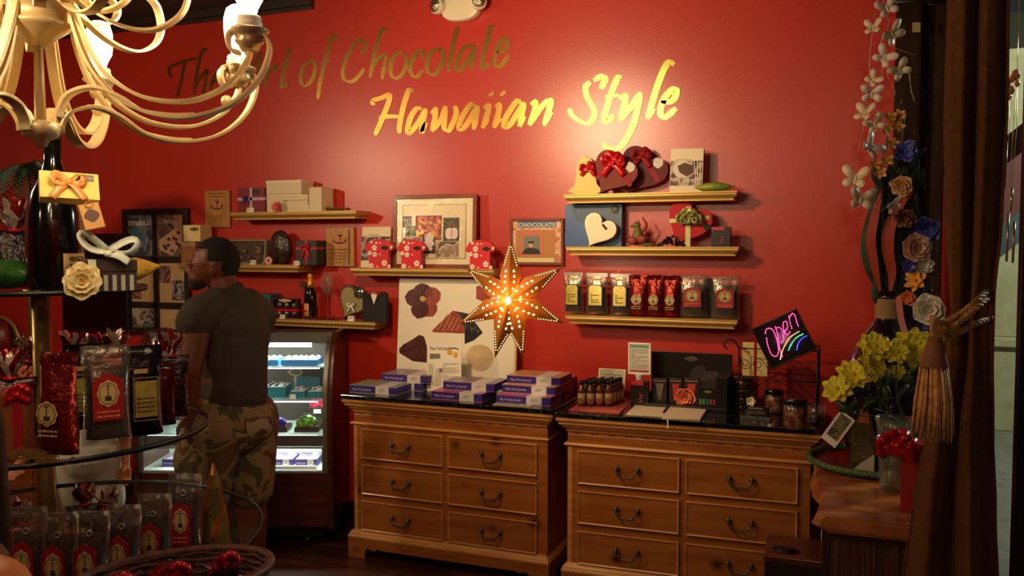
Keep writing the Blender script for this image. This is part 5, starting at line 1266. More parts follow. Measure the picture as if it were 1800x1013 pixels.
# LED layout traced in sign coordinates from strokes (px of the photo, rotated back)
def sg(px, py):
    dx, dz = (px-1380)*3.69/1500, (597-py)*3.69/1500; a = .47
    # local = R^-1 * world with R = rot about y by -a
    return dx*math.cos(a)+dz*math.sin(a)*1.0, -dx*math.sin(a)*1.0+dz*math.cos(a)
def z2(x, y): return (1300+x/4.219, 520+y/4.219)
def leds(strokes, m, nm, st=.0062):
    mb = MB()
    for S in strokes:
        P = catmull([(*sg(*z2(*q)), 0) for q in S], 10); acc = 0; last = P[0]; mb.ball((last.x, -.003, last.y), .0020, 6, 4)
        for p_ in P[1:]:
            if (p_-last).length >= st: last = p_; mb.ball((p_.x, -.003, p_.y), .0020, 6, 4)
    o = mb.build(nm, m, t); o['kind'] = 'stuff'; return o
pk = mat('led_pink', (255, 60, 120), .4, emit=14, ecol=(255, 50, 110))
leds([[(205, 285), (210, 255), (235, 245), (262, 265), (285, 320), (298, 380), (300, 430), (280, 455), (250, 440), (225, 380), (213, 320)],
      [(275, 235), (290, 280), (300, 340), (310, 400), (330, 460)], [(285, 240), (310, 240), (330, 275), (335, 330), (315, 355)],
      [(340, 270), (360, 240), (358, 200), (340, 190), (330, 215), (340, 270), (360, 290), (385, 260)],
      [(370, 150), (380, 200), (395, 250)], [(375, 160), (395, 130), (415, 150), (425, 190), (440, 230)]], pk, 'open_letters')
for nm, col, S in [('orange_arc', (255, 150, 60), [(315, 475), (325, 420), (350, 360), (385, 305), (440, 265)]), ('green_arc', (40, 220, 110), [(372, 405), (390, 360), (425, 310), (470, 282)]), ('blue_arc', (40, 60, 255), [(430, 398), (440, 350), (465, 315), (500, 292)])]:
    leds([S], mat('led_'+nm, col, .4, emit=12, ecol=col), nm, .0056)
lamp('POINT', 'light_open_sign', osn+Vector((.0, -.05, 0)), .28, rad=.03, col=(1, .25, .45))
# dark prop holding the sign
# jars
def jar(label, px, pyb, w, h, Yoff=.04, m=None):
    q = tz(px, pyb); t = thing('glass_jar', label, 'jar', (q.x, q.y+Yoff, ZT), 0, 'small jars on the right dresser')
    MB().lathe([(.0001, 0), (w*.46, 0), (w*.5, .006), (w*.5, h*.74), (w*.44, h*.80)], 24).build('body', m or mat('jar_print', (92, 50, 34), .15, col2=(160, 120, 80), nscale=30, thr=(.5, .7), coat=.5), t)
    MB().lathe([(w*.49, h*.78), (w*.50, h*.98), (w*.46, h), (.0001, h)], 24).build('lid', blackg, t)
    MB().lathe([(w*.515, h*.76), (w*.515, h*.80)], 24, caps=False).build('band', mat('pewter', (120, 110, 96), .3, .8), t, solid=.001)
    return t
jar('small dark lidded jar with pale label under the wire rack', 1358, 728, .085, .105, .05)
jar('larger dark lidded jar with patterned label at dresser\'s front right', 1396, 757, .095, .125, .05)
q = tz(1430, 745); t = thing('clear_tumbler', 'low clear glass tumbler at the dark end of dresser', 'glass', (q.x+.012, q.y+.055, ZT))
MB().lathe([(.0001, 0), (.036, 0), (.040, .07), (.038, .07), (.034, .006), (.0001, .006)], 20).build('body', thin, t)
MB().lathe([(.0342, .0075), (.035, .03), (.0001, .03)], 20).build('contents', mat('brown_sweets', (50, 30, 20), .4), t)
# card holder
q = tz(1327, 741); t = thing('card_holder', 'black card holder with a white flower in front of jars', 'card holder', (q.x, q.y+.01, ZT), rot=(-.0, 0, -.04))
MB().box(-.062, .062, 0, .05, 0, .008).box(-.058, .058, .012, .016, .008, .055).box(-.062, .062, -.004, .0, 0, .02, 1).build('stand', [blackg, film('holder_film', (220, 215, 205), .25, .1)], t, bevel=.001)
MB().box(-.054, .054, .006, .011, .009, .062).build('card_stack', mat('black_cards', (22, 18, 18), .35), t)
text('MAUI SWEET SHOP', .01, mat('card_pale_ink', (200, 190, 170), .5), t, (.0, .0055, .050), fit=.06)
mb = MB(); lines(mb, -.04, .04, .02, .045, 3, .0054, seed=4); mb.build('printed_text', mat('card_grey_ink', (120, 110, 96), .5), t)
flower('silk_flower', 'tiny white flower tucked behind the black card holder', 'flower', (q.x-.02, q.y+.022, ZT+.082), .022, mat('ivory_petal', (226, 210, 170), .5), 5, 2, seed=9)
# ---------------------------------------------------------------- live edge table
ZS = .735
slabm = wood('live_edge_wood', (182, 108, 54), (136, 68, 32), scale=3, stretch=(2, 6, 1), rough=.22)
E_ = [(1441, 762), (1432, 785), (1436, 810), (1428, 835), (1434, 858), (1446, 870), (1440, 886), (1426, 905), (1420, 920)]
out = [atz(x, y, ZS) for x, y in E_]
yF = atz(1445, 907, ZS).y
left = [(p_.x, p_.y) for p_ in out if p_.y > yF+.02]
left = [(left[0][0], -.03)]+left+[(atz(1432, 900, ZS).x, yF+.03), (atz(1445, 907, ZS).x, yF)]
tp = left+[(.335, yF+.01), (.335, -.03)]
cxx, cyy = .2, -.8
t = thing('slab_table', 'live edge wooden slab table with a slatted front base beside the curtain', 'table', (cxx, cyy, 0))
n = len(tp); mb = MB(); off = [0]*n
def inset(k_, d): return [(x-cxx+(d*k_ if i < n-2 else 0), y-cyy+(d*k_*.3 if i < n-2 else 0)) for i, (x, y) in enumerate(tp)]
L0 = [(x, y, ZS) for x, y in inset(1, .012)]; L1_ = [(x, y, ZS-.014) for x, y in inset(1, 0)]; L2_ = [(x, y, ZS-.035) for x, y in inset(1, -.010)]; L3_ = [(x, y, ZS-.055) for x, y in inset(1, .02)]
vs = L0+L1_+L2_+L3_; fs = [tuple(range(n)), tuple(3*n+i for i in range(n-1, -1, -1))]
for r_ in range(3):
    for i in range(n): fs.append((r_*n+i, (r_+1)*n+i, (r_+1)*n+(i+1) % n, r_*n+(i+1) % n))
mb.add(vs, fs); mb.build('slab_top', slabm, t)
legm = mat('dark_stained_wood', (44, 24, 14), .5)
fx0, fx1 = atz(1462, 900, ZS-.05).x, .325; fy = yF+.05
MB().box(fx0-cxx-.025, fx0-cxx, fy-cyy, fy-cyy+.06, 0, ZS-.056).build('leg', legm, t, bevel=.003)
MB().box(fx0-cxx, fx0-cxx+.05, -.25-cyy, -.2-cyy, 0, ZS-.056).build('leg', legm, t, bevel=.003)
MB().box(fx1-cxx-.04, fx1-cxx, -.25-cyy, -.2-cyy, 0, ZS-.056).build('leg', legm, t, bevel=.003)
ribs = wood('ribbed_wood', (92, 56, 36), (58, 32, 20), scale=6, stretch=(14, 1, .6), rough=.5)
mb = MB(); R = random.Random(21); x = fx0
while x < fx1-.01:
    w_ = R.uniform(.010, .022); mb.box(x-cxx, x-cxx+w_-.001, fy-cyy+R.uniform(-.006, .004), fy-cyy+.03, 0, ZS-.056); x += w_
mb.build('slatted_front', ribs, t)
# tray
tc_ = Vector((atz(1545, 800, ZS).x, 0, 0)); A = atz(1421, 793, ZS+.02); B = atz(1535, 838, ZS+.02)
RT = .235; tcx, tcy = A.x+RT+.0, B.y+RT+.015
t = thing('round_tray', 'large round red lacquer tray with green mosaic rim under big bottle', 'tray', (tcx, tcy, ZS+.0005))
MB().lathe([(.0001, 0), (RT-.03, 0), (RT-.01, .012), (RT-.018, .014), (RT-.035, .006), (.0001, .006)], 56).build('tray_base', mat('red_lacquer', (110, 16, 18), .15, coat=.5), t)
MB().tube([((RT-.006)*math.cos(a), (RT-.006)*math.sin(a), .020) for a in [2*math.pi*i/72 for i in range(72)]], .013, 10, closed=True).build('mosaic_rim', mat('green_mosaic', (40, 74, 34), .25, col2=(90, 120, 60), nscale=90, bump=.6, bscale=120), t)
# demijohn
bx, by = atd(1550, 700, 3.50).x, atd(1550, 700, 3.50).y
bx, by = tcx+.055, tcy+.045
zq = lambda py: CH-(py-432)/1500*((bx-0)*-math.sin(TH)+(by+CD)*math.cos(TH))
zb0 = ZS+.0075; zt0 = zq(518)
Hb = zt0-zb0
big = mat('dark_bottle_glass', (20, 10, 8), .05, coat=.6)
t = thing('big_bottle', 'huge dark glass bottle with twine wrapped neck standing on tray', 'bottle', (bx, by, zb0))
MB().lathe([(.0001, 0), (.11, 0), (.14, .02), (.155, .09), (.160, .20), (.156, Hb*.52), (.140, Hb*.62), (.105, Hb*.73), (.062, Hb*.82), (.046, Hb*.87), (.042, Hb*.98), (.046, Hb), (.040, Hb), (.036, Hb*.98), (.036, Hb*.90)], 40).build('glass_body', big, t)
mb = MB()
for i in range(14): z = Hb*.865+i*(Hb*.115)/14; mb.tube([(.0475*math.cos(a), .0475*math.sin(a), z) for a in [2*math.pi*k_/28 for k_ in range(28)]], .0034, 6, closed=True)
mb.build('twine_wrap', mat('twine', (150, 120, 78), .8, bump=.4, bscale=300), t)
top = Vector((bx, by, zt0))
# ---- arrangement in the big bottle
leafm = mat('silk_leaf', (20, 30, 14), .7, col2=(36, 50, 24), nscale=12); stemm = mat('wire_stem', (40, 32, 20), .6)
Zt = (bx*-math.sin(TH)+(by+CD)*math.cos(TH))
def fp(px, py, dz=0): return atd(px, py, Zt+dz)
t = thing('silk_arrangement', 'tall silk leaf and ribbon arrangement rising from the big bottle', 'arrangement', top-Vector((0, 0, .12)))
o0 = t.location.copy()
mb = MB()
for pts in [[(1552, 516), (1540, 460), (1532, 380), (1530, 330)], [(1556, 516), (1556, 420), (1570, 330), (1578, 260), (1585, 200)], [(1558, 516), (1580, 430), (1600, 380), (1610, 300)], [(1553, 516), (1550, 400), (1552, 300), (1560, 220), (1578, 178)]]:
    mb.tube(catmull([Vector((0, 0, 0))]+[fp(*q)-o0 for q in pts], 5), .0028, 6)
mb.build('stems', stemm, t)
mb = MB()
def leaf(mb, a, b, w, m=0, bend=.02):
    a, b = fp(*a)-o0, fp(*b)-o0; d = b-a; s2 = Vector((-d.z, 0, d.x)).normalized(); vs = []; fs = []
    for i in range(9):
        u = i/8; ww = w*math.sin(math.pi*min(1, u*.93+.05))**.8; c = a+d*u+s2*math.sin(u*3.1)*bend+Vector((0, -.02*math.sin(u*3), 0))
        vs += [c-s2*ww, c+Vector((0, .004, 0)), c+s2*ww]
    for i in range(8): fs += [(3*i, 3*i+1, 3*i+4, 3*i+3), (3*i+1, 3*i+2, 3*i+5, 3*i+4)]
    mb.add(vs, fs, m, True)
leafs = [((1550, 516), (1528, 370), .035), ((1545, 480), (1548, 300), .03), ((1560, 500), (1590, 360), .035), ((1575, 420), (1560, 290), .03), ((1585, 380), (1620, 300), .028), ((1590, 440), (1610, 350), .03), ((1570, 470), (1600, 420), .025), ((1560, 380), (1585, 300), .03), ((1600, 480), (1625, 420), .02), ((1556, 420), (1540, 340), .02), ((1585, 520), (1600, 450), .03), ((1600, 560), (1620, 500), .022), ((1600, 470), (1648, 440), .010), ((1610, 482), (1650, 488), .012), ((1602, 300), (1622, 262), .016)]
RL = random.Random(77)
for i in range(26):
    x, y = RL.uniform(1555, 1632), RL.uniform(300, 560); x2, y2 = x+RL.uniform(-26, 26), y-RL.uniform(25, 60)
    if x2 < 1644: leafs.append(((x, y), (x2, y2), RL.uniform(.012, .024)))
for i, (a, b, w_) in enumerate(leafs): leaf(mb, a, b, w_)
mb.build('leaves', leafm, t, solid=.0008)
mb = MB(); rb = mat('coral_ribbon', (168, 60, 40), .45)
for P_, w_ in [([(1600, 338), (1580, 360), (1562, 400), (1560, 440), (1568, 480), (1566, 512)], .045), ([(1548, 335), (1538, 370), (1530, 420), (1538, 470), (1548, 512)], .035)]:
    pts = catmull([fp(*q, -.03)-o0 for q in P_], 5); mb.strap(pts, (1, 0, .5), [w_*(.25+.75*math.sin(math.pi*i/(len(pts)-1))) for i in range(len(pts))], .0012)
mb.build('ribbon_streamers', rb, t)
mb = MB().strap(catmull([fp(1580, 520, -.04)-o0, fp(1586, 560, -.10)-o0, fp(1596, 590, -.12)-o0, fp(1610, 605, -.13)-o0], 4), (1, 0, 0), .022, .0012)
mb.build('pink_ribbon', mat('pink_stripe_ribbon', (196, 120, 110), .4), t)
def bloom(name, label, px, py, r, m, n=6, l=3, seed=0, group=None, dz=-.06, cup=.35, centre=None, pw=.55, rotz=0):
    p_ = fp(px, py, dz); R2 = random.Random(seed); f_ = flower(name, label, 'flower', p_, r, m, n, l, rot=(R2.uniform(-.4, .4), R2.uniform(0, 6), face(p_)+R2.uniform(-.5, .5)), seed=seed, cup=cup, centre=centre, pw=pw)
    if group: f_['group'] = group
    return f_
lbl = mat('blue_petal', (48, 50, 130), .5, col2=(80, 84, 170), nscale=20); pkp = mat('blush_petal', (216, 176, 150), .5, col2=(190, 140, 120), nscale=18); wtp = mat('white_petal', (214, 204, 186), .5); gdp = mat('gold_petal', (226, 160, 60), .5); rsp = mat('rust_petal', (120, 66, 44), .5, col2=(90, 44, 30), nscale=16)
bloom('silk_iris', 'blue purple silk iris near the top of the arrangement', 1588, 268, .045, lbl, 5, 2, 1)
bloom('silk_rose', 'cream peach silk rose below the blue purple iris', 1583, 326, .045, mat('cream_peach_petal', (220, 184, 124), .5, col2=(196, 140, 90), nscale=16), 6, 3, 2)
bloom('silk_rose', 'rust brown silk rose halfway down the arrangement', 1590, 383, .042, rsp, 6, 3, 3)
bloom('silk_iris', 'dark blue silk iris behind the pale pink peony', 1626, 408, .060, lbl, 5, 2, 4, dz=-.02)
bloom('silk_peony', 'full pale pink silk peony beside the curtain edge', 1608, 436, .058, pkp, 7, 4, 5, pw=.7)
bloom('silk_rose', 'small white silk blossom below the pale pink peony', 1624, 466, .035, wtp, 6, 3, 6)
bloom('silk_iris', 'small blue silk blossom under the pale pink peony', 1598, 468, .032, lbl, 5, 2, 7)
bloom('silk_lily', 'golden yellow silk lily below the white blossom', 1612, 494, .048, gdp, 6, 2, 8, centre=mat('orange_core', (190, 90, 30), .5), pw=.3)
bloom('silk_rose', 'orange brown silk blossom by the twine wrapped neck', 1599, 524, .032, mat('orange_brown_petal', (190, 96, 40), .5), 5, 2, 9)
bloom('silk_peony', 'large off white silk peony touching the rope tieback', 1634, 545, .062, wtp, 7, 4, 10, dz=-.1, pw=.7)
bloom('silk_iris', 'little violet blossom under the off white peony', 1622, 575, .028, lbl, 5, 2, 11, dz=-.08)
orch = mat('orchid_gold', (206, 156, 70), .5, col2=(180, 120, 50), nscale=40)
names = ['topmost', 'second from the top', 'third from the top', 'beside the garland string', 'just left of the iris', 'in the middle cluster', 'low in the cluster', 'lowest, by the leaves']
for i, (x, y) in enumerate([(1578, 205), (1560, 208), (1573, 224), (1553, 230), (1565, 255), (1555, 282), (1534, 290), (1545, 305)]):
    bloom('orchid_bloom', 'tiny golden orchid bloom on the spray, '+names[i], x, y, .026, orch, 5, 1, 30+i, 'golden orchid blooms', dz=-.04, pw=.35)
t = thing('orchid_spray', 'thin arching stem carrying the tiny golden orchid blooms', 'stem', fp(1552, 400, -.04)); o2 = t.location.copy()
MB().tube(catmull([fp(x, y, -.035)-o2 for x, y in [(1552, 400), (1545, 310), (1553, 255), (1570, 212), (1590, 178)]], 6), .002, 5).tube(catmull([fp(x, y, -.035)-o2 for x, y in [(1590, 178), (1603, 176), (1618, 168)]], 6), .001, 5).build('stem', stemm, t)
# butterfly garland
Zg = Zt-.12
def gp(px, py, d=0): return atd(px, py, Zg+d)
gl = thing('butterfly_garland', 'pale string garland hanging from above down to the bottle arrangement', 'garland', gp(1540, 0)); o3 = gl.location.copy()
mb = MB()
for P_ in [[(1530, -120), (1531, 0), (1522, 90), (1520, 150), (1516, 200), (1512, 230), (1500, 280), (1482, 310), (1484, 340), (1505, 350)], [(1541, -120), (1542, 0), (1552, 45), (1540, 80), (1543, 130), (1532, 190), (1545, 210), (1548, 225), (1562, 250)], [(1562, 88), (1580, 95), (1601, 101)], [(1590, 130), (1594, 160), (1600, 180)], [(1551, 135), (1566, 165), (1560, 180)], [(1484, 330), (1510, 350), (1540, 372), (1560, 360)]]:
    mb.tube(catmull([gp(*q)-o3 for q in P_], 8), .0012, 5)
mb.build('string', mat('cream_string', (176, 140, 104), .6), gl)
bfm = mat('gauze_cream', (226, 204, 170), .5, alpha=.92); bfm2 = mat('gauze_white', (222, 200, 184), .5, alpha=.93)
proto_bf = {}
BF = [(1550, 22, .046, 'at the very top, near the frame edge'), (1527, 55, .038, 'second down, left of string'), (1560, 66, .052, 'bright, with raised wing near the window tag'), (1546, 106, .046, 'below the raised wing one'), (1574, 128, .046, 'sticking out towards the curtain'), (1528, 145, .036, 'dim, halfway down'), (1527, 168, .046, 'halfway down, pointing down left'), (1515, 203, .046, 'with pointed wing, beyond halfway'), (1533, 222, .044, 'just under pointed wing one'), (1524, 262, .052, 'larger and whiter, above the bend'), (1501, 316, .056, 'at the left bend of the string'), (1510, 352, .056, 'lowest, pinkish, near the leaves'), (1565, 362, .040, 'thin, beside the coral ribbon'), (1508, 2, .030, 'cut by the top of frame')]
for i, (x, y, r, wh) in enumerate(BF[:13]):
    mm_ = bfm if i % 3 else bfm2; key = i % 3
    lab = 'pale gauze butterfly on the hanging garland, '+wh
    p_ = gp(x, y, -.02)
    if key not in proto_bf:
        t = thing('gauze_butterfly', lab, 'butterfly', p_, 0, 'gauze butterflies on the garland'); proto_bf[key] = t
        R2 = random.Random(i)
        for sx in (-1, 1):
            mb = MB()
            for (L, W2, a) in [(.05, .026, .75), (.036, .024, -.55)]:
                pts = []; 
                for q in range(14):
                    b_ = 2*math.pi*q/14; lx = L*.5+L*.5*math.cos(b_); lz = W2*.62*math.sin(b_)*(.6+.4*math.cos(b_*.5)**2)
                    pts.append(Vector((sx*(lx*math.cos(a)-lz*math.sin(a)), -.35*lx, lx*math.sin(a)+lz*math.cos(a))))
                mb.add(pts, [tuple(range(14))], 0, True)
            mb.build('wing', mm_, t, solid=.0007)
        MB().ball((0, -.002, 0), (.004, .004, .018), 8, 6).build('body', mm_, t)
    else: t = dup(proto_bf[key], p_, 0, lab)
    R2 = random.Random(50+i); t.rotation_euler = (R2.uniform(-.4, .5), R2.uniform(-.9, .9), face(p_)+R2.uniform(-.7, .7)); t.scale = (r/.043,)*3
# ---------------------------------------------------------------- vase with yellow flowers, frame, bag, red box
ZV = atz(1572, 868, ZS).to_tuple(); vx, vy = ZV[0], ZV[1]+.045
vg = thing('glass_vase', 'clear textured glass vase with a red ribbon holding yellow flowers', 'vase', (vx, vy, ZS+.0005))
Zv = (vx*-math.sin(TH)+(vy+CD)*math.cos(TH)); hv = (CH-(737-432)/1500*Zv)-ZS
MB().lathe([(.0001, 0), (.044, 0), (.050, .006), (.052, hv*.3), (.060, hv*.85), (.068, hv), (.066, hv), (.058, hv*.84), (.049, hv*.3), (.046, .012), (.0001, .012)], 32).build('glass_body', film('vase_glass', (206, 214, 196), .24, .05), vg)
MB().lathe([(.0001, .013), (.046, .013), (.048, hv*.34), (.0001, hv*.34)], 28).build('water', film('vase_water', (120, 130, 100), .35, .05), vg)
arc_label(.0605, hv*.52, hv*.72, -3.13, 3.13, 32).build('ribbon_band', red_rib, vg, solid=.001)
bow(vg, tuple(atd(1584, 786, 2.72)-vg.location), .085, red_rib, loops=4, seed=31, droop=.5, wide=.45)
def vp(px, py, d=0): return atd(px, py, Zv+d)
mb = MB(); bo = Vector((vx, vy, ZS+.03))
yel = mat('yellow_petal', (244, 228, 60), .5, col2=(228, 208, 46), nscale=30); yelc = mat('yellow_core', (196, 170, 40), .6)
YF_ = [(1608, 612, .068, .3, 'largest and brightest yellow flower, nearest the tassel'), (1541, 610, .056, .9, 'wide open yellow flower at the top left of the bunch'), (1537, 640, .060, .8, 'yellow flower in the middle of the bunch'), (1503, 660, .056, .9, 'yellow flower left of the middle'), (1476, 685, .050, .7, 'lowest yellow flower, furthest left over the tray'), (1580, 618, .045, .5, 'yellow flower squeezed behind the brightest one'), (1583, 655, .026, .5, 'small half closed greenish yellow bud')]
for i, (x, y, r, tl_, lab) in enumerate(YF_):
    p_ = vp(x, y, -.05-.02*(i % 3)); R2 = random.Random(i)
    f_ = flower('yellow_flower', lab, 'flower', p_, r*1.12, yel, 8, 2, rot=(-tl_*.8, R2.uniform(0, 1), face(p_)+R2.uniform(-.4, .4)), seed=40+i, cup=-.05, centre=yelc, pw=.36)
    f_['group'] = 'yellow flowers in the glass vase'
    mb.tube(catmull([bo-vg.location+Vector(((i-3)*.006, 0, 0)), Vector(((i-3)*.010, 0, hv*.95)), (p_-vg.location)*.7+Vector((0, 0, .02)), p_-vg.location+Vector((0, .01, -.004))], 5), .0022, 6)
mb.build('stems', mat('green_stem', (50, 74, 34), .5), vg)
mb = MB(); R = random.Random(33)
for i in range(30):
    x, y = R.uniform(1490, 1620), R.uniform(640, 725)
    if y < 660+(1560-x)*.35: y += 25
    a = vp(x, y, R.uniform(-.06, .06))-vg.location; an = R.uniform(0, 6.28); L = R.uniform(.025, .045)
    d = Vector((math.cos(an), R.uniform(-.5, .5), math.sin(an)))*L; s2 = Vector((-d.z, 0, d.x))*.42
    mb.add([a-d, a-d*.2+s2, a+d*.6+s2*.6, a+d, a+d*.6-s2*.6, a-d*.2-s2], [(0, 1, 2, 3), (0, 3, 4, 5)], 0, True)
mb.build('leaves', mat('vase_leaf', (34, 52, 30), .5, col2=(52, 72, 42), nscale=14), vg, solid=.0006)
# photo frame on tray
p_ = atz(1476, 800, ZS+.02)
t = thing('photo_card', 'small white bordered photo card tilted on the tray edge', 'photo', atd(1478, 757, 3.25), rot=(-.1, .55, -.4)); 
MB().box(-.033, .033, 0, .002, -.068, .068).build('card', mat('photo_white', (206, 196, 186), .5), t)
picture(t, -.024, .024, -.042, .060, -.001, splotch('photo_olive', (70, 62, 34), (110, 96, 60), (50, 40, 26), 30), 'photo')
q = t.location; MB().tube([(0, .002, -.06), (.02, .05, -.10)], .002, 6).build('strut', blackg, t)
# cellophane bag with orange top
p_ = atz(1516, 832, ZS+.012); t = thing('treat_bag', 'tall pointed clear treat bag on the tray before big bottle', 'bag', (p_.x, p_.y+.03, ZS+.0145)); Zb = (p_.x*-math.sin(TH)+(p_.y+.03+CD)*math.cos(TH)); hb_ = CH-(720-432)/1500*Zb-(ZS+.012)
MB().prism([(-.045, 0), (.045, 0), (.050, hb_*.5), (.018, hb_*.98), (.0, hb_), (-.012, hb_*.98), (-.045, hb_*.5)], -.022, .022).build('clear_film', film('treat_film', (150, 150, 110), .3, .12), t, bevel=.006)
MB().prism([(-.036, .012), (.036, .012), (.038, hb_*.42), (-.034, hb_*.42)], -.014, .014).build('contents', mat('olive_sweets', (52, 50, 26), .4, col2=(86, 80, 44), nscale=60), t)
MB().prism([(-.02, hb_*.78), (.02, hb_*.78), (.012, hb_*.99), (-.008, hb_*.99)], -.024, -.022).build('orange_tip', mat('orange_foil', (190, 96, 50), .3, .4), t)
MB().prism([(-.035, .004), (.04, .004), (.04, .07), (-.01, .03)], -.026, -.023).build('label', mat('tag_cream', (190, 180, 150), .5), t)
# red gift box
q = atz(1603, 903, ZS); xa, xb = q.x-.045, q.x+.07
t = thing('red_gift_box', 'tall red gift box at the slab table front beside the curtain', 'gift box', (q.x+.01, q.y-.0, ZS+.0005), -.25)
Zr = (q.x*-math.sin(TH)+(q.y+CD)*math.cos(TH)); hr = CH-(785-432)/1500*Zr-ZS
rb_ = mat('red_box_card', (150, 20, 22), .4)
MB().box(-.046, .05, .002, .098, 0, hr*.8).build('body', rb_, t, bevel=.002); MB().box(-.049, .053, 0, .10, hr*.78, hr).build('lid', rb_, t, bevel=.002)
# ---------------------------------------------------------------- wooden box at the bottom right front of dresser
q = atz(1400, 1000, .28)
t = thing('wooden_box', 'dark wooden box with oval opening on the floor before the right dresser', 'box', (atd(1402, 1000, 3.1).x, atd(1402, 1000, 3.1).y, 0), .02); zt2 = CH-(990-432)/1500*3.1
MB().box(-.10, .12, 0, .24, 0, zt2-.02).build('body', mat('dark_walnut', (40, 22, 14), .45), t, bevel=.004)
MB().box(-.105, .125, -.005, .245, zt2-.02, zt2).build('lid', wood('red_brown_wood', (110, 44, 24), (84, 32, 18), scale=6, rough=.35), t, bevel=.004)
MB().lathe([(.045, .0), (.05, .004), (.0001, .004)], 24, 0, TM(-.03, .07, zt2, 0, 0, 0), sy=.7).build('oval_opening', black, t)
# cable by the slab table
t = thing('white_cable', 'thin white cable hanging between dresser and the slab table', 'cable', atd(1452, 935, 3.3))
o4 = t.location.copy(); MB().tube([atd(1453, 930, 3.3)-o4, atd(1452, 966, 3.3)-o4, atd(1460, 966, 3.3)-o4], .0016, 6).build('cord', white, t)
# ---------------------------------------------------------------- curtains
vel = mat('brown_velvet', (104, 60, 23), .85, col2=(88, 50, 19), nscale=40, bump=.3, bscale=300, spec=.2)
vel.node_tree.nodes['Principled BSDF'].inputs['Sheen Weight'].default_value = .05
def curtain(name, label, prof, zs_, n=90, m=vel, seed=1, depth=.05, folds=7):
    """prof: list of (z, left xy, right xy) ; pleats run along the row"""
    vs = []; fs = []; R = random.Random(seed); ph = R.uniform(0, 6)
    rows = len(prof)
    for z, a, b in prof:
        a, b = Vector(a), Vector(b); d = b-a; nn = Vector((-d.y, d.x)).normalized(); wd_ = d.length
        for j in range(n+1):
            u = j/n; w_ = math.sin(u*folds*2*math.pi+ph+.5*math.sin(3*u+z))+.35*math.sin(u*folds*3.3*math.pi+1.3*ph+z*.6)
            p_ = a+d*u+nn*w_*depth*min(1, wd_/.25); vs.append((p_.x, p_.y, z))
    for i in range(rows-1):
        for j in range(n): k_ = i*(n+1)+j; fs.append((k_, k_+1, k_+n+2, k_+n+1))
    t = thing(name, label, 'curtain', (0, 0, 0)); return t, MB().add(vs, fs, 0, True).build('fabric', m, t, solid=.006)
def zrow(z): return 432+(CH-z)/2.46*1500
def interp(T, y):
    for (y0, a0, b0), (y1, a1, b1) in zip(T, T[1:]):
        if y <= y1: u = (y-y0)/(y1-y0); u = u*u*(3-2*u); return a0+(a1-a0)*u, b0+(b1-b0)*u
    return T[-1][1:]
TT = [(-500, 1650, 1762), (0, 1647, 1757), (200, 1646, 1760), (400, 1652, 1755), (480, 1658, 1748), (560, 1664, 1738), (620, 1656, 1745), (760, 1630, 1752), (900, 1612, 1762), (1060, 1598, 1772), (1400, 1585, 1785)]
prof = []
for i in range(46):
    z = HC-.05-(HC-.07)*i/45; y = zrow(z); L_, R_ = interp(TT, y); a = atd(L_+5, 432, 2.50); b = atd(R_+3, 432, 2.42); prof.append((z, (a.x, a.y), (b.x, b.y)))
ct, cf = curtain('velvet_curtain', 'brown velvet curtain gathered by a gold rope tieback', prof, None, folds=2.4, depth=.045)
# darker back curtain near the wall
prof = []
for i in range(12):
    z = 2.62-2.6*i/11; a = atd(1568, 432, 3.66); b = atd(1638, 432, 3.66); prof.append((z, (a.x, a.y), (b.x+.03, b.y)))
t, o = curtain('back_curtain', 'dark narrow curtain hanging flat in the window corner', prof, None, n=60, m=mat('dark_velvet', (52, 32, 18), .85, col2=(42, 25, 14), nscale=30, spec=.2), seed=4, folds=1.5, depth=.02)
p_ = atd(1601, 54, 3.6); MB().box(-.016, .016, -.002, 0, -.02, .02, 0, TM(p_.x, p_.y, p_.z, 0, 0, TH)).build('tag', mat('tag_cream2', (206, 176, 130), .5), t)
p0, p1 = atd(1562, 432, 3.66), atd(1640, 432, 3.66)
MB().tube([(p0.x-.02, p0.y, 2.63), (p1.x+.05, p1.y, 2.63)], .012, 10).build('rod', mat('rod_dark', (30, 20, 16), .4), t)
p2, p3 = atd(1640, 432, 2.50), atd(1775, 432, 2.42); MB().tube([(p2.x-.05, p2.y, HC-.05), (p3.x+.03, p3.y, HC-.05)], .015, 10).build('rod', MATS['rod_dark'], ct)
# rope tieback and tassel
ZC = 2.36
t = thing('rope_tieback', 'twisted gold rope tieback with a knot and long fringed tassel', 'tieback', atd(1650, 590, ZC-.05)); o5 = t.location.copy()
ropem = mat('gold_rope', (190, 134, 76), .6, col2=(140, 90, 46), nscale=60, bump=.3)
def rope(name, pts, r):
    P = catmull(pts, 14); mb = MB(); n = len(P)
    for s2 in (0, 1, 2):
        Q = []
        for i, p_ in enumerate(P):
            d = (P[min(i+1, n-1)]-P[max(i-1, 0)]).normalized(); a_ = d.orthogonal().normalized() if False else d.cross(Vector((0, 1, 0))).normalized(); b_ = d.cross(a_); an = i*.55+s2*2.094
            Q.append(p_+(a_*math.cos(an)+b_*math.sin(an))*r*.52)
        mb.tube(Q, r*.62, 7)
    return mb.build(name, ropem, t)
RP = lambda x, y, d=0: atd(x, y, ZC+d)-o5
rope('rope', [RP(1741, 508, .10), RP(1720, 528, 0), RP(1690, 553, -.02), RP(1665, 566, -.03), RP(1652, 572, -.04), RP(1660, 596, -.04)], .0085)
rope('rope', [RP(1742, 520, .10), RP(1722, 538, -.01), RP(1695, 562, -.03), RP(1675, 580, -.04), RP(1660, 592, -.05)], .0085)
rope('rope', [RP(1744, 560, .10), RP(1722, 568, 0), RP(1695, 582, -.02), RP(1670, 592, -.03), RP(1655, 600, -.05)], .0080)
mb = MB()
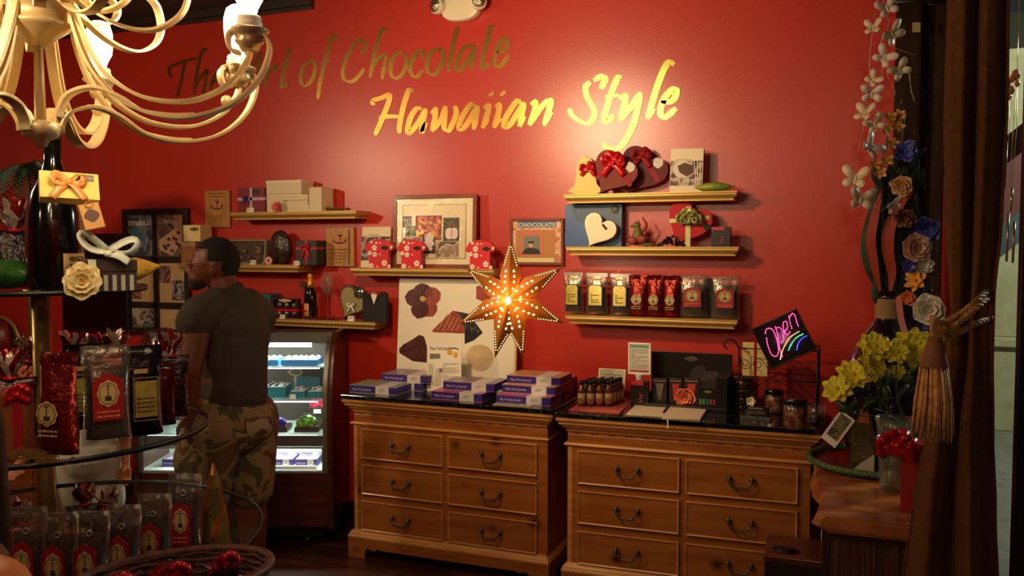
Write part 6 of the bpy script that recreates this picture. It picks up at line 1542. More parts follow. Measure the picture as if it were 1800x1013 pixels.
for i in range(5):
    a = i*1.1; mb.tube(catmull([RP(1652+10*math.cos(a+k_), 573+16*math.sin(a+k_*1.3)+i*6, -.06) for k_ in range(5)], 5), .0085, 7)
mb.build('knot', ropem, t)
MB().tube([RP(1655, 600, -.06), RP(1653, 622, -.06)], .012, 10).build('tassel_cord', ropem, t)
tt = RP(1646, 640, -.06)
MB().lathe([(.0001, .075), (.014, .072), (.022, .05), (.030, .02), (.036, -.005), (.034, -.012), (.0001, -.012)], 22, 0, Matrix.Translation(tt)).build('tassel_head', mat('tassel_brown', (128, 72, 38), .7), t)
mb = MB(); R = random.Random(55)
for i in range(150):
    a = R.uniform(0, 6.28); r0 = R.uniform(.018, .034); r1 = r0*1.55; L = R.uniform(.17, .21)
    mb.tube([tt+Vector((r0*math.cos(a), r0*math.sin(a), -.008)), tt+Vector((r1*.9*math.cos(a+.1), r1*.9*math.sin(a+.1), -.10)), tt+Vector((r1*math.cos(a), r1*math.sin(a), -L))], .0022, 4)
o = mb.build('tassel_fringe', mat('fringe_gold', (226, 168, 96), .6, col2=(176, 118, 62), nscale=50), t); o['kind'] = 'stuff'
# crystal chime with strings by the window
t = thing('crystal_chime', 'crystal wind chime on thin gold strings hanging at the shop window', 'wind chime', atd(1772, 140, 2.95)); o6 = t.location.copy()
G = lambda x, y, d=0: atd(x, y, 2.95+d)-o6
mb = MB()
for (x, y, r) in [(1762, 150, .010), (1768, 162, .012), (1776, 135, .014), (1764, 172, .011), (1779, 150, .009), (1770, 142, .010)]:
    mb.ball(G(x, y), (r, r, r*1.4), 6, 4)
mb.s = [False]*len(mb.s); mb.build('crystals', mat('amber_crystal', (200, 130, 80), .08, .2, coat=.5), t)
mb = MB()
for P_ in [[(1764, 172), (1768, 220), (1762, 300)], [(1778, 150), (1774, 230), (1770, 330)], [(1779, 150), (1780, 230), (1774, 330)], [(1762, 180), (1759, 240), (1762, 250)], [(1778, 60), (1778, 130)]]: mb.tube([G(*q) for q in P_], .0011, 5)
mb.build('strings', mat('gold_thread', (206, 170, 100), .3, .6), t)
for x, y0, y1 in [(1763, 252, 330), (1770, 375, 460), (1781, 390, 462), (1775, 330, 372)]: MB().tube([G(x, y0), G(x-1, y1)], .0042, 8).build('chime_tube', mat('silver_tube', (170, 160, 130), .25, .8), t)
MB().tube([G(1778, 62), Vector((G(1778, 62).x, G(1778, 62).y, HC-o6.z))], .0008, 4).build('hanging_line', MATS['gold_thread'], t)
# ---------------------------------------------------------------- refrigerated display case (faces the viewer, turned from the wall)
case = thing('display_case', 'lit curved glass display case of chocolates behind the standing man', 'display case', atd(408, 432, 4.45), TH); case.location.z = 0
S = 4.45/1500
cx_ = lambda px: (px-408)*S
cz_f = lambda py: CH-(py-432)*S
cw = wood('case_walnut', (84, 34, 18), (60, 22, 12), scale=4, stretch=(1, 2, 9), rough=.35)
X0, X1, DP = cx_(238), cx_(572), .40
zb, zl, zt = cz_f(934), cz_f(836), 1.125
mb = MB().box(X0, X1, .0, DP, zb, zl)
mb.build('base_cabinet', cw, case, bevel=.003)
MB().box(X0+.03, X1-.03, .04, DP-.03, .05, zb).build('plinth', black, case)
for x in (X0+.08, X1-.12):
    for y in (.05, DP-.06): MB().lathe([(.0001, -.012), (.026, -.012), (.026, .012), (.0001, .012)], 16, 0, TM(x, y, .0265, ry=math.pi/2)).box(x-.015, x+.015, y-.01, y+.01, .03, .07).build('caster', mat('caster_rubber', (24, 22, 20), .5), case)
# curved side panels
arc = [(-.0, zb), (0, .70), (.015, .85), (.05, .97), (.10, 1.06), (.17, zt), (DP, zt), (DP, zb)]
arcc = [(p_.x, p_.z) for p_ in catmull([(a, 0, b) for a, b in arc[1:6]], 6)]
side = [(-.012, zb-.01), (-.012, .70)]+[(a-.012, b+.008) for a, b in arcc[1:]]+[(DP, zt+.01), (DP, zb-.01)]
for x, nm in ((X0-.03, 'side_panel'), (X1, 'side_panel')):
    mm = Matrix.Translation((x, 0, 0)) @ Matrix(((0, 1, 0, 0), (1, 0, 0, 0), (0, 0, 1, 0), (0, 0, 0, 1)))
    MB().prism(side, 0, .03, 0, mm).build(nm, cw, case, bevel=.003)
for x in (X1-.012,):
    mb = MB(); mb.strap([(x, a-.002, b) for a, b in arcc], (1, 0, 0), .022, .003); mb.strap([(x, -.002, zl), (x, -.002, .70)], (1, 0, 0), .022, .003)
    mb.build('steel_trim', mat('brushed_steel', (170, 170, 160), .3, .9), case)
mb = MB(); mb.strap([(X0+.011, a-.002, b) for a, b in arcc], (1, 0, 0), .022, .003); mb.strap([(X0+.011, -.002, zl), (X0+.011, -.002, .70)], (1, 0, 0), .022, .003); mb.build('steel_trim', MATS['brushed_steel'], case)
MB().box(X0, X1, .17, DP, zt-.008, zt).build('case_top', black, case)
steel = MATS['brushed_steel']
MB().box(X0, X1, .150, .175, zt-.050, zt+.004).build('header_rail', steel, case)
inner = mat('case_lining', (196, 200, 190), .5); innerd = mat('case_back', (70, 60, 50), .4, .2)
MB().box(X0, X1, DP-.012, DP, zl+.2, zt-.01, 1).box(X0, X1, DP-.012, DP, zl, zl+.2, 0).box(X0, X1, .01, DP-.01, zl, zl+.012, 0).build('interior', [inner, innerd], case)
mb = MB(); vs = []; PA = [(0, zl)]+[(a, b) for a, b in arcc if b < zt-.05]
for a, b in PA: vs += [(X0, a, b), (X1, a, b)]
mb.add(vs, [(2*i, 2*i+1, 2*i+3, 2*i+2) for i in range(len(PA)-1)], 0, True); mb.build('curved_glass', film('case_glass', (235, 240, 235), .05, .03), case, solid=.003)
led = mat('led_tube', (240, 250, 245), .4, emit=9, ecol=(225, 245, 235))
MB().box(X0+.03, X1-.12, .165, .185, zt-.075, zt-.053).build('light_tube', led, case)
shz = [cz_f(653), cz_f(711), cz_f(748)+.0, cz_f(771), ]
gsh = mat('shelf_glass', (200, 225, 215), .05, trans=.0, alpha=.35)
SH = [(cz_f(650), .10), (cz_f(708), .05), (cz_f(768), .03)]
for z, y0 in SH:
    MB().box(X0+.005, X1-.03, y0, DP-.02, z-.006, z).build('glass_shelf', gsh, case)
    MB().box(X0+.03, X1-.06, y0+.0, y0+.008, z-.014, z-.007).build('shelf_light', mat('shelf_led', (230, 245, 240), .4, emit=2.2, ecol=(215, 240, 230)), case)
MB().box(X0+.005, X1-.03, .02, .03, cz_f(790), cz_f(771)).build('dark_rail', innerd, case)
MB().frame(X0, X1-.022, zl, cz_f(790), .008, .004, .012).build('lower_frame', steel, case)
wm = case.matrix_basis
def cw_(x, y, z): return Matrix.Translation(case.location) @ Matrix.Rotation(TH, 4, 'Z') @ Vector((x, y, z))
p_ = cw_(.05, .17, zt-.09); lamp('AREA', 'light_case_top', p_, 9, col=(.82, 1, .93), aim=cw_(.05, .22, 0), shape='RECTANGLE', size=.75, size_y=.02)
p_ = cw_(.05, .10, cz_f(792)); lamp('AREA', 'light_case_low', p_, 5, col=(.85, 1, .97), aim=cw_(.05, .22, 0), shape='RECTANGLE', size=.8, size_y=.02)
p_ = cw_(.05, .12, cz_f(715)); lamp('AREA', 'light_case_mid', p_, 2.5, col=(.8, 1, .93), aim=cw_(.05, .22, .4), shape='RECTANGLE', size=.8, size_y=.02)
# goods in the case
tealc = mat('teal_tray_card', (10, 120, 140), .45); bluec = mat('blue_tray_card', (20, 110, 180), .45)
bonw = mat('bonbon_print', (210, 214, 206), .35, col2=(60, 34, 26), nscale=70, thr=(.45, .55))
def ctray(px0, px1, pyb, y, z, h, m, label, tilt=-.35, dpt=.14, fill=bonw):
    loc = cw_((cx_(px0)+cx_(px1))/2, y, z+.0006); w = cx_(px1)-cx_(px0)
    t = thing('chocolate_tray', label, 'tray', loc, TH, 'open chocolate trays in the display case')
    MB().box(-w/2, w/2, 0, dpt, 0, h).build('tray', m, t, bevel=.001)
    mb = MB(); n = max(3, int(w/.032))
    mb.box(-w/2+.006, w/2-.006, .006, dpt-.006, h, h+.003, 1)
    for i in range(n):
        for j in range(3): mb.ball((-w/2+.02+(w-.04)*i/(n-1), .025+j*.042, h+.006), (.012, .014, .008), 8, 5, 0)
    o = mb.build('chocolates', [fill, mat('tray_paper', (226, 230, 224), .5)], t); o['kind'] = 'stuff'; return t
ctray(480, 546, 650, .13, SH[0][0], .030, bluec, 'wide blue tray of white and dark chocolates on the top case shelf')
ctray(440, 474, 650, .13, SH[0][0], .030, bluec, 'blue tray of chocolates on top case shelf right by the man\'s arm')
ctray(498, 525, 708, .10, SH[1][0], .035, tealc, 'teal tray of dark chocolates in the middle of the second case shelf')
ctray(529, 556, 708, .10, SH[1][0], .035, tealc, 'teal tray of dark chocolates at right end of second case shelf')
ctray(450, 488, 708, .12, SH[1][0], .055, tealc, 'taller teal tray beside the man\'s back on the second case shelf')
t = thing('teal_box', 'plain teal box standing at the back of second case shelf', 'box', cw_(cx_(512), .30, SH[1][0]+.0006), TH); MB().box(-.075, .075, 0, .06, 0, .075).build('body', tealc, t, bevel=.001); MB().box(-.076, .076, -.001, .061, .06, .078).build('lid', tealc, t)
t = thing('wire_ring', 'brass ring basket standing at the back of the second case shelf', 'basket', cw_(cx_(497), .24, SH[1][0]+.0006), TH); MB().tube([(.034*math.cos(a), 0, .12+.02*math.sin(a)) for a in [i*.4 for i in range(16)]], .004, 6, closed=True).tube([(0, 0, 0), (0, 0, .10)], .005, 6).build('ring', brass, t)
def cbow(px, z, y, w, m, label, bm=None):
    t = thing('ribboned_chocolate', label, 'chocolate box', cw_(cx_(px), y, z+.0006), TH, 'ribboned chocolates in the display case')
    MB().box(-w/2, w/2, 0, .12, 0, .028).build('box', bm or choc, t, bevel=.002)
    b_ = bow(t, (0, .03, .042), w*.62, m, loops=4, seed=int(px), droop=.35, wide=.3); return t
grnr = mat('lime_ribbon', (130, 190, 70), .35); vior = mat('violet_ribbon', (70, 40, 170), .35)
cbow(530, SH[2][0], .06, .13, grnr, 'chocolate box with lime green ribbon on the third case shelf')
cbow(478, SH[2][0], .06, .10, vior, 'chocolate box with violet ribbon on the third case shelf')
t = cbow(540, cz_f(742), .22, .12, mat('pink_ribbon_case', (226, 50, 90), .35), 'raised chocolate box with bright pink ribbon at back of the case')
MB().box(-.08, .08, 0, .12, SH[2][0]-cz_f(742), -.001).build('riser', mat('riser_dark', (60, 54, 48), .4), t)
MB().box(-.02, .02, -.03, -.028, -.0, .022, 0).build('price_card', white, t)
for i, (a, b, lab, rz_) in enumerate([(462, 503, 'purple fruit box lying in the bottom of the lit case, beside the man', 0), (508, 547, 'purple fruit box lying at right in the bottom of lit case', 0)]):
    dup(proto['lav'], cw_((cx_(a)+cx_(b))/2, .08, zl+.013), TH, lab, scale=((cx_(b)-cx_(a))/.275, .8, 1))
dup(proto['lav'], cw_(cx_(290), .08, zl+.013), TH, 'purple fruit box in the bottom of lit case, left of the man', scale=(.5, .8, 1))
t = thing('price_strip', 'long white price strip lying in front of the purple boxes', 'card', cw_(cx_(505), .03, zl+.013), TH); MB().box(-.13, .13, 0, .02, 0, .015).build('strip', white, t)
for px, z, y in [(505, SH[1][0], .075), (466, SH[2][0], .04), (520, zl+.07, .20)]:
    t = thing('price_card', ['white price card on the second case shelf', 'white price card at the third case shelf\'s dim end', 'white price card at the bright bottom back of the case'][[505, 466, 520].index(px)], 'card', cw_(cx_(px), y, z+.0006 if px != 520 else zl+.013), TH); MB().box(-.016, .016, 0, .001, 0, .024, 0, TM(rx=-.2)).build('card_front', white, t)
# ---------------------------------------------------------------- people
skin = mat('skin_brown', (112, 58, 34), .5, spec=.35); skin2 = mat('skin_light_brown', (196, 120, 70), .5)
PM = 3.7; s_ = PM/1500
man = thing('man', 'man in dark grey t-shirt and camouflage shorts seen from behind, looking left', 'person', (atd(390, 432, PM).x, atd(390, 432, PM).y, 0), TH)
man.name = 'person'
Q = lambda px, py, y=0: Vector(((px-390)*s_, y, CH-(py-432)*s_))
b = MB()
# head in profile, facing left
b.ball(Q(381, 459, .0), (.093, .076, .098), 20, 14)
b.ball(Q(362, 470, .0), (.066, .066, .085), 16, 12)
b.ball(Q(352, 488, .0), (.050, .056, .045), 14, 10)     # jaw
b.ball(Q(345, 500, .0), (.030, .034, .022), 12, 8)      # chin
b.ball(Q(352, 446, .0), (.028, .05, .03), 12, 8)      # brow
cap(b, Q(336, 462), Q(329, 475), .009, .015); b.ball(Q(333, 477, -.012), .012, 8, 6); b.ball(Q(333, 477, .012), .012, 8, 6)
b.ball(Q(336, 488), (.014, .026, .008), 10, 6); b.ball(Q(337, 493), (.014, .024, .009), 10, 6)
b.ball(Q(341, 464, -.036), (.014, .018, .013), 10, 8); b.ball(Q(341, 464, .036), (.014, .018, .013), 10, 8)
b.ball(Q(386, 471, -.078), (.016, .012, .030), 12, 8); b.ball(Q(386, 471, .078), (.016, .012, .030), 12, 8)
b.ball(Q(388, 464, -.088), (.016, .007, .016), 10, 8)
cap(b, Q(388, 492, .01), Q(400, 530, .02), .062, .072)
# trunk (hidden by the shirt)
cap(b, Q(402, 590, .02), Q(398, 630, .02), .12, .12); cap(b, Q(398, 620, .02), Q(395, 700, .0), .13, .135)
# left arm (near side) hangs down, hand at the shorts pocket
SL, EL, WL = Q(368, 555, -.14), Q(362, 640, -.20), Q(360, 706, -.19)
cap(b, SL, EL, .062, .050); cap(b, EL, WL, .047, .030)
HL = Q(355, 730, -.18); b.ball((WL+HL)/2, (.022, .042, .050), 12, 8); b.ball(HL, (.020, .042, .036), 12, 8)
for i, (dy, L) in enumerate([(-.033, .062), (-.011, .072), (.011, .068), (.032, .055)]):
    r0 = HL+Vector((0, dy, -.025)); k1 = r0+Vector((.004, dy*.1, -L*.5)); k2 = k1+Vector((.014, 0, -L*.42)); cap(b, r0, k1, .0095, .0088); cap(b, k1, k2, .0088, .0075)
cap(b, HL+Vector((-.008, -.036, .02)), HL+Vector((-.026, -.052, -.015)), .011, .010); cap(b, HL+Vector((-.026, -.052, -.015)), HL+Vector((-.028, -.05, -.042)), .010, .008)
# right arm (far side)
SR, ER, WR = Q(430, 560, .16), Q(400, 640, .26), Q(352, 690, .24)
cap(b, SR, ER, .060, .048); cap(b, ER, WR, .045, .030); HR = WR+Vector((-.07, -.02, .0)); b.ball((WR+HR)/2, (.045, .036, .020), 12, 8)
for dy, L in [(-.026, .06), (-.008, .07), (.01, .065), (.027, .05)]: cap(b, HR+Vector((-.01, dy, 0)), HR+Vector((-.01-L*.6, dy, -.01)), .0092, .0085); cap(b, HR+Vector((-.01-L*.6, dy, -.01)), HR+Vector((-.015-L*.9, dy, -.03)), .0085, .0075)
cap(b, HR+Vector((.02, -.03, 0)), HR+Vector((-.02, -.055, -.01)), .011, .009)
# legs: far right leg trailing, near left leg forward
def leg(hip, knee, ankle, dirx):
    cap(b, hip, knee, .105, .070); cap(b, knee, knee.lerp(ankle, .35)+Vector((.012, 0, 0)), .062, .068); cap(b, knee.lerp(ankle, .35)+Vector((.012, 0, 0)), ankle, .066, .042)
    b.ball(ankle+Vector((-.01, 0, -.03)), (.05, .04, .04), 12, 8); cap(b, ankle+Vector((-.0, 0, -.045)), ankle+Vector((-.15, 0, -.055)), .038, .030)
LH, LK, LA = Q(372, 735, -.09), Q(362, 875, -.10), Q(366, 1035, -.09); LA.z = .10
RH, RK, RA = Q(412, 735, .09), Q(418, 870, .08), Q(430, 1035, .08); RA.z = .10
leg(LH, LK, LA, -1); leg(RH, RK, RA, -1)
remesh(b, 'body', skin, man, .007, 4)
# hair, beard, glasses
hm = MB(); hm.ball(Q(389, 452, .0), (.101, .081, .088), 22, 14); hm.ball(Q(402, 470, 0), (.075, .072, .08), 18, 12)
hairm = mat('short_black_hair', (18, 13, 10), .85, bump=.8, bscale=400)
hv_ = MB()
for vv in hm.v: pass
def clipball(mb, c, r, keep, seg=40, rings=28):
    t_ = MB(); t_.ball(c, r, seg, rings); ok = [keep(v) for v in t_.v]; base = len(mb.v)
    mb.v += t_.v
    for f in t_.f:
        if all(ok[i] for i in f): mb.f.append([base+i for i in f]); mb.m.append(0); mb.s.append(True)
hh = MB(); hl = Q(350, 432).x
clipball(hh, Q(382, 458, 0), (.096, .080, .101), lambda v: (v.z > Q(0, 443-6*min(1, abs(v.y)/.06)).z and v.x > Q(347, 0).x) or (v.x > Q(374, 0).x and v.z > Q(0, 459).z) or (v.x > Q(397, 0).x and v.z > Q(0, 486).z))
hh.build('hair', hairm, man, solid=.006)
bd_ = MB(); clipball(bd_, Q(352, 488, 0), (.051, .057, .047), lambda v: v.z < Q(0, 490).z or v.x > Q(356, 0).x and v.z < Q(0, 478).z); clipball(bd_, Q(345, 500, 0), (.034, .038, .026), lambda v: v.z < Q(0, 496).z)
bd_.build('beard', mat('stubble_beard', (58, 34, 22), .95), man, solid=.003)
gl_ = MB(); gm = mat('silver_wire', (150, 130, 110), .25, .8)
for sy in (-1, 1):
    c = Q(337, 463, sy*.036); gl_.tube([c+Vector((-.010*abs(math.sin(a)*.3), sy*.024*math.cos(a)*1.0, .017*math.sin(a))) for a in [i*.45 for i in range(14)]], .0016, 5, closed=True)
    gl_.tube([c+Vector((0, sy*.024, .004)), Q(345, 463, sy*.072), Q(384, 462, sy*.086)], .0018, 5)
gl_.tube([Q(335, 462, -.012), Q(334, 461, .012)], .0016, 5)
gl_.build('glasses', gm, man)
# t-shirt
b = MB()
cap(b, Q(399, 520, .02), Q(404, 560, .02), .078, .135)
b.ball(Q(402, 575, .02), (.165, .150, .12), 20, 12); b.ball(Q(418, 590, .03), (.125, .14, .16), 18, 12)
cap(b, Q(406, 600, .02), Q(403, 670, .02), .150, .150); cap(b, Q(403, 670, .02), Q(402, 700, .01), .150, .158)
b.ball(Q(394, 640, .0), (.12, .13, .12), 16, 12)
cap(b, Q(386, 538, -.06), Q(369, 550, -.125), .085, .084); cap(b, Q(369, 550, -.125), Q(364, 562, -.145), .084, .082)
cap(b, Q(420, 540, .1), Q(436, 560, .155), .080, .080); cap(b, Q(436, 560, .155), Q(428, 580, .18), .078, .076)
sh_m = mat('dark_grey_jersey', (66, 58, 48), .85, col2=(58, 51, 42), nscale=6, bump=.35, bscale=9)
remesh(b, 'shirt', sh_m, man, .008, 5)
# shorts
b = MB()
cap(b, Q(402, 705, .01), Q(400, 740, .0), .150, .165); b.ball(Q(425, 745, .02), (.13, .15, .11), 16, 12)
cap(b, Q(380, 745, -.085), Q(366, 862, -.10), .130, .112); cap(b, Q(424, 745, .085), Q(422, 868, .08), .130, .112)
b.ball(Q(347, 800, -.12), (.07, .075, .11), 14, 10); b.ball(Q(360, 862, -.10), (.105, .10, .03), 14, 8)
camo = mat('camouflage_cloth', (92, 74, 46), .85, bump=.35, bscale=14)
ntc = camo.node_tree; tcn = ntc.nodes.new('ShaderNodeTexCoord'); n1 = ntc.nodes.new('ShaderNodeTexNoise'); n1.inputs['Scale'].default_value = 7; n1.inputs['Detail'].default_value = 2; n1.inputs['Distortion'].default_value = .8
r1 = ntc.nodes.new('ShaderNodeValToRGB'); r1.color_ramp.interpolation = 'CONSTANT'
els = r1.color_ramp.elements; els[0].position = 0; els[0].color = lin((84, 76, 50)); els[1].position = .44; els[1].color = lin((142, 118, 80))
for ps_, cc in ((.54, (104, 70, 42)), (.62, (160, 146, 110))): e_ = els.new(ps_); e_.color = lin(cc)
ntc.links.new(tcn.outputs['Object'], n1.inputs['Vector']); ntc.links.new(n1.outputs[0], r1.inputs[0]); ntc.links.new(r1.outputs[0], ntc.nodes['Principled BSDF'].inputs['Base Color'])
so = remesh(b, 'shorts', camo, man, .008, 4)
MB().tube(catmull([Q(344, 722, -.16), Q(372, 716, -.165), Q(398, 712, -.15)], 5), .004, 6).build('pocket_seam', mat('seam_dark', (40, 34, 22), .8), man)
for an, nm in ((LA, 'shoe'), (RA, 'shoe')):
    b = MB(); cap(b, an+Vector((.02, 0, -.055)), an+Vector((-.15, 0, -.062)), .045, .036); b.ball(an+Vector((-.01, 0, -.03)), (.055, .048, .045), 12, 8)
    so_ = remesh(b, 'shoe', mat('shoe_dark', (30, 26, 24), .6), man, .009, 2)
# generic standing figure for the child behind the stand and the onlooker at the corner
def figure(name, label, loc, rz, k, skinm, topm, botm, hairc, armL=None, long_hair=True):
    t = thing(name, label, 'person', loc, rz); t.scale = (k, k, k)
    b = MB(); V = Vector
    b.ball((0, 0, 1.56), (.076, .095, .115), 18, 12); b.ball((0, -.03, 1.50), (.05, .06, .06), 12, 8); b.ball((0, -.095, 1.53), (.012, .016, .02), 8, 6)
    b.ball((-.078, 0, 1.54), (.01, .016, .028), 8, 6); b.ball((.078, 0, 1.54), (.01, .016, .028), 8, 6); b.ball((0, -.088, 1.485), (.024, .012, .008), 8, 6)
    for sx in (-1, 1): b.ball((sx*.03, -.083, 1.565), (.013, .010, .010), 8, 6)
    cap(b, V((0, 0, 1.45)), V((0, .01, 1.36)), .048, .055)
    cap(b, V((-.06, .01, 1.28)), V((.06, .01, 1.28)), .10, .10); cap(b, V((0, .01, 1.28)), V((0, 0, 1.0)), .12, .11); cap(b, V((-.05, 0, .92)), V((.05, 0, .92)), .12, .12)
    for sx in (-1, 1):
        S_, E2, W2 = V((sx*.17, .01, 1.33)), V((sx*.22, .02, 1.06)), V((sx*.23, -.06, .84))
        if sx == -1 and armL: E2, W2 = armL
        cap(b, V((sx*.08, .01, 1.34)), S_, .055, .058); cap(b, S_, E2, .052, .040); cap(b, E2, W2, .038, .026)
        d = (W2-E2).normalized(); H_ = W2+d*.07; b.ball(W2+d*.04, (.034, .030, .040), 10, 8)
        u = V((1, 0, 0)) if abs(d.x) < .8 else V((0, 0, 1)); u = (u-d*u.dot(d)).normalized()
        for q, L in ((-.028, .06), (-.009, .072), (.01, .068), (.028, .052)):
            f0 = H_+u*q; f1 = f0+d*L*.55; cap(b, f0, f1, .0105, .010); cap(b, f1, f1+d*L*.4+V((0, -.014, 0)), .010, .008)
        cap(b, W2+d*.03+u*.03*-sx, W2+d*.085+u*.055*-sx, .012, .010)
        hp, kn, an = V((sx*.09, 0, .88)), V((sx*.10, -.01, .48)), V((sx*.10, .02, .09))
        cap(b, hp, kn, .095, .062); cap(b, kn, kn.lerp(an, .4)+V((0, .02, 0)), .056, .06); cap(b, kn.lerp(an, .4)+V((0, .02, 0)), an, .058, .038); cap(b, an+V((0, .02, -.05)), an+V((0, -.13, -.055)), .038, .030)
    remesh(b, 'body', skinm, t, .011, 3)
    b = MB(); cap(b, V((-.05, .01, 1.26)), V((.05, .01, 1.26)), .118, .118); cap(b, V((0, .01, 1.26)), V((0, 0, 1.0)), .136, .134); cap(b, V((-.05, 0, .92)), V((.05, 0, .92)), .150, .150)
    for sx in (-1, 1): cap(b, V((sx*.075, -.02, 1.34)), V((sx*.08, .05, 1.34)), .055, .055)
    remesh(b, 'top', topm, t, .010, 4)
    b = MB(); cap(b, V((-.04, 0, .88)), V((.04, 0, .88)), .155, .155)
    for sx in (-1, 1): cap(b, V((sx*.09, 0, .86)), V((sx*.11, -.01, .60)), .12, .11)
    remesh(b, 'shorts', botm, t, .011, 3)
    b = MB(); b.ball((0, .022, 1.595), (.092, .100, .105), 18, 12)
    if long_hair: cap(b, V((0, .07, 1.56)), V((0, .09, 1.34)), .085, .075)
    b2 = remesh(b, 'hair', mat(hairc[0], hairc[1], .6), t, .012, 2)
    return t
pc_ = atd(148, 432, 3.9)
figure('person', 'small child in a white sleeveless top seen between the round glass shelves', (pc_.x, pc_.y, 0), TH+.3, .70, skin2, mat('white_cotton', (226, 218, 200), .8, bump=.3, bscale=14), mat('pale_shorts', (200, 190, 170), .8), ('dark_brown_hair', (22, 14, 10)), armL=(Vector((-.28, -.02, 1.10)), Vector((-.36, -.16, .93))))
# ---------------------------------------------------------------- round tiered glass stand
PC = atd(70, 432, 2.6); PX, PY = PC.x, PC.y
stand = thing('display_stand', 'round three tier glass display stand on a brass pole', 'display stand', (PX, PY, 0))
ZA, ZB, ZCc = 1.475, 1.040, .70
RA, RB, RC = .30, .475, .64
MB().lathe([(.0001, 0), (.26, 0), (.26, .03), (.24, .045), (.06, .06), (.0001, .06)], 40).build('base', brass, stand)
MB().lathe([(.027, .05), (.027, ZA-.016), (.0001, ZA-.016)], 28).build('pole', mat('aged_brass', (150, 124, 66), .32, .75), stand)
tg = film('tier_glass', (140, 160, 150), .05, .04)
edge = mat('glass_edge', (10, 16, 14), .4)
for z, r in ((ZA, RA), (ZB, RB), (ZCc, RC)):
    g_ = MB().lathe([(.0001, -.006), (r-.002, -.006), (r-.002, 0), (.0001, 0)], 96, 0, Matrix.Translation((0, 0, z))).build('glass_tier', tg, stand)
    MB().lathe([(r-.005, -.014), (r+.001, -.014), (r+.001, .0006), (r-.005, .0006), (r-.005, -.014)], 96, 0, Matrix.Translation((0, 0, z)), caps=False).build('tier_edge', edge, g_)
    MB().lathe([(.05, -.022), (.05, -.0065), (.03, -.0065)], 24, 0, Matrix.Translation((0, 0, z))).build('collar', brass, stand)
def on(px, Z, z): p_ = atd(px, 432, Z); return Vector((p_.x, p_.y, z+.0012))
# ---- top tier
q = on(98, 2.42, ZA); k_ = 2.42/1500
Hb = (505-203)*k_
gb = thing('giant_wine_bottle', 'oversized dark sparkling wine bottle with corked neck on the top tier', 'bottle', q)
bw = .5*92*k_
MB().lathe([(.0001, 0), (bw*.92, 0), (bw, .015), (bw*1.02, Hb*.30), (bw*.97, Hb*.44), (bw*.80, Hb*.56), (bw*.46, Hb*.66), (bw*.33, Hb*.74), (bw*.29, Hb*.93), (bw*.27, Hb*.93)], 40).build('glass_body', mat('black_bottle_glass', (8, 9, 8), .05, coat=.6), gb)
MB().lathe([(bw*.31, Hb*.915), (bw*.33, Hb*.93), (bw*.30, Hb*.95), (bw*.27, Hb*.955)], 24).build('neck_ring', mat('black_bottle_glass', (0, 0, 0)), gb)
MB().lathe([(bw*.26, Hb*.94), (bw*.30, Hb*.975), (bw*.28, Hb*1.0), (.0001, Hb)], 20).build('cork', mat('cork', (176, 118, 62), .7, col2=(150, 96, 48), nscale=80), gb)
mb = MB()
for i in range(4):
    a = i*1.571+.4; mb.tube([(bw*.31*math.cos(a), bw*.31*math.sin(a), Hb*.935), (bw*.31*math.cos(a), bw*.31*math.sin(a), Hb*.985), (bw*.1*math.cos(a), bw*.1*math.sin(a), Hb*1.006)], .0012, 5)
mb.build('wire_cage', mat('dark_wire', (40, 34, 30), .3, .7), gb)
fc = face(q)
lb = arc_label(bw*1.025, Hb*.09, Hb*.21, fc*0+.25, 1.25).build('label', mat('wine_label', (222, 186, 118), .55), gb, solid=.0006); lb.rotation_euler = (0, .0, fc)
la = .75+fc
for s__, dz, sz in (('MAVETTI', Hb*.165, .05), ('Prosecco', Hb*.125, .045)):
    text(s__, sz*.4, mat('label_wine_ink', (70, 34, 24), .6), gb, (bw*1.035*math.sin(la), -bw*1.035*math.cos(la), dz), rz=la, fit=bw*.62)
# yellow box hung on neck
t = thing('yellow_ribboned_box', 'yellow chocolate box with an orange satin bow leaning on bottle neck', 'gift box', atd(128, 344, 2.22), rot=(-.55, .04, face(atd(128, 344, 2.2))+.1)); kk = 2.22/1500
yb = mat('yellow_gift_card', (236, 206, 108), .45)
MB().box(-48*kk, 46*kk, 0, 20*kk, -6*kk, 50*kk).build('body', yb, t, bevel=.002)
bow(t, (-4*kk, -.004, 24*kk), .062, mat('orange_satin', (236, 156, 84), .3, coat=.2), loops=2, seed=63, droop=.8, wide=.34)
MB().box(8*kk, 38*kk, -.0008, 0, 32*kk, 46*kk).build('print_patch', mat('patch_grey', (120, 110, 90), .6), t)
text('CHOCOLATES', .01, cream, t, (23*kk, -.0014, 36*kk), fit=26*kk)
t = thing('gold_tag_box', 'small flat gold box with dark crest hanging beside the bottle', 'box', atd(170, 402, 2.24), rot=(-.15, -.22, face(atd(170, 402, 2.2))+.2))
MB().box(-17*kk, 17*kk, 0, .02, 0, 46*kk).build('body', mat('tan_gold_card', (196, 140, 60), .45), t, bevel=.002)
emblem(t, (0, 24*kk), 24*kk, 22*kk, mat('crest_brown', (84, 44, 22), .5), None)
MB().tube([(0, .01, 46*kk), (-.01, .02, 56*kk)], .0012, 5).tube([(.0+.010*math.cos(a), -.003, 44*kk+.008*math.sin(a)) for a in [i*.5 for i in range(13)]], .0012, 5).build('gold_string', gold, t)
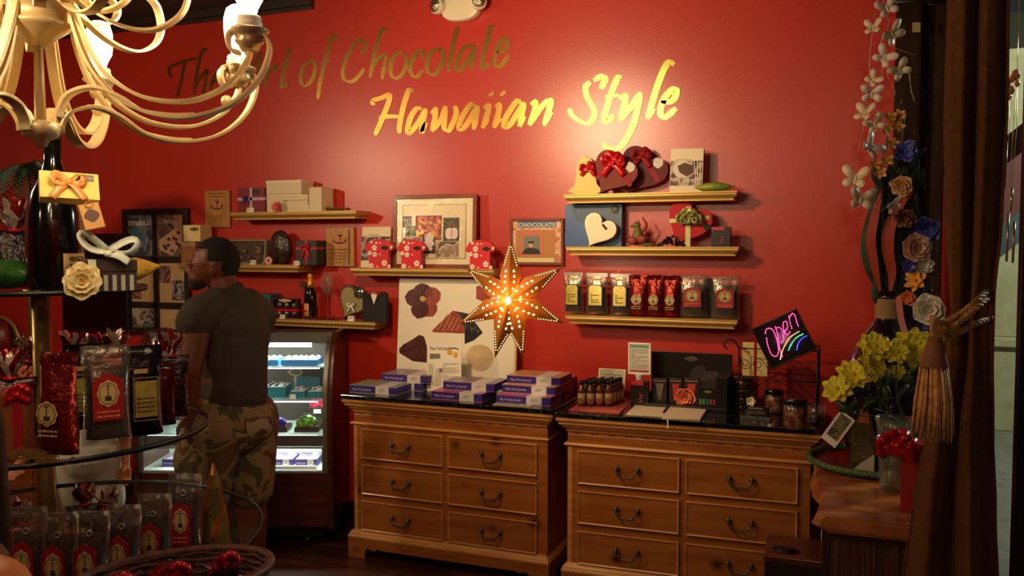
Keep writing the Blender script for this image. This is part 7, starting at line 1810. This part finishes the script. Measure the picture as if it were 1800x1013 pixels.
# brown box with stripes and pale bow
Zx = 2.30; kx_ = Zx/1500; q = on(193, Zx, ZA)
t = thing('striped_gift_box', 'dark brown gift box with pale stripes and a white satin bow', 'gift box', q, face(q)+.12); w = 90*kx_; h = (503-447)*kx_
dbr = mat('dark_brown_card', (44, 24, 16), .5)
MB().box(-w/2+.002, w/2-.002, .002, .098, 0, h*.75).build('body', dbr, t, bevel=.001); MB().box(-w/2, w/2, 0, .10, h*.62, h).build('lid', dbr, t, bevel=.002)
mb = MB()
for i in range(6): mb.box(-w*.42+i*w*.155, -w*.42+i*w*.155+w*.075, .0008, .0995, .002, h*.52)
mb.build('stripes', mat('pale_stripe', (158, 160, 146), .5), t)
satin = mat('pale_satin', (206, 210, 190), .3, coat=.2)
MB().box(-w*.38, -w*.24, -.0008, .101, 0, h+.001).build('ribbon_band', satin, t)
mb = MB()
for sx, a_ in ((-1, .5), (1, .22)):
    L = .075; pts = []
    for j in range(15):
        tt_ = j/14*2*math.pi; r = L*math.sin(tt_/2); pts.append(Vector((-.005+sx*(math.cos(a_)*r+.25*L*math.sin(tt_)*.3), -.01, h+.012+math.sin(a_)*r+.26*L*math.sin(tt_)+.012)))
    wvs = []
    for j in range(15):
        d_ = pts[min(j+1, 14)]-pts[max(j-1, 0)]; n_ = Vector((-d_.z, 0, d_.x)).normalized() if d_.length > 1e-6 else Vector((0, 0, 1)); wvs.append(n_*.7+Vector((0, .7, 0)))
    mb.strap(pts, wvs, .024, .0012)
mb.strap(catmull([(-.005, -.01, h+.02), (.02, -.02, h+.012), (.045, -.02, h-.006)], 5), (.3, .6, 1), .024, .0012); mb.ball((-.005, -.01, h+.016), (.012, .012, .010)); mb.s = [True]*len(mb.s)
mb.build('bow', satin, t)
# cream flower
q = on(143, 2.22, ZA); kf = 2.22/1500
t = flower('cream_flower', 'big cream silk flower at the foot of bottle', 'flower', q+Vector((0, 0, 20*kf)), 33*kf, mat('cream_flower_petal', (232, 216, 160), .55, col2=(216, 192, 130), nscale=24), 8, 5, rot=(-.15, 0, face(q)), seed=71, pw=.62, cup=.25, centre=mat('cream_core', (190, 150, 70), .6))
# yellow cone pod
t = thing('yellow_pod', 'pointed yellow papery pod poking out behind striped gift box', 'pod', atd(228, 474, 2.47), face(q)); k2 = 2.38/1500
mb = MB().lathe([(.0001, -.01), (20*k2, 0), (21*k2, 12*k2), (14*k2, 30*k2), (5*k2, 46*k2), (.0001, 54*k2)], 18, 0, TM(0, 0, 0, ry=math.pi/2-.12)); mb.build('husk', mat('yellow_husk', (222, 180, 60), .6, col2=(200, 150, 44), nscale=30, bump=.5, bscale=70), t)
# green pod left
q = on(10, 2.42, ZA); t = thing('green_pod', 'large green cacao pod at the left edge of the top tier', 'pod', q); mb = MB().ball((0, 0, .043), (.10, .045, .042), 24, 14); mb.build('husk', mat('deep_green_pod', (40, 92, 24), .35, col2=(26, 64, 20), nscale=18, bump=.4), t)
# ---- cellophane topped gift bags
cello_s = mat('silver_cellophane', (214, 198, 180), .22, .6, bump=.3, bscale=60); cello_r = mat('red_cellophane', (140, 28, 22), .2, .5, bump=.3, bscale=60)
cellof = film('clear_cellophane', (190, 150, 130), .30, .1)
def cello_bag(name, label, loc, w, h, body, top=.10, seed=0, rib=None, group=None, n=16):
    R = random.Random(seed); t = thing(name, label, 'gift bag', loc, face(loc), group)
    pouch_mesh(w, h, w*.5, 0, 1, seed, amp=.02).build('bag_body', body, t)
    for kk_, m_ in ((0, cello_s), (1, cello_r)):
        mb = MB()
        for i in range(n):
            a = 2*math.pi*i/n+R.uniform(-.2, .2); L = top*R.uniform(.6, 1.15); sp = R.uniform(.15, .55)
            d = Vector((math.cos(a)*sp*1.3, math.sin(a)*sp, 1)).normalized(); s2 = Vector((-math.sin(a), math.cos(a), 0)); p0 = Vector((math.cos(a)*w*.05, math.sin(a)*w*.05, h)); ww = R.uniform(.010, .022)
            m1 = p0+d*L*.5+Vector((R.uniform(-.01, .01), R.uniform(-.01, .01), 0)); p2 = p0+d*L
            mb.add([p0, m1+s2*ww, m1-s2*ww, p2+s2*ww*R.uniform(.1, .6), p2-s2*ww*.5+Vector((0, 0, R.uniform(-.02, .01))), m1+d*.002+Vector((0, -.006, 0))], [(0, 1, 5), (0, 5, 2), (1, 3, 5), (5, 3, 4), (5, 4, 2)])
        o = mb.build('cellophane_top' if kk_ == 0 else 'red_cellophane_top', m_, t)
    MB().tube([(w*.09*math.cos(a), w*.09*math.sin(a), h) for a in [i*.5 for i in range(13)]], .006, 6, closed=True).build('tie', rib or red_rib, t)
    return t
brb = mat('copper_foil_bag', (126, 58, 30), .25, .6, bump=.6, bscale=30); dkb = mat('dark_treats', (30, 16, 12), .25, col2=(90, 40, 26), nscale=50, thr=(.55, .7), bump=.5, bscale=80)
cello_bag('treat_sack', 'copper and clear wrapped treat sack with gathered top left of giant bottle', on(28, 2.62, ZA), .13, .17, dkb, .09, 81, group='gathered cellophane treat bags')
cello_bag('treat_sack', 'dark treat sack with gathered top cut by the frame beside the green pod', on(-18, 2.75, ZA), .12, .17, brb, .09, 82, group='gathered cellophane treat bags')
# ---- middle tier pouches
def mpouch(kind, label, px, Z, z, wpx, hpx, rz=0, seed=0, rx=0, group='coffee pouches on the middle tier'):
    q = on(px, Z, z); q.z += .002; return pouch(kind, label, q, wpx*Z/1500, hpx*Z/1500, .07, face(q)+rz, seed, group, rx)
def body_fix(): pass
mpouch('red', 'tall copper red foil coffee bag facing half left on the middle tier', 98, 2.27, ZB, 76, 178, -.7, 91)
mpouch('dark', 'large clear coffee pouch with red crest label in the middle of middle tier', 182, 2.38, ZB, 82, 176, .1, 92)
mpouch('black', 'black foil coffee pouch with gold label on the middle tier', 246, 2.50, ZB, 66, 158, .15, 93)
mpouch('black', 'black foil pouch standing behind the large clear one', 140, 2.58, ZB, 60, 150, .1, 94)
cello_bag('treat_sack', 'wine red treat sack with gathered foil top right of the black pouch', on(274, 2.64, ZB), .10, .19, mat('wine_clear_bag', (70, 10, 14), .15, .2, bump=.4, bscale=40), .075, 95, group='gathered cellophane treat bags')
cello_bag('treat_sack', 'dark treat sack with silver gathered top beside the man\'s forearm', on(300, 2.78, ZB), .10, .20, dkb, .08, 96, group='gathered cellophane treat bags')
for i, (px, Z, w_, h_, lab) in enumerate([(12, 2.46, .14, .175, 'red gathered treat bag at left end of the middle tier'), (50, 2.78, .12, .18, 'shiny dark treat bag behind the copper red pouch'), (128, 2.80, .11, .19, 'silver topped treat bag behind the middle pouches'), (196, 2.86, .11, .19, 'red and silver topped treat bag at the back of middle tier')]):
    cello_bag('treat_sack', lab, on(px, Z, ZB), w_, h_, brb if i % 2 else mat('dark_red_bag', (60, 10, 12), .2, .2, bump=.4, bscale=40), .085, 100+i, group='gathered cellophane treat bags')
q = on(0, 2.28, ZB); t = thing('wine_gift_box', 'tall brown gift box with red ribbon cut by left edge, middle tier', 'gift box', q, face(q)+.3)
MB().box(-.10, .075, 0, .09, 0, .16).build('body', mat('caramel_card', (120, 62, 26), .5), t, bevel=.002); MB().box(.02, .045, -.001, .091, 0, .161).build('ribbon', dark_rib, t); bow(t, (.03, -.004, .155), .05, red_rib, loops=4, seed=111, droop=.5)
q = on(40, 2.22, ZB); t = thing('shredded_filler', 'little heap of gold shredded filler on the middle tier edge', 'filler', q); mb = MB(); R = random.Random(112)
for i in range(120):
    x, y = R.gauss(0, .055), R.gauss(0, .02); a = R.uniform(0, 6.28); z = R.uniform(.001, .02)*(1-min(1, abs(x)/.12)); mb.strap([(x, y, z), (x+.012*math.cos(a), y+.012*math.sin(a), z+R.uniform(0, .008)), (x+.026*math.cos(a+.6), y+.026*math.sin(a+.6), z)], (0, 0, 1), .003, .0005)
tag(mb.build('shreds', mat('gold_shred', (190, 150, 80), .25, .7), t), kind='stuff')
# ---- lower tier pouches along the rim
for i, (px, Z, w_, h_, rz_, sd) in enumerate([(38, 2.02, 66, 168, -.45, 121), (94, 2.02, 66, 160, -.45, 122), (150, 2.04, 66, 156, -.42, 123), (208, 2.10, 64, 150, -.42, 124), (264, 2.20, 62, 142, -.4, 125), (318, 2.36, 60, 138, -.35, 126)]):
    mpouch('dark', 'clear red label coffee pouch on the lowest tier, '+['nearest the left frame edge', 'second from left', 'third from left', 'with dim label, fourth from left', 'with glossy side seam, fifth from left', 'furthest right beside the gold cone'][i], px, Z, ZCc, w_, h_*1.20, rz_, sd, group='coffee pouches on the lowest tier')
cello_bag('treat_sack', 'gold and silver gathered treat bag behind the lowest tier\'s left pouches', on(30, 2.45, ZCc), .12, .09, brb, .07, 131, group='gathered cellophane treat bags')
cello_bag('treat_sack', 'silver tipped treat bag behind the second low pouch by the pole', on(138, 2.70, ZCc), .11, .07, dkb, .06, 132, group='gathered cellophane treat bags')
cello_bag('treat_sack', 'silver tipped treat bag standing behind the third low pouch', on(180, 2.65, ZCc), .11, .07, dkb, .06, 133, group='gathered cellophane treat bags')
# gold cone bag
q = on(368, 2.44, ZCc); kg = 2.44/1500; hg = CH-(818-432)*kg-ZCc
t = thing('gold_cone_bag', 'tall pointed gold foil cone bag at the right of the lowest tier', 'gift bag', q, face(q)); R = random.Random(141)
mb = MB(); vs = []
for i in range(9):
    u = i/8; r = .058*(1-u)**.8+.002
    for k_ in range(10):
        a = 2*math.pi*k_/10+u*.5; vs.append(((r*R.uniform(.8, 1.15))*math.cos(a)-.0*u, r*R.uniform(.8, 1.1)*math.sin(a), u*hg))
mb.add(vs, [(i*10+k_, i*10+(k_+1) % 10, (i+1)*10+(k_+1) % 10, (i+1)*10+k_) for i in range(8) for k_ in range(10)]); mb.build('foil', mat('gold_foil_bag', (170, 140, 70), .2, .85), t)
# ---- wicker basket with ribboned packets, on a low wooden crate
q = atd(292, 432, 1.80); zr = CH-(1022-432)*1.80/1500
crate = thing('wooden_crate', 'low dark wooden crate under the wicker basket below the frame', 'crate', (q.x, q.y, 0), face(q))
MB().box(-.20, .20, -.15, .15, 0, zr-.182).build('body', mat('crate_wood', (60, 34, 20), .6), crate, bevel=.004)
t = thing('wicker_basket', 'oval wicker basket of red ribboned packets at the bottom edge', 'basket', (q.x, q.y, zr-.1695), face(q))
wick = mat('wicker', (92, 54, 32), .6, col2=(56, 32, 20), nscale=40)
mb = MB()
for i in range(13):
    z = i*.0135; k_ = .80+.20*i/12; mb.tube([((.20*k_)*math.cos(a)+0, (.135*k_)*math.sin(a), z+.004+.003*math.sin(a*16+i*math.pi)) for a in [2*math.pi*j/64 for j in range(64)]], .0068, 6, closed=True)
mb.build('woven_side', wick, t)
MB().lathe([(.0001, 0), (.155, 0), (.155, .008), (.0001, .008)], 32, 0, None, sy=.67).build('bottom', wick, t)
MB().tube([(.205*math.cos(a), .14*math.sin(a), .172+.006*math.cos(a)) for a in [2*math.pi*j/48 for j in range(48)]], .010, 8, closed=True).build('rim', mat('wicker_rim', (110, 62, 40), .55, col2=(70, 38, 24), nscale=50), t)
R = random.Random(151)
for i, (dx, dy, m_) in enumerate([(-.10, -.02, dkb), (.0, .0, brb), (.10, .02, MATS['dark_red_bag'])]):
    bp_ = Vector((q.x, q.y, zr-.158))+Matrix.Rotation(face(q), 3, 'Z') @ Vector((dx, dy, 0))
    t2 = thing('ribboned_packet', ['dark wrapped packet in the left of wicker basket', 'copper wrapped packet in the middle of the wicker basket', 'deep red wrapped packet in the right of wicker basket'][i], 'packet', bp_, face(q)+.2*i, 'ribboned packets in the wicker basket')
    pouch_mesh(.085, .155, .06, 0, 1, 150+i, amp=.02).build('wrapper', m_, t2)
    bow(t2, (0, -.012, .165), .055, mat('magenta_ribbon', (206, 16, 50), .3), loops=6, seed=160+i, droop=.3, wide=.2)
    mb = MB()
    for j in range(10):
        a = R.uniform(0, 6.28); mb.add([(0, 0, .15), (.05*math.cos(a), .03*math.sin(a), .17+R.uniform(0, .02)), (.05*math.cos(a+.4), .03*math.sin(a+.4), .165)], [(0, 1, 2)])
    mb.build('film_top', cello_r, t2)
# ---------------------------------------------------------------- background at the left: wall mirror, cabinet, palm
p_ = at(10, 600, -.03); t = thing('round_mirror', 'round wall mirror with a gold rim behind the display stand', 'mirror', (at(2, 605, -.03).x, -.035, at(2, 605, -.03).z)); k3 = 5.95/1500
MB().tube([(48*k3*math.cos(a), 0, 48*k3*math.sin(a)) for a in [2*math.pi*i/64 for i in range(64)]], .014, 10, closed=True).build('gold_rim', gold, t)
MB().lathe([(.0001, 0), (48*k3, 0), (48*k3, .01), (.0001, .01)], 48, 0, TM(0, .012, 0, rx=math.pi/2)).build('mirror_glass', mat('mirror_glass', (210, 205, 190), .04, 1.0), t)
ca = atd(40, 432, 4.7)
t = thing('side_cabinet', 'orange brown wooden cabinet standing at the far left by red wall', 'cabinet', (ca.x-.35, ca.y, 0), 0); zc_ = CH-(822-432)*4.6/1500
MB().box(-.55, .42, 0, .42, 0.05, zc_).build('body', wood('orange_wood', (150, 84, 34), (128, 66, 26), scale=3), t, bevel=.004)
for x in (-.53, .01): MB().box(x, x+.38, -.012, .0, .10, zc_-.05).build('door', wood('orange_wood', 0, 0), t, bevel=.003)
MB().box(-.57, .44, -.02, .42, zc_, zc_+.025).build('cabinet_top', wood('orange_wood', 0, 0), t, bevel=.003)
cb_ = atd(112, 432, 4.6); t = thing('flat_carton', 'flat brown printed carton standing on the floor behind the child\'s arm', 'carton', (cb_.x+.02, cb_.y, 0), TH); zc2 = CH-(795-432)*4.6/1500
MB().box(-.085, .10, 0, .06, 0, zc2).build('body', mat('printed_brown', (110, 70, 46), .6), t, bevel=.002); mb = MB(); lines(mb, -.07, .085, zc2*.2, zc2*.95, 16, -.001, seed=171); mb.build('printed_text', mat('print_faint', (70, 44, 30), .6), t)
# palm plant on the cabinet
pb = atd(52, 432, 4.55); t = thing('potted_palm', 'dark green palm leaves hanging behind the chandelier hub', 'plant', (pb.x, pb.y, zc_+.0265)); zz_ = CH-(285-432)*4.55/1500
MB().lathe([(.0001, 0), (.07, 0), (.10, .18), (.105, .19), (.0001, .17)], 24).build('pot', mat('dark_pot', (40, 26, 18), .4), t)
MB().tube([(0, 0, .15), (0, 0, (zz_-zc_)*.55), (0.01, 0, zz_-zc_-.05)], .012, 8).build('trunk', MATS['twig_bark'], t)
R = random.Random(181); plm = mat('palm_green', (26, 62, 26), .5, col2=(18, 44, 20), nscale=16)
for i in range(9):
    a = 2*math.pi*i/9+.2; mb = MB(); o_ = Vector((0.01, 0, zz_-zc_-.05)); el = R.uniform(-.1, .9)
    pts = [o_+Vector((math.cos(a)*u*.30, math.sin(a)*u*.2, math.sin(el)*u*.22-.20*u*u)) for u in [j/12 for j in range(13)]]
    mb.tube(pts, .003, 5)
    for j in range(2, 13):
        for s2 in (-1, 1):
            p0 = pts[j]; d = Vector((-math.sin(a)*s2*.08+math.cos(a)*.05, math.cos(a)*s2*.08+math.sin(a)*.05, -.05)); mb.add([p0, p0+d*.5+Vector((0, 0, .008)), p0+d, p0+d*.5-Vector((0, 0, .008))], [(0, 1, 2, 3)])
    mb.build('frond', plm, t)
# ---------------------------------------------------------------- chandelier
ZCH = 1.55; ch0 = atd(78, 432, ZCH); CX, CY = ch0.x, ch0.y
chz = lambda py: CH-(py-432)*ZCH/1500
chand = thing('chandelier', 'champagne gold scrolled chandelier with bare glowing bulbs at top left', 'chandelier', (CX, CY, 0))
cg = mat('champagne_metal', (216, 190, 134), .42, .35, bump=.05)
MB().lathe([(.0001, chz(262)), (.010, chz(258)), (.014, chz(248)), (.030, chz(242)), (.034, chz(228)), (.030, chz(218)), (.010, chz(212)), (.0075, chz(90)), (.012, chz(86))], 24).build('lower_hub', cg, chand)
MB().lathe([(.012, chz(88)), (.030, chz(72)), (.052, chz(56)), (.056, chz(50)), (.054, chz(46)), (.050, chz(44)), (.050, chz(24)), (.055, chz(20)), (.058, chz(12)), (.050, chz(4)), (.050, chz(-40)), (.02, chz(-60)), (.012, chz(-90)), (.012, 2.45)], 32).build('upper_body', cg, chand)
mb = MB()
zc3 = 2.45
while zc3 < HC-.05:
    mb.tube([(.010*math.cos(a)*(1 if int(zc3*50) % 2 else .2), .010*math.cos(a)*(.2 if int(zc3*50) % 2 else 1), zc3+.018*math.sin(a)+.018) for a in [i*.63 for i in range(10)]], .0022, 5, closed=True); zc3 += .03
mb.build('chain', cg, chand); MB().lathe([(.0001, HC), (.06, HC), (.06, HC-.02), (.02, HC-.045), (.0001, HC-.045)], 24).build('ceiling_canopy', cg, chand)
def arm_pts(P_, az): 
    d = Vector((math.cos(az), math.sin(az), 0)); return [d*r+Vector((0, 0, z)) for r, z in P_]
bulbg = mat('bulb_white', (255, 244, 226), .4, emit=22, ecol=(255, 226, 176))
cupm = mat('candle_cup_metal', (186, 160, 120), .35, .5); cer = mat('ceramic_socket', (232, 222, 200), .4)
def r_(px): return (px-78)*1.6/1500
def z_(py): return CH-(py-432)*1.58/1500
inner_ = [(.052, chz(-30)), (.054, chz(20)), (r_(150), z_(95)), (r_(176), z_(150)), (r_(212), z_(185)), (r_(262), z_(206)), (r_(330), z_(206)), (r_(388), z_(178)), (r_(418), z_(140)), (r_(426), z_(118))]
outer_ = [(.034, chz(235)), (r_(112), z_(222)), (r_(128), z_(198)), (r_(165), z_(187)), (r_(205), z_(200)), (r_(250), z_(228)), (r_(315), z_(236)), (r_(385), z_(216)), (r_(436), z_(172)), (r_(458), z_(118)), (r_(446), z_(88)), (r_(415), z_(76)), (r_(390), z_(92)), (r_(392), z_(116)), (r_(408), z_(123))]
third_ = [(.056, chz(0)), (.060, chz(70)), (r_(160), z_(150)), (r_(200), z_(200)), (r_(240), z_(224)), (r_(290), z_(232)), (r_(330), z_(231))]
curl_ = [(r_(300), z_(258)), (r_(230), z_(224)), (r_(180), z_(208)), (r_(140), z_(216)), (r_(115), z_(240)), (r_(118), z_(256)), (r_(135), z_(252)), (r_(140), z_(240))]
def chand_arm(az, rs=1.0, dz=0.0, cup=True, light=True, watts=7):
    d = Vector((math.cos(az), math.sin(az), 0)); wv = (-math.sin(az), math.cos(az), 0)
    mk = lambda L: catmull([d*(r*rs)+Vector((0, 0, z+dz)) for r, z in L], 6)
    mb = MB()
    for L, w_ in ((inner_, .022), (outer_, .024), (third_, .018)):
        mb.strap(mk(L), wv, w_, .0065)
    a_ = mb.build('arm', cg, chand, bevel=.0008)
    mb = MB(); p_ = d*r_(400)*rs+Vector((0, 0, z_(150)+dz)); mb.ball(p_, (.012, .012, .012)).build('leaf_finial', cg, a_)
    c = d*(r_(424)*rs)+Vector((0, 0, z_(120)+dz)); mt = Matrix.Translation(c) @ Matrix.Diagonal((1.25, 1.25, 1.0, 1))
    MB().lathe([(.0001, 0), (.012, 0), (.016, .010), (.021, .018), (.019, .022), (.022, .030), (.029, .037), (.028, .040), (.0001, .038)], 24, 0, mt).build('candle_cup', cupm, chand)
    MB().lathe([(.017, .038), (.019, .044), (.019, .052), (.017, .056), (.018, .06), (.016, .064), (.0001, .066)], 20, 0, mt).build('socket', cer, chand)
    b_ = MB().lathe([(.0001, .062), (.010, .066), (.013, .078), (.020, .095), (.022, .115), (.022, .140), (.018, .158), (.010, .166), (.0001, .168)], 20, 0, mt).build('bulb', bulbg, chand)
    if light:
        wp = Vector((CX, CY, 0))+c+Vector((0, 0, .19)); lamp('POINT', 'light_bulb', wp, watts, rad=.02)
AZ = TH
chand_arm(math.radians(6)+AZ, 1.0, .028, watts=7)
chand_arm(math.radians(40)+AZ, 1.0, 0, watts=7)
chand_arm(math.radians(100)+AZ, 1.0, 0, watts=7)
chand_arm(math.radians(150)+AZ, 1.0, 0, watts=6)
chand_arm(math.radians(205)+AZ, 1.0, 0, watts=6)
chand_arm(math.radians(255)+AZ, .95, 0, watts=6)
# upper tier of smaller scroll arms
up_ = [(.05, chz(-60)), (.07, chz(-10)), (.12, chz(28)), (.18, chz(52)), (.24, chz(56)), (.29, chz(34)), (.31, chz(0)), (.30, chz(-40)), (.27, chz(-60))]
up2 = [(.05, chz(-20)), (.06, chz(-6)), (.10, chz(20)), (.14, chz(24)), (.18, chz(8)), (.19, chz(-16)), (.16, chz(-34)), (.12, chz(-30)), (.115, chz(-14)), (.13, chz(-6))]
for i, a in enumerate((-38, 2, 62, 122, 182, 242, 300)):
    az = math.radians(a)+AZ; d = Vector((math.cos(az), math.sin(az), 0)); mb = MB()
    for L in (up_, up2): mb.strap(catmull([d*r*.86+Vector((0, 0, z+.0)) for r, z in L], 6), (-math.sin(az), math.cos(az), 0), .019, .0055)
    mb.build('upper_scroll', cg, chand, bevel=.0008)
# ---------------------------------------------------------------- onlooker at the bottom left corner
q = atd(-186, 432, 1.12)
figure('person', 'person\'s bare tanned shoulder at the bottom left corner of the frame', (q.x, q.y, 0), TH-.35, .865, mat('skin_tan', (206, 122, 62), .45), mat('tan_strap_top', (120, 84, 56), .8), mat('dark_shorts', (40, 36, 34), .8), ('dark_brown_hair', (0, 0, 0)))
